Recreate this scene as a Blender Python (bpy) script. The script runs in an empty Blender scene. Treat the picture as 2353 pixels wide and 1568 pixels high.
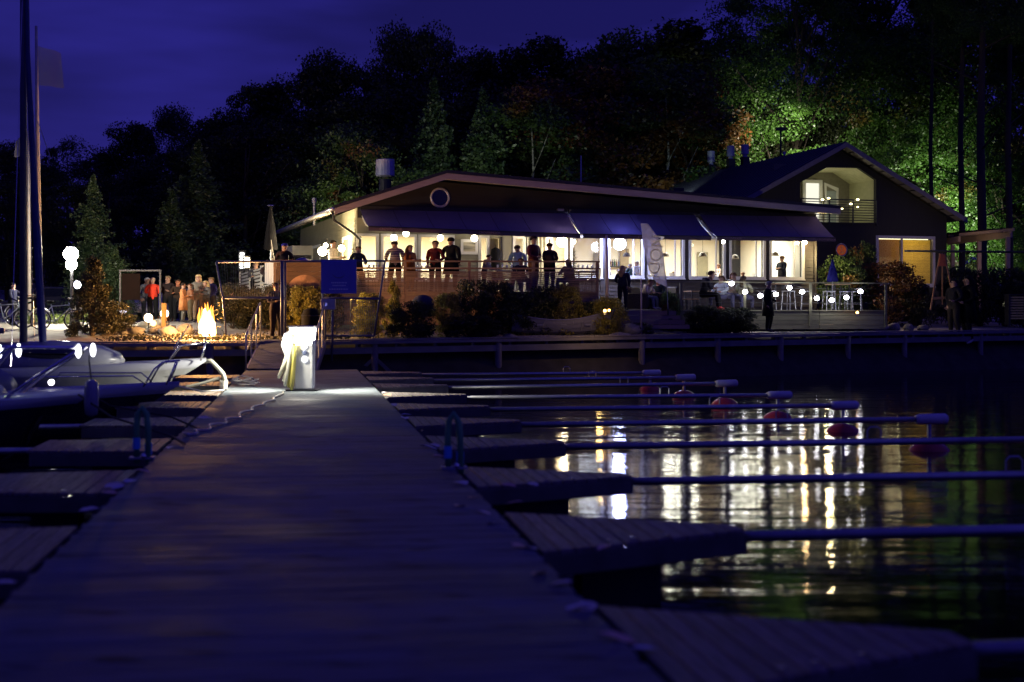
import bpy, bmesh, math, random
import numpy as np
from mathutils import Vector, Matrix, Euler
from mathutils.geometry import tessellate_polygon

scene = bpy.context.scene
col = scene.collection
R = math.radians
rnd = random.Random(7)

# ------------------------------------------------------------------ camera, sky, moonless dusk, exposure
EYE = 2.05
cam_d = bpy.data.cameras.new("camera")
cam = bpy.data.objects.new("camera", cam_d)
col.objects.link(cam)
cam.location = (0, 0, EYE)
cam.rotation_euler = (R(90), 0, 0)
cam_d.lens = 50.0
cam_d.sensor_width = 36.0
cam_d.shift_y = -0.0251
cam_d.clip_start = 0.1
cam_d.clip_end = 3000
cam_d.dof.use_dof = True
cam_d.dof.focus_distance = 50.0
cam_d.dof.aperture_fstop = 1.3
scene.camera = cam

world = bpy.data.worlds.new("World")
scene.world = world
world.use_nodes = True
wn, wl = world.node_tree.nodes, world.node_tree.links
wn.clear()
def N(t, **kw):
    n = wn.new(t)
    for k, v in kw.items(): setattr(n, k, v)
    return n
w_out = N('ShaderNodeOutputWorld'); w_bg = N('ShaderNodeBackground')
w_sky = N('ShaderNodeTexSky', sky_type='NISHITA', sun_disc=False, sun_elevation=R(-4), sun_rotation=R(-60))
w_co = N('ShaderNodeTexCoord'); w_map = N('ShaderNodeMapping')
w_map.inputs['Scale'].default_value = (1.0, 1.0, 5.0)
w_no = N('ShaderNodeTexNoise'); w_no.inputs['Scale'].default_value = 2.6; w_no.inputs['Detail'].default_value = 4.0; w_no.inputs['Roughness'].default_value = 0.5
w_rp = N('ShaderNodeValToRGB')
w_rp.color_ramp.elements[0].position = 0.38; w_rp.color_ramp.elements[0].color = (0.0085, 0.0068, 0.102, 1)
w_rp.color_ramp.elements[1].position = 0.60; w_rp.color_ramp.elements[1].color = (0.0240, 0.0190, 0.275, 1)
w_mx = N('ShaderNodeMixRGB', blend_type='ADD'); w_mx.inputs[0].default_value = 0.05
wl.new(w_co.outputs['Generated'], w_map.inputs['Vector']); wl.new(w_map.outputs[0], w_no.inputs['Vector'])
wl.new(w_no.outputs['Fac'], w_rp.inputs['Fac']); wl.new(w_rp.outputs['Color'], w_mx.inputs[1]); wl.new(w_sky.outputs['Color'], w_mx.inputs[2])
w_sx = N('ShaderNodeSeparateXYZ'); w_mr = N('ShaderNodeMapRange'); w_mr.inputs['From Min'].default_value = -.55; w_mr.inputs['From Max'].default_value = .35; w_mr.inputs['To Min'].default_value = .62; w_mr.inputs['To Max'].default_value = 1.1
w_vs = N('ShaderNodeVectorMath', operation='SCALE')
wl.new(w_co.outputs['Generated'], w_sx.inputs[0]); wl.new(w_sx.outputs['X'], w_mr.inputs['Value']); wl.new(w_mx.outputs[0], w_vs.inputs[0]); wl.new(w_mr.outputs[0], w_vs.inputs['Scale'])
wl.new(w_vs.outputs[0], w_bg.inputs['Color']); wl.new(w_bg.outputs[0], w_out.inputs['Surface'])
w_bg.inputs['Strength'].default_value = 1.0

sun_d = bpy.data.lights.new("sun", 'SUN'); sun_d.energy = 0.012; sun_d.angle = R(40); sun_d.color = (0.6, 0.6, 1.0)
sun = bpy.data.objects.new("sun", sun_d); sun.rotation_euler = (R(50), 0, R(60)); col.objects.link(sun)

scene.view_settings.view_transform = 'Standard'
scene.view_settings.look = 'None'
scene.view_settings.exposure = 0.0
scene.view_settings.gamma = 1.0
scene.cycles.use_denoising = True
scene.cycles.max_bounces = 6
scene.cycles.diffuse_bounces = 3
scene.cycles.glossy_bounces = 4
scene.cycles.transparent_max_bounces = 24
scene.cycles.transmission_bounces = 4
scene.cycles.sample_clamp_indirect = 6.0
scene.cycles.caustics_reflective = False
scene.cycles.caustics_refractive = False
scene.cycles.use_light_tree = True

# ------------------------------------------------------------------ helpers
FX = 3268.0
def P(u, v, D):
    return Vector(((u - 1176.5) * D / FX, D, EYE + (725 - v) * D / FX))
def XU(u, D): return (u - 1176.5) * D / FX
def ZV(v, D): return EYE + (725 - v) * D / FX

MATS = {}
def mat(name, color=(.5, .5, .5), rough=.7, metal=0., var=0.15, scale=6., bump=0.0, stretch=(1, 1, 1), rand=0.0, color2=None,
        emit=None, es=0., alpha=None, transl=0., coat=0., spec=None, contrast=0.25):
    if name in MATS: return MATS[name]
    m = bpy.data.materials.new(name); m.use_nodes = True
    nt = m.node_tree; n = nt.nodes; l = nt.links; n.clear()
    out = n.new('ShaderNodeOutputMaterial')
    b = n.new('ShaderNodeBsdfPrincipled')
    l.new(b.outputs[0], out.inputs['Surface'])
    b.inputs['Roughness'].default_value = rough
    b.inputs['Metallic'].default_value = metal
    if coat: b.inputs['Coat Weight'].default_value = coat
    if spec is not None: b.inputs['Specular IOR Level'].default_value = spec
    co = n.new('ShaderNodeTexCoord'); mp = n.new('ShaderNodeMapping'); mp.inputs['Scale'].default_value = stretch
    l.new(co.outputs['Object'], mp.inputs['Vector'])
    no = n.new('ShaderNodeTexNoise'); no.inputs['Scale'].default_value = scale; no.inputs['Detail'].default_value = 5
    l.new(mp.outputs[0], no.inputs['Vector'])
    rp = n.new('ShaderNodeValToRGB')
    c2 = color2 or tuple(min(1, c * (1 + var)) for c in color)
    c1 = color if color2 else tuple(c * (1 - var) for c in color)
    rp.color_ramp.elements[0].position = .5 - contrast; rp.color_ramp.elements[0].color = (*c1, 1)
    rp.color_ramp.elements[1].position = .5 + contrast; rp.color_ramp.elements[1].color = (*c2, 1)
    l.new(no.outputs['Fac'], rp.inputs['Fac'])
    c_out = rp.outputs['Color']
    if rand:
        oi = n.new('ShaderNodeObjectInfo'); mr = n.new('ShaderNodeMapRange')
        mr.inputs['To Min'].default_value = 1 - rand; mr.inputs['To Max'].default_value = 1 + rand
        l.new(oi.outputs['Random'], mr.inputs['Value'])
        mm = n.new('ShaderNodeVectorMath'); mm.operation = 'SCALE'
        l.new(c_out, mm.inputs[0]); l.new(mr.outputs[0], mm.inputs['Scale']); c_out = mm.outputs[0]
        ad = n.new('ShaderNodeVectorMath'); ad.operation = 'ADD'
        sc = n.new('ShaderNodeMath'); sc.operation = 'MULTIPLY'; sc.inputs[1].default_value = 37.0
        l.new(oi.outputs['Random'], sc.inputs[0]); l.new(mp.outputs[0], ad.inputs[0]); l.new(sc.outputs[0], ad.inputs[1])
        l.new(ad.outputs[0], no.inputs['Vector'])
    l.new(c_out, b.inputs['Base Color'])
    if bump:
        bp = n.new('ShaderNodeBump'); bp.inputs['Strength'].default_value = bump; bp.inputs['Distance'].default_value = .02
        l.new(no.outputs['Fac'], bp.inputs['Height']); l.new(bp.outputs[0], b.inputs['Normal'])
    if emit:
        b.inputs['Emission Color'].default_value = (*emit, 1); b.inputs['Emission Strength'].default_value = es
    if transl:
        tr = n.new('ShaderNodeBsdfTranslucent'); mx = n.new('ShaderNodeMixShader'); mx.inputs[0].default_value = transl
        l.new(c_out, tr.inputs['Color']); l.new(b.outputs[0], mx.inputs[1]); l.new(tr.outputs[0], mx.inputs[2]); l.new(mx.outputs[0], out.inputs['Surface'])
    MATS[name] = m
    return m

def emat(name, color, s):
    if name in MATS: return MATS[name]
    m = bpy.data.materials.new(name); m.use_nodes = True
    nt = m.node_tree; nt.nodes.clear()
    o = nt.nodes.new('ShaderNodeOutputMaterial'); e = nt.nodes.new('ShaderNodeEmission')
    e.inputs['Color'].default_value = (*color, 1); e.inputs['Strength'].default_value = s
    nt.links.new(e.outputs[0], o.inputs['Surface'])
    MATS[name] = m
    return m

def glassmat(name='window glass', tint=(.93, .96, .95), gl=.06):
    if name in MATS: return MATS[name]
    m = bpy.data.materials.new(name); m.use_nodes = True
    nt = m.node_tree; n = nt.nodes; l = nt.links; n.clear()
    o = n.new('ShaderNodeOutputMaterial'); t = n.new('ShaderNodeBsdfTransparent'); g = n.new('ShaderNodeBsdfGlossy'); mx = n.new('ShaderNodeMixShader')
    t.inputs['Color'].default_value = (*tint, 1); g.inputs['Roughness'].default_value = .02
    fr = n.new('ShaderNodeFresnel'); fr.inputs['IOR'].default_value = 1.45
    l.new(fr.outputs[0], mx.inputs[0]); l.new(t.outputs[0], mx.inputs[1]); l.new(g.outputs[0], mx.inputs[2]); l.new(mx.outputs[0], o.inputs['Surface'])
    MATS[name] = m
    return m

WM = {}
def tag(o, label=None, cat=None, group=None, kind=None):
    if label: o['label'] = label
    if cat: o['category'] = cat
    if group: o['group'] = group
    if kind: o['kind'] = kind
    return o

def empty(name, loc=(0, 0, 0), rz=0., label=None, cat=None, group=None, kind=None):
    o = bpy.data.objects.new(name, None)
    o.empty_display_size = .2
    o.location = loc; o.rotation_euler = (0, 0, rz)
    col.objects.link(o)
    WM[o.name] = Matrix.Translation(Vector(loc)) @ Matrix.Rotation(rz, 4, 'Z')
    return tag(o, label, cat, group, kind)

class MB:
    def __init__(s): s.v = []; s.f = []; s.m = []; s.cur = 0
    def add(s, vs, fs):
        b = len(s.v); s.v += [Vector(p) for p in vs]
        for f in fs: s.f.append(tuple(b + i for i in f)); s.m.append(s.cur)
        return s
    def box(s, c, d, M=None):
        x, y, z = (q / 2 for q in d); c = Vector(c)
        vs = [Vector((sx * x, sy * y, sz * z)) for sx in (-1, 1) for sy in (-1, 1) for sz in (-1, 1)]
        if M is not None: vs = [M @ p for p in vs]
        vs = [p + c for p in vs]
        return s.add(vs, [(0, 1, 3, 2), (4, 6, 7, 5), (0, 4, 5, 1), (2, 3, 7, 6), (0, 2, 6, 4), (1, 5, 7, 3)])
    def b2(s, lo, hi):
        lo = Vector(lo); hi = Vector(hi)
        return s.box((lo + hi) / 2, (abs(hi.x - lo.x), abs(hi.y - lo.y), abs(hi.z - lo.z)))
    def bar(s, a, b, w, h, up=(0, 0, 1)):
        a = Vector(a); b = Vector(b); d = b - a; L = d.length; d.normalize()
        up = Vector(up); sx = d.cross(up)
        if sx.length < 1e-4: sx = d.cross(Vector((0, 1, 0)))
        sx.normalize(); uz = sx.cross(d)
        M = Matrix((sx, d, uz)).transposed()
        return s.box((a + b) / 2, (w, L, h), M)
    def tube(s, pts, r, n=8, cap=True):
        pts = [Vector(p) for p in pts]; rs = r if isinstance(r, (list, tuple)) else [r] * len(pts)
        rings = []; prev = None
        for i, p in enumerate(pts):
            d = (pts[min(i + 1, len(pts) - 1)] - pts[max(i - 1, 0)]).normalized()
            if prev is None:
                q = d.cross(Vector((0, 0, 1)));
                if q.length < .01: q = d.cross(Vector((0, 1, 0)))
            else: q = prev - d * prev.dot(d)
            q.normalize(); prev = q; w = d.cross(q)
            rings.append([p + (q * math.cos(2 * math.pi * k / n) + w * math.sin(2 * math.pi * k / n)) * rs[i] for k in range(n)])
        vs = [p for ring in rings for p in ring]; fs = []
        for i in range(len(pts) - 1):
            for k in range(n):
                fs.append((i * n + k, i * n + (k + 1) % n, (i + 1) * n + (k + 1) % n, (i + 1) * n + k))
        if cap: fs.append(tuple(range(n))[::-1]); fs.append(tuple((len(pts) - 1) * n + k for k in range(n)))
        return s.add(vs, fs)
    def lathe(s, prof, c=(0, 0, 0), n=16, M=None, sx=1., sy=1.):
        c = Vector(c); vs = []; fs = []
        for (r, z) in prof:
            for k in range(n):
                p = Vector((r * sx * math.cos(2 * math.pi * k / n), r * sy * math.sin(2 * math.pi * k / n), z))
                if M is not None: p = M @ p
                vs.append(p + c)
        for i in range(len(prof) - 1):
            for k in range(n):
                fs.append((i * n + k, i * n + (k + 1) % n, (i + 1) * n + (k + 1) % n, (i + 1) * n + k))
        fs.append(tuple(range(n))[::-1]); fs.append(tuple((len(prof) - 1) * n + k for k in range(n)))
        return s.add(vs, fs)
    def ball(s, c, r, n=12, m=7, sc=(1, 1, 1)):
        prof = [(max(1e-4, math.sin(math.pi * i / m)) * r, -math.cos(math.pi * i / m) * r * sc[2]) for i in range(m + 1)]
        return s.lathe(prof, c, n, sx=sc[0], sy=sc[1])
    def ring(s, c, R_, r, axis='y', n=24, m=6):
        c = Vector(c); vs = []; fs = []
        for i in range(n):
            a = 2 * math.pi * i / n
            for j in range(m):
                t = 2 * math.pi * j / m
                rr = R_ + r * math.cos(t); h = r * math.sin(t)
                p = Vector((rr * math.cos(a), h, rr * math.sin(a))) if axis == 'y' else (Vector((h, rr * math.cos(a), rr * math.sin(a))) if axis == 'x' else Vector((rr * math.cos(a), rr * math.sin(a), h)))
                vs.append(p + c)
        for i in range(n):
            for j in range(m):
                fs.append((i * m + j, ((i + 1) % n) * m + j, ((i + 1) % n) * m + (j + 1) % m, i * m + (j + 1) % m))
        return s.add(vs, fs)
    def prism(s, poly, off):
        n = len(poly); poly = [Vector(p) for p in poly]; off = Vector(off)
        vs = poly + [p + off for p in poly]
        fs = [tuple(range(n))[::-1], tuple(range(n, 2 * n))] + [(i, (i + 1) % n, n + (i + 1) % n, n + i) for i in range(n)]
        return s.add(vs, fs)
    def holed(s, outer, holes, fr, th):
        """2D polygons (x,z) -> wall with openings; fr maps (x,y,z) -> Vector; th thickness to +y"""
        loops = [outer] + holes
        tri = tessellate_polygon([[Vector((p[0], p[1], 0)) for p in lp] for lp in loops])
        flat = [p for lp in loops for p in lp]; n = len(flat)
        vs = [fr(p[0], 0, p[1]) for p in flat] + [fr(p[0], th, p[1]) for p in flat]
        fs = [tuple(t) for t in tri] + [tuple(n + i for i in reversed(t)) for t in tri]
        b = 0
        for lp in loops:
            k = len(lp)
            for i in range(k): fs.append((b + i, b + (i + 1) % k, n + b + (i + 1) % k, n + b + i))
            b += k
        return s.add(vs, fs)
    def build(s, name, m, parent=None, world=False, smooth=False, kind=None, fix=True, bevel=0.):
        me = bpy.data.meshes.new(name)
        vs = s.v
        if world and parent is not None:
            inv = WM[parent.name].inverted(); vs = [inv @ p for p in vs]
        me.from_pydata([tuple(p) for p in vs], [], s.f)
        ms = m if isinstance(m, (list, tuple)) else [m]
        for q in ms: me.materials.append(q)
        if len(ms) > 1: me.polygons.foreach_set('material_index', [min(i, len(ms) - 1) for i in s.m])
        if fix:
            bm = bmesh.new(); bm.from_mesh(me); bmesh.ops.recalc_face_normals(bm, faces=bm.faces)
            if bevel: bmesh.ops.bevel(bm, geom=bm.edges[:], offset=bevel, segments=1, affect='EDGES')
            bm.to_mesh(me); bm.free()
        if smooth: me.polygons.foreach_set('use_smooth', [True] * len(me.polygons))
        me.update()
        return link(name, me, parent, kind)

def link(name, me, parent=None, kind=None):
    o = bpy.data.objects.new(name, me); col.objects.link(o)
    if parent is not None: o.parent = parent
    if kind: o['kind'] = kind
    return o

KIDS = {}
def copy_tree(o, parent=None):
    c = o.copy(); col.objects.link(c)
    if parent is not None: c.parent = parent
    for ch in list(o.children): copy_tree(ch, c)
    return c

def text_part(name, txt, size, M, m, parent, ext=.004, align='CENTER', bold=0.):
    cu = bpy.data.curves.new(name, 'FONT'); cu.body = txt; cu.size = size; cu.extrude = ext; cu.align_x = align; cu.align_y = 'CENTER'; cu.offset = bold
    t = bpy.data.objects.new(name, cu); col.objects.link(t)
    dg = bpy.context.evaluated_depsgraph_get(); me = bpy.data.meshes.new_from_object(t.evaluated_get(dg))
    bpy.data.objects.remove(t); me.name = name
    me.transform(M); me.materials.clear(); me.materials.append(m)
    return link(name, me, parent)

def light(name, kind, loc, energy, color=(1, 1, 1), size=.3, rot=None, spot=None, size_y=None, blend=.5):
    d = bpy.data.lights.new(name, kind); d.energy = energy; d.color = color
    if kind == 'AREA':
        d.size = size
        if size_y: d.shape = 'RECTANGLE'; d.size_y = size_y
    elif kind in ('POINT', 'SPOT'): d.shadow_soft_size = size
    if kind == 'SPOT': d.spot_size = R(spot); d.spot_blend = blend
    o = bpy.data.objects.new(name, d); o.location = loc
    if rot is not None:
        o.rotation_euler = rot if not isinstance(rot, Vector) else rot.to_track_quat('-Z', 'Y').to_euler()
    col.objects.link(o)
    return o

# ------------------------------------------------------------------ materials
M_plank = mat('weathered deck wood', (.065, .080, .090), .62, var=.3, scale=3.2, stretch=(.5, 9, 3), rand=.13, bump=.25, spec=.14, color2=(.215, .245, .265), contrast=.35)
nt = M_plank.node_tree; n = nt.nodes; l = nt.links                      # damp patches, stains and knots that run over the boards
b = n['Principled BSDF']; src = b.inputs['Base Color'].links[0].from_socket
geo = n.new('ShaderNodeNewGeometry'); st = n.new('ShaderNodeTexNoise'); st.inputs['Scale'].default_value = 1.1; st.inputs['Detail'].default_value = 4
kn = n.new('ShaderNodeTexNoise'); kn.inputs['Scale'].default_value = 7.; kn.inputs['Detail'].default_value = 1; mk = n.new('ShaderNodeMapping'); mk.inputs['Scale'].default_value = (.35, 1.1, 1); mk.inputs['Rotation'].default_value = (0, 0, -.14)
l.new(geo.outputs['Position'], st.inputs['Vector']); l.new(geo.outputs['Position'], mk.inputs['Vector']); l.new(mk.outputs[0], kn.inputs['Vector'])
r1 = n.new('ShaderNodeMapRange'); r1.inputs['From Min'].default_value = .35; r1.inputs['From Max'].default_value = .62; r1.inputs['To Min'].default_value = .75; r1.inputs['To Max'].default_value = 1.2; l.new(st.outputs['Fac'], r1.inputs['Value'])
r2 = n.new('ShaderNodeMapRange'); r2.inputs['From Min'].default_value = .28; r2.inputs['From Max'].default_value = .40; r2.inputs['To Min'].default_value = .35; r2.inputs['To Max'].default_value = 1.; l.new(kn.outputs['Fac'], r2.inputs['Value'])
mu = n.new('ShaderNodeMath'); mu.operation = 'MULTIPLY'; l.new(r1.outputs[0], mu.inputs[0]); l.new(r2.outputs[0], mu.inputs[1])
vm = n.new('ShaderNodeVectorMath'); vm.operation = 'SCALE'; l.new(src, vm.inputs[0]); l.new(mu.outputs[0], vm.inputs['Scale']); l.new(vm.outputs[0], b.inputs['Base Color'])
rr_ = n.new('ShaderNodeMapRange'); rr_.inputs['From Min'].default_value = .35; rr_.inputs['From Max'].default_value = .6; rr_.inputs['To Min'].default_value = .62; rr_.inputs['To Max'].default_value = .9; l.new(st.outputs['Fac'], rr_.inputs['Value']); l.new(rr_.outputs[0], b.inputs['Roughness'])
M_plank2 = mat('finger deck wood', (.10, .088, .08), .66, scale=5, stretch=(9, .7, 3), rand=.15, bump=.35, spec=.12, color2=(.30, .26, .235), contrast=.3)
M_beam = mat('grey green beam', (.12, .12, .10), .8, var=.3, scale=4, rand=.2, bump=.3)
M_galv = mat('galvanised steel', (.42, .43, .45), .42, .85, var=.12, scale=9)
M_steel = mat('polished steel', (.7, .7, .72), .18, 1., var=.05)
M_cap = mat('pale plastic end cap', (.62, .60, .62), .5, var=.08)
M_red = mat('red buoy plastic', (.42, .035, .03), .38, var=.25, scale=3, coat=.2)
M_white = mat('white paint', (.72, .72, .70), .5, var=.05)
M_gel = mat('white gelcoat', (.30, .31, .34), .25, var=.04, scale=1.2, coat=.5)
M_navy = mat('navy hull paint', (.012, .014, .03), .22, var=.2, scale=2, coat=.4)
M_dark = mat('dark painted metal', (.03, .03, .035), .5, .3, var=.2)
M_black = mat('black fabric', (.012, .012, .014), .85, var=.3, spec=.08)
M_dglass = mat('dark tinted glass', (.01, .012, .016), .08, var=.1, coat=.6)
M_rope = mat('pale rope', (.55, .52, .45), .9, var=.2, scale=40)
M_drope = mat('dark rope', (.03, .03, .035), .9, var=.2, scale=40)
M_glass = glassmat()

# ------------------------------------------------------------------ terrain
QX = [(-60, 34.), (-14.2, 39.5), (-7.3, 41.5), (4.34, 46.2), (20.2, 56.), (60., 76.)]
QZ = [(-60, 1.3), (-14.2, 1.3), (-7.3, 1.3), (4.34, 1.42), (20.2, 1.50), (60., 1.55)]
def interp(tab, x):
    if x <= tab[0][0]: return tab[0][1]
    for (x0, y0), (x1, y1) in zip(tab, tab[1:]):
        if x <= x1: return y0 + (y1 - y0) * (x - x0) / (x1 - x0)
    return tab[-1][1]
def yq(x): return interp(QX, x)
def zq(x): return interp(QZ, x)
BW = 0.9
def sm(t): t = max(0., min(1., t)); return t * t * (3 - 2 * t)
def gz(x, y):
    t = y - yq(x) - BW
    if t < 0: return max(-1.5, zq(x) - .12 + t * .95)
    h = zq(x) - .03 * (1 - sm(t / .3)) + .5 * sm((t) / 9.)
    if y > 72: h += (y - 72) * .05 * sm((y - 72) / 10)
    if y > 200: h += 0
    return min(h, 12 + zq(x))

def make_ground():
    xs = list(np.arange(-34, 40.01, .8)); xs = [-900, -500, -260, -160, -110, -80, -60, -48, -40] + xs + [46, 54, 64, 80, 110, 160, 260, 500, 900]
    ts = [-3.2, -2.4, -1.6, -.8, -.25, 0, .3, .8, 1.5, 2.2, 3, 4, 5, 6, 7, 8.5, 10, 12, 14, 17, 20, 24, 28, 34, 42, 52, 65, 80, 110, 160, 260, 500, 1200, 2200]
    vs = []; fs = []
    for t in ts:
        for x in xs:
            xx = max(-60, min(60, x)); y = yq(xx) + BW + t
            z = gz(xx, y) + (rnd.uniform(-.03, .03) if 0.5 < t < 30 else 0)
            vs.append((x, y, z))
    n = len(xs)
    for j in range(len(ts) - 1):
        for i in range(n - 1): fs.append((j * n + i, j * n + i + 1, (j + 1) * n + i + 1, (j + 1) * n + i))
    me = bpy.data.meshes.new('ground'); me.from_pydata(vs, [], fs); me.polygons.foreach_set('use_smooth', [True] * len(fs))
    me.materials.append(mat('gravel ground', (.20, .18, .15), .9, scale=1.6, color2=(.40, .36, .30), bump=.5, contrast=.2))
    me.materials.append(mat('shade darkened bank', (.015, .014, .012), .9, scale=2., color2=(.05, .045, .04), bump=.6))  # shade under the boardwalk put into the darker bank colour
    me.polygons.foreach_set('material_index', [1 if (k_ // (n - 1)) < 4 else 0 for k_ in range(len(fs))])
    return tag(link('ground', me), 'gravel shore ground rising from the boardwalk to the forest', kind='structure')
ground = make_ground()

# water
wm = bpy.data.materials.new('lake water'); wm.use_nodes = True
nt = wm.node_tree; n = nt.nodes; l = nt.links; b = n['Principled BSDF']
b.inputs['Base Color'].default_value = (.002, .003, .004, 1); b.inputs['Roughness'].default_value = .05; b.inputs['IOR'].default_value = 1.33
co = n.new('ShaderNodeTexCoord')
def wn_(scale, st, det, rot=0):
    mp = n.new('ShaderNodeMapping'); mp.inputs['Scale'].default_value = st; mp.inputs['Rotation'].default_value = (0, 0, rot)
    q = n.new('ShaderNodeTexNoise'); q.inputs['Scale'].default_value = scale; q.inputs['Detail'].default_value = det
    l.new(co.outputs['Object'], mp.inputs['Vector']); l.new(mp.outputs[0], q.inputs['Vector']); return q
n1 = wn_(1.8, (.22, 1., 1), 2, R(4)); n2 = wn_(10., (.28, 1., 1), 3, R(-3))
ma = n.new('ShaderNodeMath'); ma.operation = 'MULTIPLY_ADD'; ma.inputs[1].default_value = .22
l.new(n2.outputs['Fac'], ma.inputs[0]); l.new(n1.outputs['Fac'], ma.inputs[2])
bp = n.new('ShaderNodeBump'); bp.inputs['Strength'].default_value = 1.0; bp.inputs['Distance'].default_value = .017
l.new(ma.outputs[0], bp.inputs['Height']); l.new(bp.outputs[0], b.inputs['Normal'])
mb = MB(); mb.add([(-900, -60, 0), (900, -60, 0), (900, 110, 0), (-900, 110, 0)], [(0, 1, 2, 3)])
tag(mb.build('water', wm, fix=False), 'dark rippled lake water reflecting the restaurant lights', kind='structure')

# ------------------------------------------------------------------ floating dock
VPA = math.atan(-478.5 / FX)                # dock heading
dd = Vector((math.sin(VPA), math.cos(VPA), 0)); dn = Vector((dd.y, -dd.x, 0))
ROTD = math.atan2(dn.y, dn.x)
DZ = .55
S0, S1 = -1.56, 1.455
def DK(s, t, z=DZ): return dn * s + dd * t + Vector((0, 0, z))
dock = empty('floating_dock', (0, 0, 0), ROTD, 'long plank floating dock running straight from the camera to the gangway', 'dock')
pl_meshes = []
for i in range(4):
    m_ = MB(); e = rnd.uniform(-.012, .012)
    m_.box(((S0 + S1) / 2 + e, 0, -.018), (S1 - S0, .1195, .036))
    o = m_.build('plank', M_plank, dock, bevel=.004); pl_meshes.append(o.data)
    bpy.data.objects.remove(o)
t = 4.7; k = 0
while t < 39.6:
    o = link('plank', pl_meshes[k % 4], dock); o.location = (0, t, DZ + rnd.uniform(-.0012, .0012)); o.rotation_euler = (0, 0, rnd.uniform(-.0012, .0012)); t += .1235; k += 1
m_ = MB(); t = 4.7 - .1235
while t > -6: m_.box(((S0 + S1) / 2, t, DZ - .018), (S1 - S0, .112, .036)); t -= .1235
m_.build('hidden_plank_run', M_plank, dock, kind='stuff')
for s_ in (S0 + .05, S1 - .05, 0):
    m_ = MB(); m_.b2((s_ - .04, -6, DZ - .24), (s_ + .04, 39.55, DZ - .042)); m_.build('stringer', M_beam, dock)
for t_ in range(2, 40, 6):
    m_ = MB(); m_.b2((S0 + .25, t_ - 1.1, -.25), (S1 - .25, t_ + 1.1, DZ - .25)); m_.build('float', M_dark, dock)

ORD = ['first', 'second', 'third', 'fourth', 'fifth', 'sixth', 'seventh', 'eighth', 'ninth', 'tenth', 'eleventh']
def finger(kind):
    right = kind == 'r'; sg = 1 if right else -1
    root = empty('mooring_finger', (0, 0, 0), 0)
    L = 1.62 if right else 1.45; W = 1.9; tip = (.74, 1.0) if right else (.25, 1.75)
    zt = -.03
    xs = np.arange(.05, L - .02, .122)
    for x in xs:
        x1 = x + .112
        def e(q):
            f = q / L
            return (0 + tip[0] * f, W + (tip[1] - W) * f)
        a0, a1 = e(x); b0, b1 = e(x1); dz = rnd.uniform(-.002, .002)
        poly = [(sg * x, a0, zt + dz), (sg * x1, b0, zt + dz), (sg * x1, b1, zt + dz), (sg * x, a1, zt + dz)]
        m_ = MB(); m_.prism(poly, (0, 0, -.032)); m_.build('plank', M_plank2, root, bevel=.004)
    for (y0, y1) in ((0 + .02, tip[0] + .02), (W - .02, tip[1] - .02)):
        m_ = MB(); m_.bar((sg * .02, y0, zt - .105), (sg * L, y1, zt - .105), .045, .14); m_.build('side_beam', M_beam, root, bevel=.005)
    m_ = MB(); m_.bar((sg * L, tip[0], zt - .105), (sg * L, tip[1], zt - .105), .045, .14); m_.build('end_beam', M_beam, root)
    m_ = MB(); m_.b2((sg * .45, .75, -.85), (sg * (L - .6), 1.1, -.22)); m_.build('float', M_dark, root)
    yb = (tip[0] + tip[1]) / 2; BL = 7.75 if right else 7.0
    m_ = MB(); m_.tube([(sg * (L - .3), yb, -.10), (sg * BL, yb, -.08)], .043, 10); m_.build('boom', M_galv, root, smooth=True)
    m_ = MB(); m_.tube([(sg * (BL - .04), yb, -.08), (sg * (BL + .02), yb, -.08), (sg * (BL + .44), yb, -.075), (sg * (BL + .47), yb, -.075)], [.06, .082, .082, .06], 12); m_.build('end_cap', M_cap, root, smooth=True)
    m_ = MB(); hx = sg * 5.6
    m_.tube([(hx - .09, yb, -.04), (hx - .09, yb, .06), (hx - .05, yb, .10), (hx + .05, yb, .10), (hx + .09, yb, .06), (hx + .09, yb, -.04)], .011, 6); m_.build('hoop', M_galv, root)
    m_ = MB(); m_.tube([(sg * (BL + .18), yb, -.1), (sg * (BL + .18), yb, -.9)], .035, 8); m_.build('float_post', M_galv, root)
    m_ = MB(); m_.ball((sg * (BL + .18), yb, -.64), .33, 20, 10, (1, 1, .76)); bo = m_.build('buoy', M_red, root, smooth=True)
    for k_ in range(3):
        m_ = MB(); q = rnd.uniform(.3, L - .3); m_.lathe([(.02, 0), (.02, .008)], (sg * q, tip[0] * q / L + .12, zt + .002), 8); m_.build('bolt_head', M_galv, root)
    return root
fr_ = finger('r'); fl_ = finger('l')
for k in range(10):
    o = fr_ if k == 0 else copy_tree(fr_)
    p = DK(S1 + .03, 5.55 + 3.52 * k); o.location = p; o.rotation_euler = (rnd.uniform(-.006, .006), rnd.uniform(-.005, .004), ROTD + rnd.uniform(-.008, .008))
    tag(o, f'{ORD[k]} tapering plank finger with long boom on the open water side, counted from the camera', 'mooring finger', 'mooring fingers along the open water side of the dock')
for k in range(8):
    o = fl_ if k == 0 else copy_tree(fl_)
    p = DK(S0 - .03, 8.85 + 3.78 * k); o.location = p; o.rotation_euler = (rnd.uniform(-.008, .008), rnd.uniform(-.006, .006), ROTD + rnd.uniform(-.008, .008))
    tag(o, f'{ORD[k]} broad plank finger on the boat side of the dock, counted from the camera', 'mooring finger', 'mooring fingers on the boat side of the dock')
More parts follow.
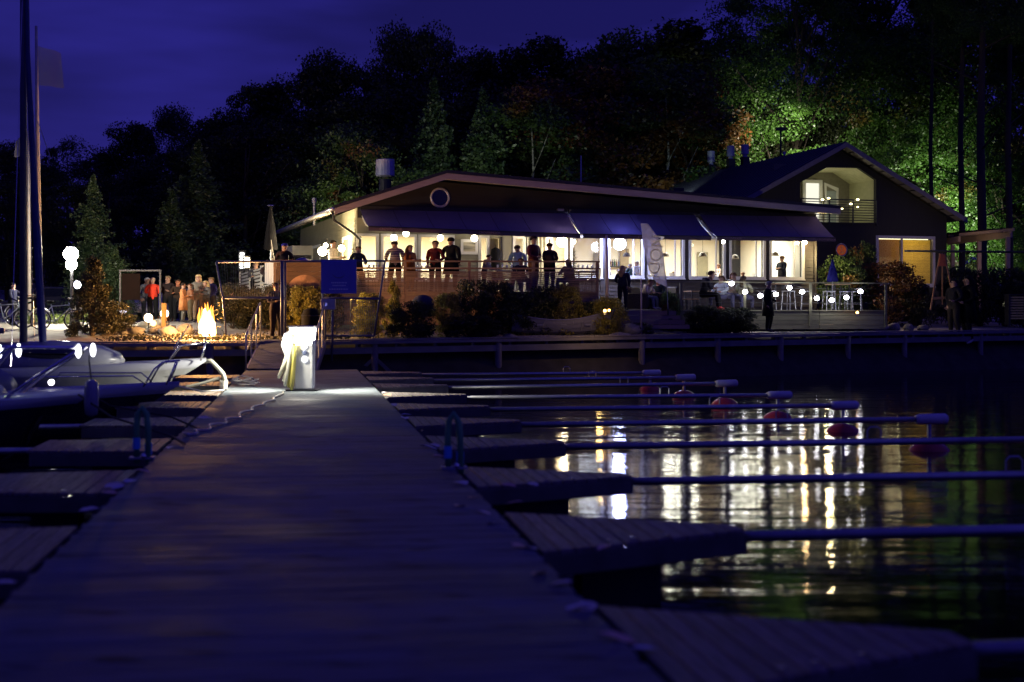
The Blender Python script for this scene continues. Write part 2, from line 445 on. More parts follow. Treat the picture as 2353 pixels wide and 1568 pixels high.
# ------------------------------------------------------------------ boardwalk along the shore
bwk = empty('boardwalk', (0, 0, 0), 0, 'timber boardwalk on piles along the shore in front of the restaurant', 'boardwalk')
qx = [p[0] for p in QX]
def qpt(x, off=0., z=0.): return Vector((x, yq(x) + off, zq(x) + z))
segs = [(-40, -14.2), (-14.2, -7.3), (-7.3, 4.34), (4.34, 20.2), (20.2, 45)]
m_ = MB()
x = -38.
while x < 42:
    x1 = x + .14
    m_.prism([qpt(x, 0), qpt(x1, 0), qpt(x1, BW), qpt(x, BW)], (0, 0, -.04)); x += .15
m_.build('deck_boards', mat('boardwalk wood', (.16, .15, .14), .75, scale=3, color2=(.30, .28, .26), bump=.3), bwk, kind='stuff')
for (a, b_) in segs:
    for (z0, hh, off, nm) in ((-.10, .09, .02, 'edge_beam'), (-.34, .19, .10, 'lower_beam')):
        m_ = MB(); m_.bar(qpt(a, off, z0), qpt(b_, off, z0), .09, hh); m_.build(nm, M_beam2 if False else mat('boardwalk beam wood', (.20, .19, .19), .75, var=.25, scale=1.5, stretch=(.4, 3, 3), bump=.2), bwk)
for u in (250, 480, 860, 1145, 1475, 1650, 1795, 1950, 2080, 2255):
    k = (u - 1176.5) / FX; x = 0.
    for _ in range(12): x = k * yq(x)
    m_ = MB(); m_.tube([(x, yq(x) + .12, zq(x) - .06), (x, yq(x) + .12, -1.)], .11, 10); m_.build('pile', mat('pile wood', (.17, .16, .16), .8, var=.3, scale=2), bwk, smooth=True)
    if u in (860,):
        for sgn in (-1, 1):
            m_ = MB(); m_.bar((x, yq(x) + .1, zq(x) - .55), (x + sgn * .95, yq(x) + .1, zq(x) - 1.45), .07, .1); m_.build('brace', MATS['pile wood'], bwk)
x = -30
while x < 40:
    m_ = MB(); m_.b2((x, yq(x) + .08, zq(x) - .24), (x + .08, yq(x) + BW, zq(x) - .15)); m_.build('joist', MATS['boardwalk beam wood'], bwk); x += 1.15

# gangway
gp0 = DK(-.62, 39.3, DZ + .03); gp1 = Vector((XU(685, 43.2), 43.2, 1.36))
gp1 = Vector((gp0.x - .15, yq(-6.9) + .25, 1.33))
gang = empty('gangway', (gp0.x, gp0.y, 0), 0, 'sloping plank gangway with tubular handrails between dock end and boardwalk', 'gangway')
gd = (gp1 - gp0); gdn = gd.normalized(); gx = Vector((1, 0, 0))
nb = 22
for i in range(nb):
    c = gp0 + gd * (i + .5) / nb
    m_ = MB(); m_.bar(c - gx * .92, c + gx * .92, gd.length / nb - .012, .035, up=gdn.cross(gx) * -1); m_.build('plank', M_plank, gang, world=True)
for sx in (-.95, .95):
    m_ = MB(); m_.bar(gp0 + gx * sx - Vector((0, 0, .12)), gp1 + gx * sx - Vector((0, 0, .12)), .06, .2); m_.build('side_rail_beam', M_galv, gang, world=True)
    a = gp0 + gx * sx; b_ = gp1 + gx * sx
    m_ = MB(); m_.tube([a + Vector((0, 0, -.1)), a + Vector((0, 0, .92)), a + Vector((0, .25, 1.05)), b_ + Vector((0, -.1, 1.08)), b_ + Vector((0, 0, .98)), b_], .026, 8); m_.build('handrail', M_galv, gang, world=True, smooth=True)
    m_ = MB(); m_.tube([a + Vector((0, 0, .5)), b_ + Vector((0, 0, .53))], .018, 6); m_.build('middle_rail', M_galv, gang, world=True)
    for f in (.35, .7):
        c = a.lerp(b_, f); m_ = MB(); m_.tube([c, c + Vector((0, 0, 1.06))], .02, 6); m_.build('post', M_galv, gang, world=True)

# gate with wings
GD = 42.0
gate = empty('dock_gate', (XU(690, GD), GD, 1.3), 0, 'blue grey steel mesh gate with slanted wings over the water and a navy notice board', 'gate')
M_gate = mat('blue grey gate steel', (.10, .11, .20), .5, .3, var=.1)
def gv(u, v, D=GD): return P(u, v, D)
frames = [
    [(497, 602), (885, 600)], [(497, 602), (512, 685), (520, 772)], [(885, 600), (872, 687), (860, 772)],
    [(512, 685), (655, 685)], [(742, 685), (872, 687)], [(655, 600), (655, 776)], [(742, 600), (742, 776)], [(765, 690), (762, 830)],
    [(800, 772), (860, 772)], [(742, 772), (800, 772)]]
for q in frames:
    m_ = MB(); m_.tube([gv(*p) for p in q], .032 if len(q) == 2 else .028, 8); m_.build('frame_tube', M_gate, gate, world=True, smooth=True)
m_ = MB(); m_.tube([gv(648, 600, GD - .04), gv(648, 772, GD - .04)], .05, 8); m_.build('gate_post', M_gate, gate, world=True, smooth=True)
m_ = MB()
for i in range(27):
    u = 745 + i * 4.6; vb = 770; ut = u
    if u > 862: continue
    m_.tube([gv(u, 690), gv(u, vb)], .004, 4, False)
for i in range(8):
    v = 695 + i * 10; m_.tube([gv(744, v), gv(868 - i * .9, v)], .003, 4, False)
m_.build('wire_mesh', M_gate, gate, world=True, kind='stuff')
m_ = MB()
for i in range(26):
    u = 515 + i * 5.4; m_.tube([gv(u - (5 if i < 3 else 0), 606), gv(u, 683)], .0025, 4, False)
m_.build('wire_mesh', M_gate, gate, world=True, kind='stuff')
m_ = MB(); a = gv(738, 597, GD - .1); b_ = gv(819, 675, GD - .1); m_.b2((a.x, a.y - .015, b_.z), (b_.x, a.y + .015, a.z))
nb_ = m_.build('notice_board', mat('navy notice board', (.09, .09, .62), .45, var=.05), gate, world=True)
nb_['label'] = 'square navy notice board with a crest and lines of white lettering'
M_txt = mat('notice lettering', (.5, .5, .85), .5, var=.02)
bc = (a + b_) / 2
inv = WM[gate.name].inverted()
def board_part(nm, mbx, mt):
    o = mbx.build(nm, mt, None); o.data.transform(inv); o.parent = nb_
for (v0, hw) in ((650, 17), (656.5, 14), (665, 22)):
    m_ = MB(); zc = ZV(v0, GD - .12); xx = bc.x - hw * GD / FX
    while xx < bc.x + hw * GD / FX:
        w = rnd.uniform(.02, .05); m_.b2((xx, a.y - .024, zc - .02), (xx + w, a.y - .018, zc + .02)); xx += w + .014
    board_part('text_line', m_, M_txt)
m_ = MB()
for i in range(10):
    t0 = R(205 + i * 13); t1 = R(205 + (i + .95) * 13); zc = ZV(626, GD)
    m_.bar((bc.x + .2 * math.cos(t0), a.y - .02, zc + .17 * math.sin(t0)), (bc.x + .2 * math.cos(t1), a.y - .02, zc + .17 * math.sin(t1)), .006, .012 + .02 * math.sin(math.pi * i / 9))
board_part('crest', m_, mat('crest print', (.07, .07, .30), .5))
m_ = MB(); a2 = gv(738, 688, GD - .06); m_.b2((a2.x, GD - .16, ZV(712, GD)), (a2.x + .42, GD - .02, ZV(687, GD))); bx_ = m_.build('control_box', mat('grey control box', (.4, .4, .5), .5), gate, world=True, bevel=.01)
m_ = MB(); m_.lathe([(.05, 0), (.05, .01)], (a2.x + .14, GD - .17, ZV(700, GD)), 12, Matrix.Rotation(R(90), 4, 'X')); m_.build('key_reader', emat('key reader light', (.3, .3, 1), .5), gate, world=True)

# ------------------------------------------------------------------ fuel pedestal on the dock
pu = empty('fuel_pump', P(696, 898, 28.3), 0, 'bright white lit fuel pump pedestal with yellow hoses on the dock', 'fuel pump')
pc = P(696, 898, 28.3)
M_pump = mat('white pump cabinet', (.78, .78, .74), .4, var=.05)
def pb(lo, hi): return lo, hi
m_ = MB(); m_.box((0, 0, .015), (.62, .5, .03)); m_.build('base_plate', M_dark, pu)
def taper(mb, x0, x1, w0, w1, z0, z1, dy0=.15, dy1=.17):
    vs = [(x0 - w0 / 2, -dy0, z0), (x0 + w0 / 2, -dy0, z0), (x0 + w0 / 2, dy0, z0), (x0 - w0 / 2, dy0, z0), (x1 - w1 / 2, -dy1, z1), (x1 + w1 / 2, -dy1, z1), (x1 + w1 / 2, dy1, z1), (x1 - w1 / 2, dy1, z1)]
    mb.add(vs, [(0, 3, 2, 1), (4, 5, 6, 7), (0, 1, 5, 4), (1, 2, 6, 5), (2, 3, 7, 6), (3, 0, 4, 7)])
m_ = MB(); taper(m_, .04, .04, .36, .38, .03, .93); m_.build('cabinet', M_pump, pu, bevel=.02)
m_ = MB(); taper(m_, .01, .0, .39, .47, .93, 1.25, .18, .22); m_.build('lamp_head', emat('pump lamp diffuser', (1., .96, .84), 22.), pu, bevel=.015)
m_ = MB(); taper(m_, .0, .0, .50, .54, 1.25, 1.29, .24, .26); m_.build('lid', M_pump, pu, bevel=.01)
m_ = MB(); m_.box((.20, -.0, .62), (.04, .34, .78)); m_.build('side_panel', M_pump, pu, bevel=.01)
for i, (z, r) in enumerate(((.88, .05), (.76, .05), (.63, .058))):
    m_ = MB(); m_.lathe([(r, 0), (r, .03), (r * .6, .04)], (.06, -.165, z), 16, Matrix.Rotation(R(90), 4, 'X')); m_.build('gauge', emat('gauge glow', (.9, .92, 1), 3.2) if i != 1 else mat('gauge glass', (.15, .18, .3), .15), pu, smooth=False)
M_hose = mat('yellow hose rubber', (.50, .44, .10), .5, var=.15); M_hosew = mat('cream hose rubber', (.62, .60, .45), .5, var=.15)
for i, (x0, z0, xm, zm, mt, dz) in enumerate(((-.16, 1.05, -.34, .22, M_hosew, .0), (-.14, .95, -.24, .1, M_hose, .03), (-.15, 1.12, -.40, .35, M_hosew, .08), (-.12, .9, -.18, .05, M_hose, .12), (-.18, 1.0, -.30, .12, M_hosew, .16), (-.2, 1.1, -.43, .28, M_hosew, .05))):
    m_ = MB(); pts = []
    for j in range(17):
        f = j / 16; ang = math.pi * f
        pts.append((x0 + (xm - x0) * math.sin(ang) * 1.0 - .02 * f, -.2 - dz * .5 + .04 * math.sin(ang * 2), z0 + (zm - z0) * (math.sin(ang) ** .6) + .0 * f))
    m_.tube(pts, .033, 8); m_.build('hose', mt, pu, smooth=True)
m_ = MB(); m_.tube([(-.2, -.16, 1.15), (-.27, -.2, 1.1), (-.30, -.22, .92), (-.24, -.24, .7), (-.21, -.22, .5)], [.06, .085, .10, .08, .04], 10); m_.build('nozzle_bundle', M_pump, pu, smooth=True)
# hose/rope snaking over the planks
ln = MB(); pts = []
cps = [(650, 905, 0), (628, 922, 0), (603, 933, 0), (575, 945, 0), (545, 962, 0), (510, 975, 0), (470, 990, 0), (440, 1000, 0), (420, 1006, 0)]
for i, (u, v, _) in enumerate(cps):
    D = 1.5 * FX / (v - 725); q = P(u, v, D); pts.append((q.x, q.y, DZ + .025))
dense = []
for i in range(len(pts) - 1):
    for j in range(6):
        f = j / 6; q = Vector(pts[i]).lerp(Vector(pts[i + 1]), f); w = .05 * math.sin((i * 6 + j) * 1.1); dense.append((q.x + w, q.y + w * .3, q.z + .012 * math.sin(i * 6 + j)))
ln.tube(dense, .018, 6); tag(ln.build('dock_hose', M_hosew, smooth=True), 'pale thin hose snaking across the planks from the pump to the dock edge', 'hose')
# second strand laid beside it
# rope coil by the boat side edge
rc = MB(); c0 = P(563, 888, 30.2); pts = []
for j in range(70):
    a = j * .42; r = .12 + .12 * abs(math.sin(j * .37)); pts.append((c0.x + r * 1.3 * math.cos(a), c0.y + r * math.sin(a), DZ + .02 + .0022 * j * (1 + .3 * math.sin(j))))
rc.tube(pts, .014, 5); tag(rc.build('rope_coil', M_rope, smooth=True), 'loose coil of pale rope lying on the dock edge beside the pump', 'rope')

# green mooring hoops with blue tape
M_green = mat('green mooring strap', (.10, .36, .14), .5, var=.3); M_tape = mat('blue tape', (.08, .40, .95), .5, emit=None)
def hoop(u, v, D, lab):
    c = P(u, v, D); c.z = DZ
    root = empty('mooring_hoop', c, ROTD, lab, 'mooring hoop', 'green mooring hoops on the dock edges')
    m_ = MB(); m_.tube([(-.055, 0, -.05), (-.06, 0, .3), (-.05, .02, .46), (0, .02, .53), (.045, .0, .46), (.06, 0, .3), (.065, -.05, -.05)], [.03, .032, .034, .034, .034, .032, .03], 8); m_.build('strap', M_green, root, smooth=True)
    for x, z in ((-.058, .16), (.062, .10)):
        m_ = MB(); m_.lathe([(.038, -.06), (.038, .06)], (x, -.0, z), 10); m_.build('tape_band', M_tape, root)
    m_ = MB(); m_.box((0, 0, .01), (.26, .16, .02)); m_.build('foot_plate', M_galv, root)
    m_ = MB(); m_.ball((.02, -.06, .03), .035, 10, 6); m_.build('shackle', M_steel, root, smooth=True)
hoop(1043, 1071, 13.95, 'green mooring hoop with blue tape on the open water edge of the dock')
hoop(327, 1052, 14.9, 'green mooring hoop with blue tape on the boat side edge of the dock')

# autumn leaves strewn on the dock edges
lf = [mat('birch leaf pale', (.85, .78, .6), .6), mat('birch leaf orange', (.85, .55, .35), .6), mat('birch leaf grey', (.7, .7, .72), .6)]
lms = []
for i in range(3):
    m_ = MB(); m_.add([(-.045, 0, 0), (-.02, .026, .006), (.02, .024, .010), (.05, 0, .003), (.02, -.024, .008), (-.02, -.026, .004)], [(0, 1, 2, 3), (0, 3, 4, 5)])
    o = m_.build('leaf', lf[i], None, fix=False); lms.append(o.data); bpy.data.objects.remove(o)
leafspots = [(1285, 1345), (1388, 1250), (1325, 1400), (1350, 1398), (1195, 1258), (1220, 1262), (1110, 1180), (1085, 1145), (1060, 1112), (1030, 1072), (1010, 1050), (985, 1030), (1000, 1020), (960, 990), (930, 962), (1222, 1108), (1168, 1110), (935, 950), (905, 928), (890, 906), (880, 900), (885, 912), (1240, 1320), (1480, 1480), (205, 1165), (250, 1128), (275, 1115), (265, 1112), (330, 1085), (300, 1108), (15, 1330), (1420, 1470), (390, 1030), (470, 962), (1180, 1150), (1130, 1205), (850, 880), (1055, 1165)]
for i, (u, v) in enumerate(leafspots):
    D = 1.5 * FX / (v - 725); q = P(u, v, D)
    s_ = q.x * dn.x + q.y * dn.y
    zz = DZ + .004 if S0 < s_ < S1 else DZ - .024
    o = link('fallen_leaf', lms[i % 3]); o.location = (q.x, q.y, zz); o.rotation_euler = (rnd.uniform(-.2, .2), rnd.uniform(-.2, .2), rnd.uniform(0, 6.3)); s2 = rnd.uniform(1.6, 2.6) * (1.0 if D > 12 else .8); o.scale = (s2,) * 3
    if i == 0: lb = 'largest orange fallen leaf on the dock edge beside the second finger'
    elif i == 1: lb = 'pale fallen leaf lying alone on the planks of the second tapering finger'
    else: lb = 'small fallen birch leaf lying along the dock edges'
    tag(o, lb, 'leaf', 'fallen leaves on the dock edges')

# ------------------------------------------------------------------ boats
def hull_mesh(L, B, H, draft, flare=1.15, ns=16, full=.55):
    """bow at x=0 pointing +x, stern at x=-L ; z=0 water; returns MB with mats 0 bottom,1 topside,2 rubrail,3 deck"""
    mb = MB(); rows = []
    for i in range(ns + 1):
        f = i / ns                                  # 0 stern .. 1 bow
        hb = B / 2 * (1 - max(0, (f - .35) / .65) ** 2.3) * (.9 + .1 * min(1, f / .3)); hb = max(hb, .02)
        x = -L + L * f
        sh = H * (.82 + .18 * f * f)
        zb = -draft * (1 - max(0, (f - .6) / .4) ** 2) + max(0, (f - .8) / .2) ** 2 * sh * .75
        rake = max(0, (f - .75) / .25) * .0
        hw = hb * (.82 - .35 * max(0, f - .5))
        zl = max(sh * .15, zb + .02)
        rk = max(0, (f - .55) / .45) ** 2
        rows.append([(x - 1.25 * rk, 0, zb), (x - .9 * rk, hw * .75, zb + (zl - zb) * .5), (x - .6 * rk, hw, zl), (x - .42 * rk, hb * .97, sh - .27), (x - .2 * rk, hb, sh - .13), (x, hb, sh), (x, hb * .6, sh + .05), (x, 0, sh + .07)])
    nr = len(rows[0])
    for sgn in (1, -1):
        vs = [(p[0], sgn * p[1], p[2]) for r in rows for p in r]; b0 = len(mb.v)
        mb.v += [Vector(p) for p in vs]
        for i in range(ns):
            for j in range(nr - 1):
                mb.f.append((b0 + i * nr + j, b0 + (i + 1) * nr + j, b0 + (i + 1) * nr + j + 1, b0 + i * nr + j + 1)); mb.m.append([0, 0, 0, 1, 2, 3, 3][j] if True else 0)
        mb.f.append(tuple(b0 + j for j in range(nr))); mb.m.append(1)
    return mb
def boat_root(name, u, v, D, label, cat='boat'):
    c = P(u, v, D); return empty(name, (c.x, c.y, 0), ROTD, label, cat, 'boats moored bow to the dock'), c

b1, c1 = boat_root('motor_boat', 212, 925, 19.4, 'dark hulled motor boat with slanted pulpit and four bright lamps')
h = hull_mesh(6.5, 2.3, .98, .35)
h.build('hull', [M_navy, M_navy, M_gel, mat('blue grey deck gelcoat', (.50, .52, .60), .3, coat=.3)], b1, smooth=True)
m_ = MB(); m_.ball((-2.6, 0, 1.0), 1.0, 20, 10, (1.5, .72, .32)); m_.build('foredeck', M_gel, b1, smooth=True)
m_ = MB(); m_.add([(-1.75, -.85, 1.15), (-1.75, .85, 1.15), (-2.9, .75, 1.62), (-2.9, -.75, 1.62), (-4.2, -.8, 1.2), (-4.2, .8, 1.2)], [(0, 1, 2, 3), (0, 3, 4), (1, 5, 2)]); m_.build('windscreen', M_dglass, b1)
for (a, b_) in (((-1.75, -.85, 1.15), (-2.9, -.75, 1.62)), ((-1.75, .85, 1.15), (-2.9, .75, 1.62)), ((-2.9, -.75, 1.62), (-2.9, .75, 1.62)), ((-2.9, -.75, 1.62), (-4.2, -.8, 1.2))):
    m_ = MB(); m_.tube([a, b_], .028, 6); m_.build('windscreen_frame', M_dark, b1)
M_lamp = emat('pulpit lamp glow', (.95, .95, 1.), 6.)
for i, yy in enumerate((-.28, .28)):
    m_ = MB(); m_.tube([(-1.05, yy * 1.6, .95), (-.72, yy * 1.4, 1.2), (-.18, yy, 1.56), (-.12, yy, 1.62)], .022, 8); m_.build('pulpit_leg', M_steel, b1, smooth=True)
    m_ = MB(); m_.tube([(-1.75, yy * 2., 1.05), (-1.4, yy * 1.8, 1.28), (-1.08, yy, 1.60), (-1.02, yy, 1.64)], .022, 8); m_.build('pulpit_leg', M_steel, b1, smooth=True)
    m_ = MB(); m_.tube([(-1.9, yy, 1.62), (-1.0, yy, 1.62), (-.12, yy, 1.61)], .02, 8); m_.build('pulpit_rail', M_steel, b1, smooth=True)
for (x, yy) in ((-.14, -.28), (-.03, .28), (-1.16, -.28), (-1.02, .28)):
    m_ = MB(); m_.ball((x, yy, 1.57), .055, 10, 8, (.7, .7, 1.7)); m_.build('lamp', M_lamp, b1, smooth=True)
for j in range(9):
    f = j / 8; m_ = MB(); m_.ball((-1.05 + .9 * f, -.42 + .16 * f, .97 + .6 * f), .012, 6, 4); m_.build('led_light', emat('led strip', (.75, 1., .6), 5.), b1)
m_ = MB(); m_.tube([(-.05, 0, .98), (.2, .25, .8), (1.0, .7, .6), (1.5, -1.0, .56)], .014, 6); m_.build('mooring_line', M_drope, b1)
m_ = MB(); m_.tube([(-.15, -.2, .98), (.4, -1.2, .75), (1.3, -2.6, .6), (1.5, -3.3, .57)], .014, 6); m_.build('mooring_line', M_drope, b1)
fe = P(210, 905, 18.9); froot = empty('fender', fe, 0, 'white cylindrical fender hanging from the bow of the dark motor boat', 'fender')
m_ = MB(); m_.lathe([(.02, -.26), (.08, -.22), (.095, -.1), (.095, .1), (.08, .2), (.03, .24)], (0, 0, -.05), 14); m_.build('body', M_gel, froot, smooth=True)
m_ = MB(); m_.tube([(0, 0, .18), (-.06, .1, .42), (-.12, .3, .5)], .01, 6); m_.build('lanyard', M_drope, froot)

b2, c2 = boat_root('motor_boat', 412, 888, 24.2, 'white motor boat with dark underside and steel bow rail, second of the moored boats')
h = hull_mesh(7.0, 2.3, .86, .35)
h.build('hull', [M_navy, M_navy, M_gel, M_gel], b2, smooth=True)
for yy in (-.35, .35):
    m_ = MB(); m_.tube([(-.55, yy * 1.3, .86), (-.38, yy, 1.15), (-.25, yy * .9, 1.26), (-.08, yy * .5, 1.27)], .016, 8); m_.build('bow_rail', M_steel, b2, smooth=True)
    m_ = MB(); m_.tube([(-.2, yy * .6, .88), (-.1, yy * .55, 1.1), (-.04, yy * .45, 1.27)], .016, 8); m_.build('bow_rail', M_steel, b2, smooth=True)
    m_ = MB(); m_.tube([(-2.2, yy * 2.6, .9), (-2.1, yy * 2.5, 1.05), (-.7, yy * 1.8, 1.05), (-.5, yy * 1.3, .9)], .013, 6); m_.build('side_rail', M_steel, b2, smooth=True)
m_ = MB(); m_.tube([(-.08, -.17, 1.27), (0, 0, 1.28), (-.08, .17, 1.27)], .016, 8); m_.build('bow_rail', M_steel, b2)
m_ = MB(); m_.ball((-3.9, 0, .88), .9, 18, 8, (1.4, .75, .5)); m_.build('cabin', mat('smoke grey canopy', (.12, .13, .2), .3), b2, smooth=True)
m_ = MB(); m_.ball((-2.0, -.6, .95), .05, 8, 6); m_.build('anchor_light', emat('deck light', (1, .95, 1), 9.), b2, smooth=True)
a = P(410, 888, 24.0); e = P(514, 897, 28.5); m_ = MB(); m_.tube([a, a.lerp(e, .5) - Vector((0, 0, .06)), e], .017, 6); m_.build('mooring_line', M_rope, b2, world=True)

b3, c3 = boat_root('sailing_yacht', 474, 832, 28.5, 'pale sailing yacht with low cabin and tall mast, farthest of the moored boats', 'sailing boat')
h = hull_mesh(8.6, 2.7, 1.13, .4)
h.build('hull', [mat('pale grey hull', (.24, .25, .25), .35, coat=.3), MATS['pale grey hull'], M_gel, M_gel], b3, smooth=True)
m_ = MB(); m_.ball((-3.0, 0, 1.16), .95, 18, 8, (1.5, .72, .42)); m_.build('cabin', M_gel, b3, smooth=True)
m_ = MB(); m_.ball((-2.9, -.62, 1.32), .35, 14, 6, (1.8, .3, .35)); m_.build('cabin_window', M_dglass, b3, smooth=True)
mx_ = (XU(74, 28.5) - c3.x) / dn.x
m_ = MB(); m_.tube([(mx_, 0, 1.1), (mx_, 0, 13.)], [.075, .06], 12); m_.build('mast', mat('blue anodised mast', (.10, .10, .16), .5, .2), b3, smooth=True)
m_ = MB(); m_.tube([(mx_ - .35, -.1, 1.75), (mx_ - 3.6, -.1, 1.8)], .06, 10); m_.build('boom', MATS['blue anodised mast'], b3, smooth=True)
m_ = MB(); m_.tube([(mx_ + .42, -.2, 1.3), (mx_ + .40, -.2, 1.6), (mx_ + .25, -.15, 4.2), (mx_ + .1, -.1, 7.2), (mx_ + .04, 0, 11.)], [.03, .075, .07, .045, .02], 10); m_.build('furled_sail', mat('blue sail cover', (.06, .07, .20), .85, spec=.1), b3, smooth=True)
m_ = MB(); m_.tube([(mx_ + .04, -.02, 6.3), (mx_ + .3, -.02, 5.8), (mx_ + .52, -.02, 5.15)], .008, 5); m_.build('halyard', M_rope, b3)
for sgn in (-1, 1):
    m_ = MB(); m_.tube([(mx_, sgn * 1.2, 1.1), (mx_, 0, 9.)], .006, 5); m_.build('shroud', M_steel, b3)
for yy in (-.3, .3):
    m_ = MB(); m_.tube([(-.75, yy * 1.4, 1.1), (-.5, yy * 1.1, 1.45), (-.05, yy * .5, 1.5)], .015, 6); m_.build('bow_rail', M_steel, b3, smooth=True)
    m_ = MB(); m_.tube([(-.1, yy * .6, 1.14), (-.02, yy * .5, 1.5)], .015, 6); m_.build('bow_rail', M_steel, b3, smooth=True)
m_ = MB(); m_.tube([(-.05, -.15, 1.5), (.08, 0, 1.5), (-.05, .15, 1.5)], .015, 6); m_.build('bow_rail', M_steel, b3)
for (x0, z0, x1, z1) in ((-.62, 1.38, -.32, 1.85), (.0, 1.45, .02, 1.62)):
    m_ = MB(); m_.tube([(x0, -.3, z0), (x1, -.3, z1)], .014, 6); m_.build('rail_stub', M_steel, b3)

# bent white boarding arm on the dock edge, wrapped in rope
arm = empty('bent_mooring_pole', P(513, 897, 28.6), 0, 'bent white tubular arm wrapped with rope at the dock edge beside the yacht bow', 'mooring pole')
A0 = P(513, 897, 28.6)
m_ = MB(); pts = [P(u, v, 28.6) - A0 for (u, v) in ((515, 897), (519, 880), (513, 860), (498, 843), (485, 830), (466, 831))]; m_.tube(pts, .045, 10); m_.build('tube', mat('white tube', (.35, .35, .28), .5), arm, smooth=True)
m_ = MB(); pts = []
for j in range(60):
    a = j * .7; f = j / 60; p = (P(514, 896 - 22 * f, 28.6) - A0); pts.append(p + Vector((.07 * math.cos(a), .07 * math.sin(a), 0)))
m_.tube(pts, .013, 5); m_.build('rope_wrap', M_rope, arm)
m_ = MB(); m_.tube([P(428, 890, 28.6) - A0, P(470, 880, 28.6) - A0, P(505, 868, 28.6) - A0], .03, 8); m_.build('lower_strut', MATS['white tube'], arm)
# ------------------------------------------------------------------ restaurant
RA = R(17); ca, sa = math.cos(RA), math.sin(RA)
O1 = Vector((-5.56, 51.0, 0))
av = Vector((ca, sa, 0)); bv = Vector((-sa, ca, 0))
def W1(l, y, z): return O1 + av * l + bv * y + Vector((0, 0, z))
def fl(u, y=0., O=O1):
    o = O + bv * y; k = (u - 1176.5) / FX
    return (k * o.y - o.x) / (ca - k * sa)
def fD(u, y=0., O=O1): return (O + bv * y).y + sa * fl(u, y, O)
def fz(u, v, y=0., O=O1): return ZV(v, fD(u, y, O))
FLZ = 2.85; RB = 18.4; DEP = 13.5
rest = empty('restaurant', O1, RA, 'long low gabled lakeside restaurant with bright windows and three navy awnings', 'restaurant')
M_side = mat('unlit brown siding', (.045, .038, .032), .75, var=.25, scale=3, stretch=(.5, 3, 6))  # brown boards; the lack of lamps at this end is put into the darker colour
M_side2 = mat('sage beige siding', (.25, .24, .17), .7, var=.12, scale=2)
M_int = mat('interior cream wall', (.80, .77, .68), .8, var=.05, scale=2)
M_frame = mat('white window frame', (.72, .72, .66), .5, var=.04)
M_roof = mat('dark roof felt', (.02, .02, .026), .7, var=.2)
M_fascia = mat('pale fascia board', (.34, .28, .27), .6, var=.15, scale=4, stretch=(.3, 3, 3))
M_soffit = mat('pale soffit boards', (.55, .50, .40), .7, var=.15, scale=3)
ident = lambda l, y, z: Vector((l, y, z))
# windows: (u0,u1,v0,v1)
left_w = [(820, 869), (876, 957), (962, 1043)]
wins = []
for (a, b_) in left_w: wins.append((fl(a + 3), fl(b_ - 3), 3.35, 4.92, 'l'))
wins.append((fl(1103), fl(1120), 3.0, 4.92, 'l'))
wins.append((fl(1182), fl(1203), 2.87, 4.92, 'd'))
wins.append((fl(1257), fl(1266), 2.95, 4.92, 'l'))
for (a, b_) in ((1314, 1380), (1399, 1476), (1492, 1569), (1586, 1663), (1679, 1755), (1771, 1844)): wins.append((fl(a), fl(b_), 3.53, 5.0, 'r'))
lsplit = fl(1300)
door = (fl(1122), fl(1150), 2.87, 4.9)
def rz_(l):      # roof underside height
    return 5.70 + .334 * (l + 1.05) if l < 2.99 else 7.05 - .060 * (l - 2.99)
def wall_piece(l0, l1, ws, m, nm='front_wall', base=2.2):
    pts = [(l0, base), (l1, base), (l1, rz_(l1) - .12)]
    if l0 < 2.99 < l1: pts.append((2.99, rz_(2.99) - .12))
    pts.append((l0, rz_(l0) - .12))
    m_ = MB(); m_.holed(pts, [[(a, c), (b_, c), (b_, d), (a, d)] for a, b_, c, d in ws], ident, .22)
    o = m_.build(nm, m, rest); return o
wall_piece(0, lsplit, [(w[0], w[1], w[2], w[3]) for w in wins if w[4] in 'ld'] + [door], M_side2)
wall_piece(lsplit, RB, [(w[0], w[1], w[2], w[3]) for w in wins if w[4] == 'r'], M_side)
# dark gable cladding above the awnings, proud of the wall
m_ = MB(); pts = [(0.02, 5.55), (RB - .02, 5.55), (RB - .02, rz_(RB) - .13), (2.99, rz_(2.99) - .13), (.02, rz_(.02) - .13)]
rc_ = (fl(1010), fz(1010, 455)); circ = [(rc_[0] + .30 * math.cos(2 * math.pi * k / 20), rc_[1] + .30 * math.sin(2 * math.pi * k / 20)) for k in range(20)]
m_.holed(pts, [circ], lambda l, y, z: Vector((l, y - .05, z)), .045); m_.build('gable_cladding', mat('navy brown gable boards', (.016, .014, .022), .8, var=.2, scale=2, stretch=(.5, 2, 8)), rest)
m_ = MB(); m_.ring((rc_[0], -.07, rc_[1]), .33, .045, 'y', 28, 8); rw = m_.build('round_window', mat('pale round window trim', (.45, .45, .62), .5), rest, smooth=True)
m_ = MB(); m_.lathe([(.3, 0), (.3, .02)], (rc_[0], -.03, rc_[1]), 24, Matrix.Rotation(R(90), 4, 'X')); m_.build('pane', M_dglass, rw)
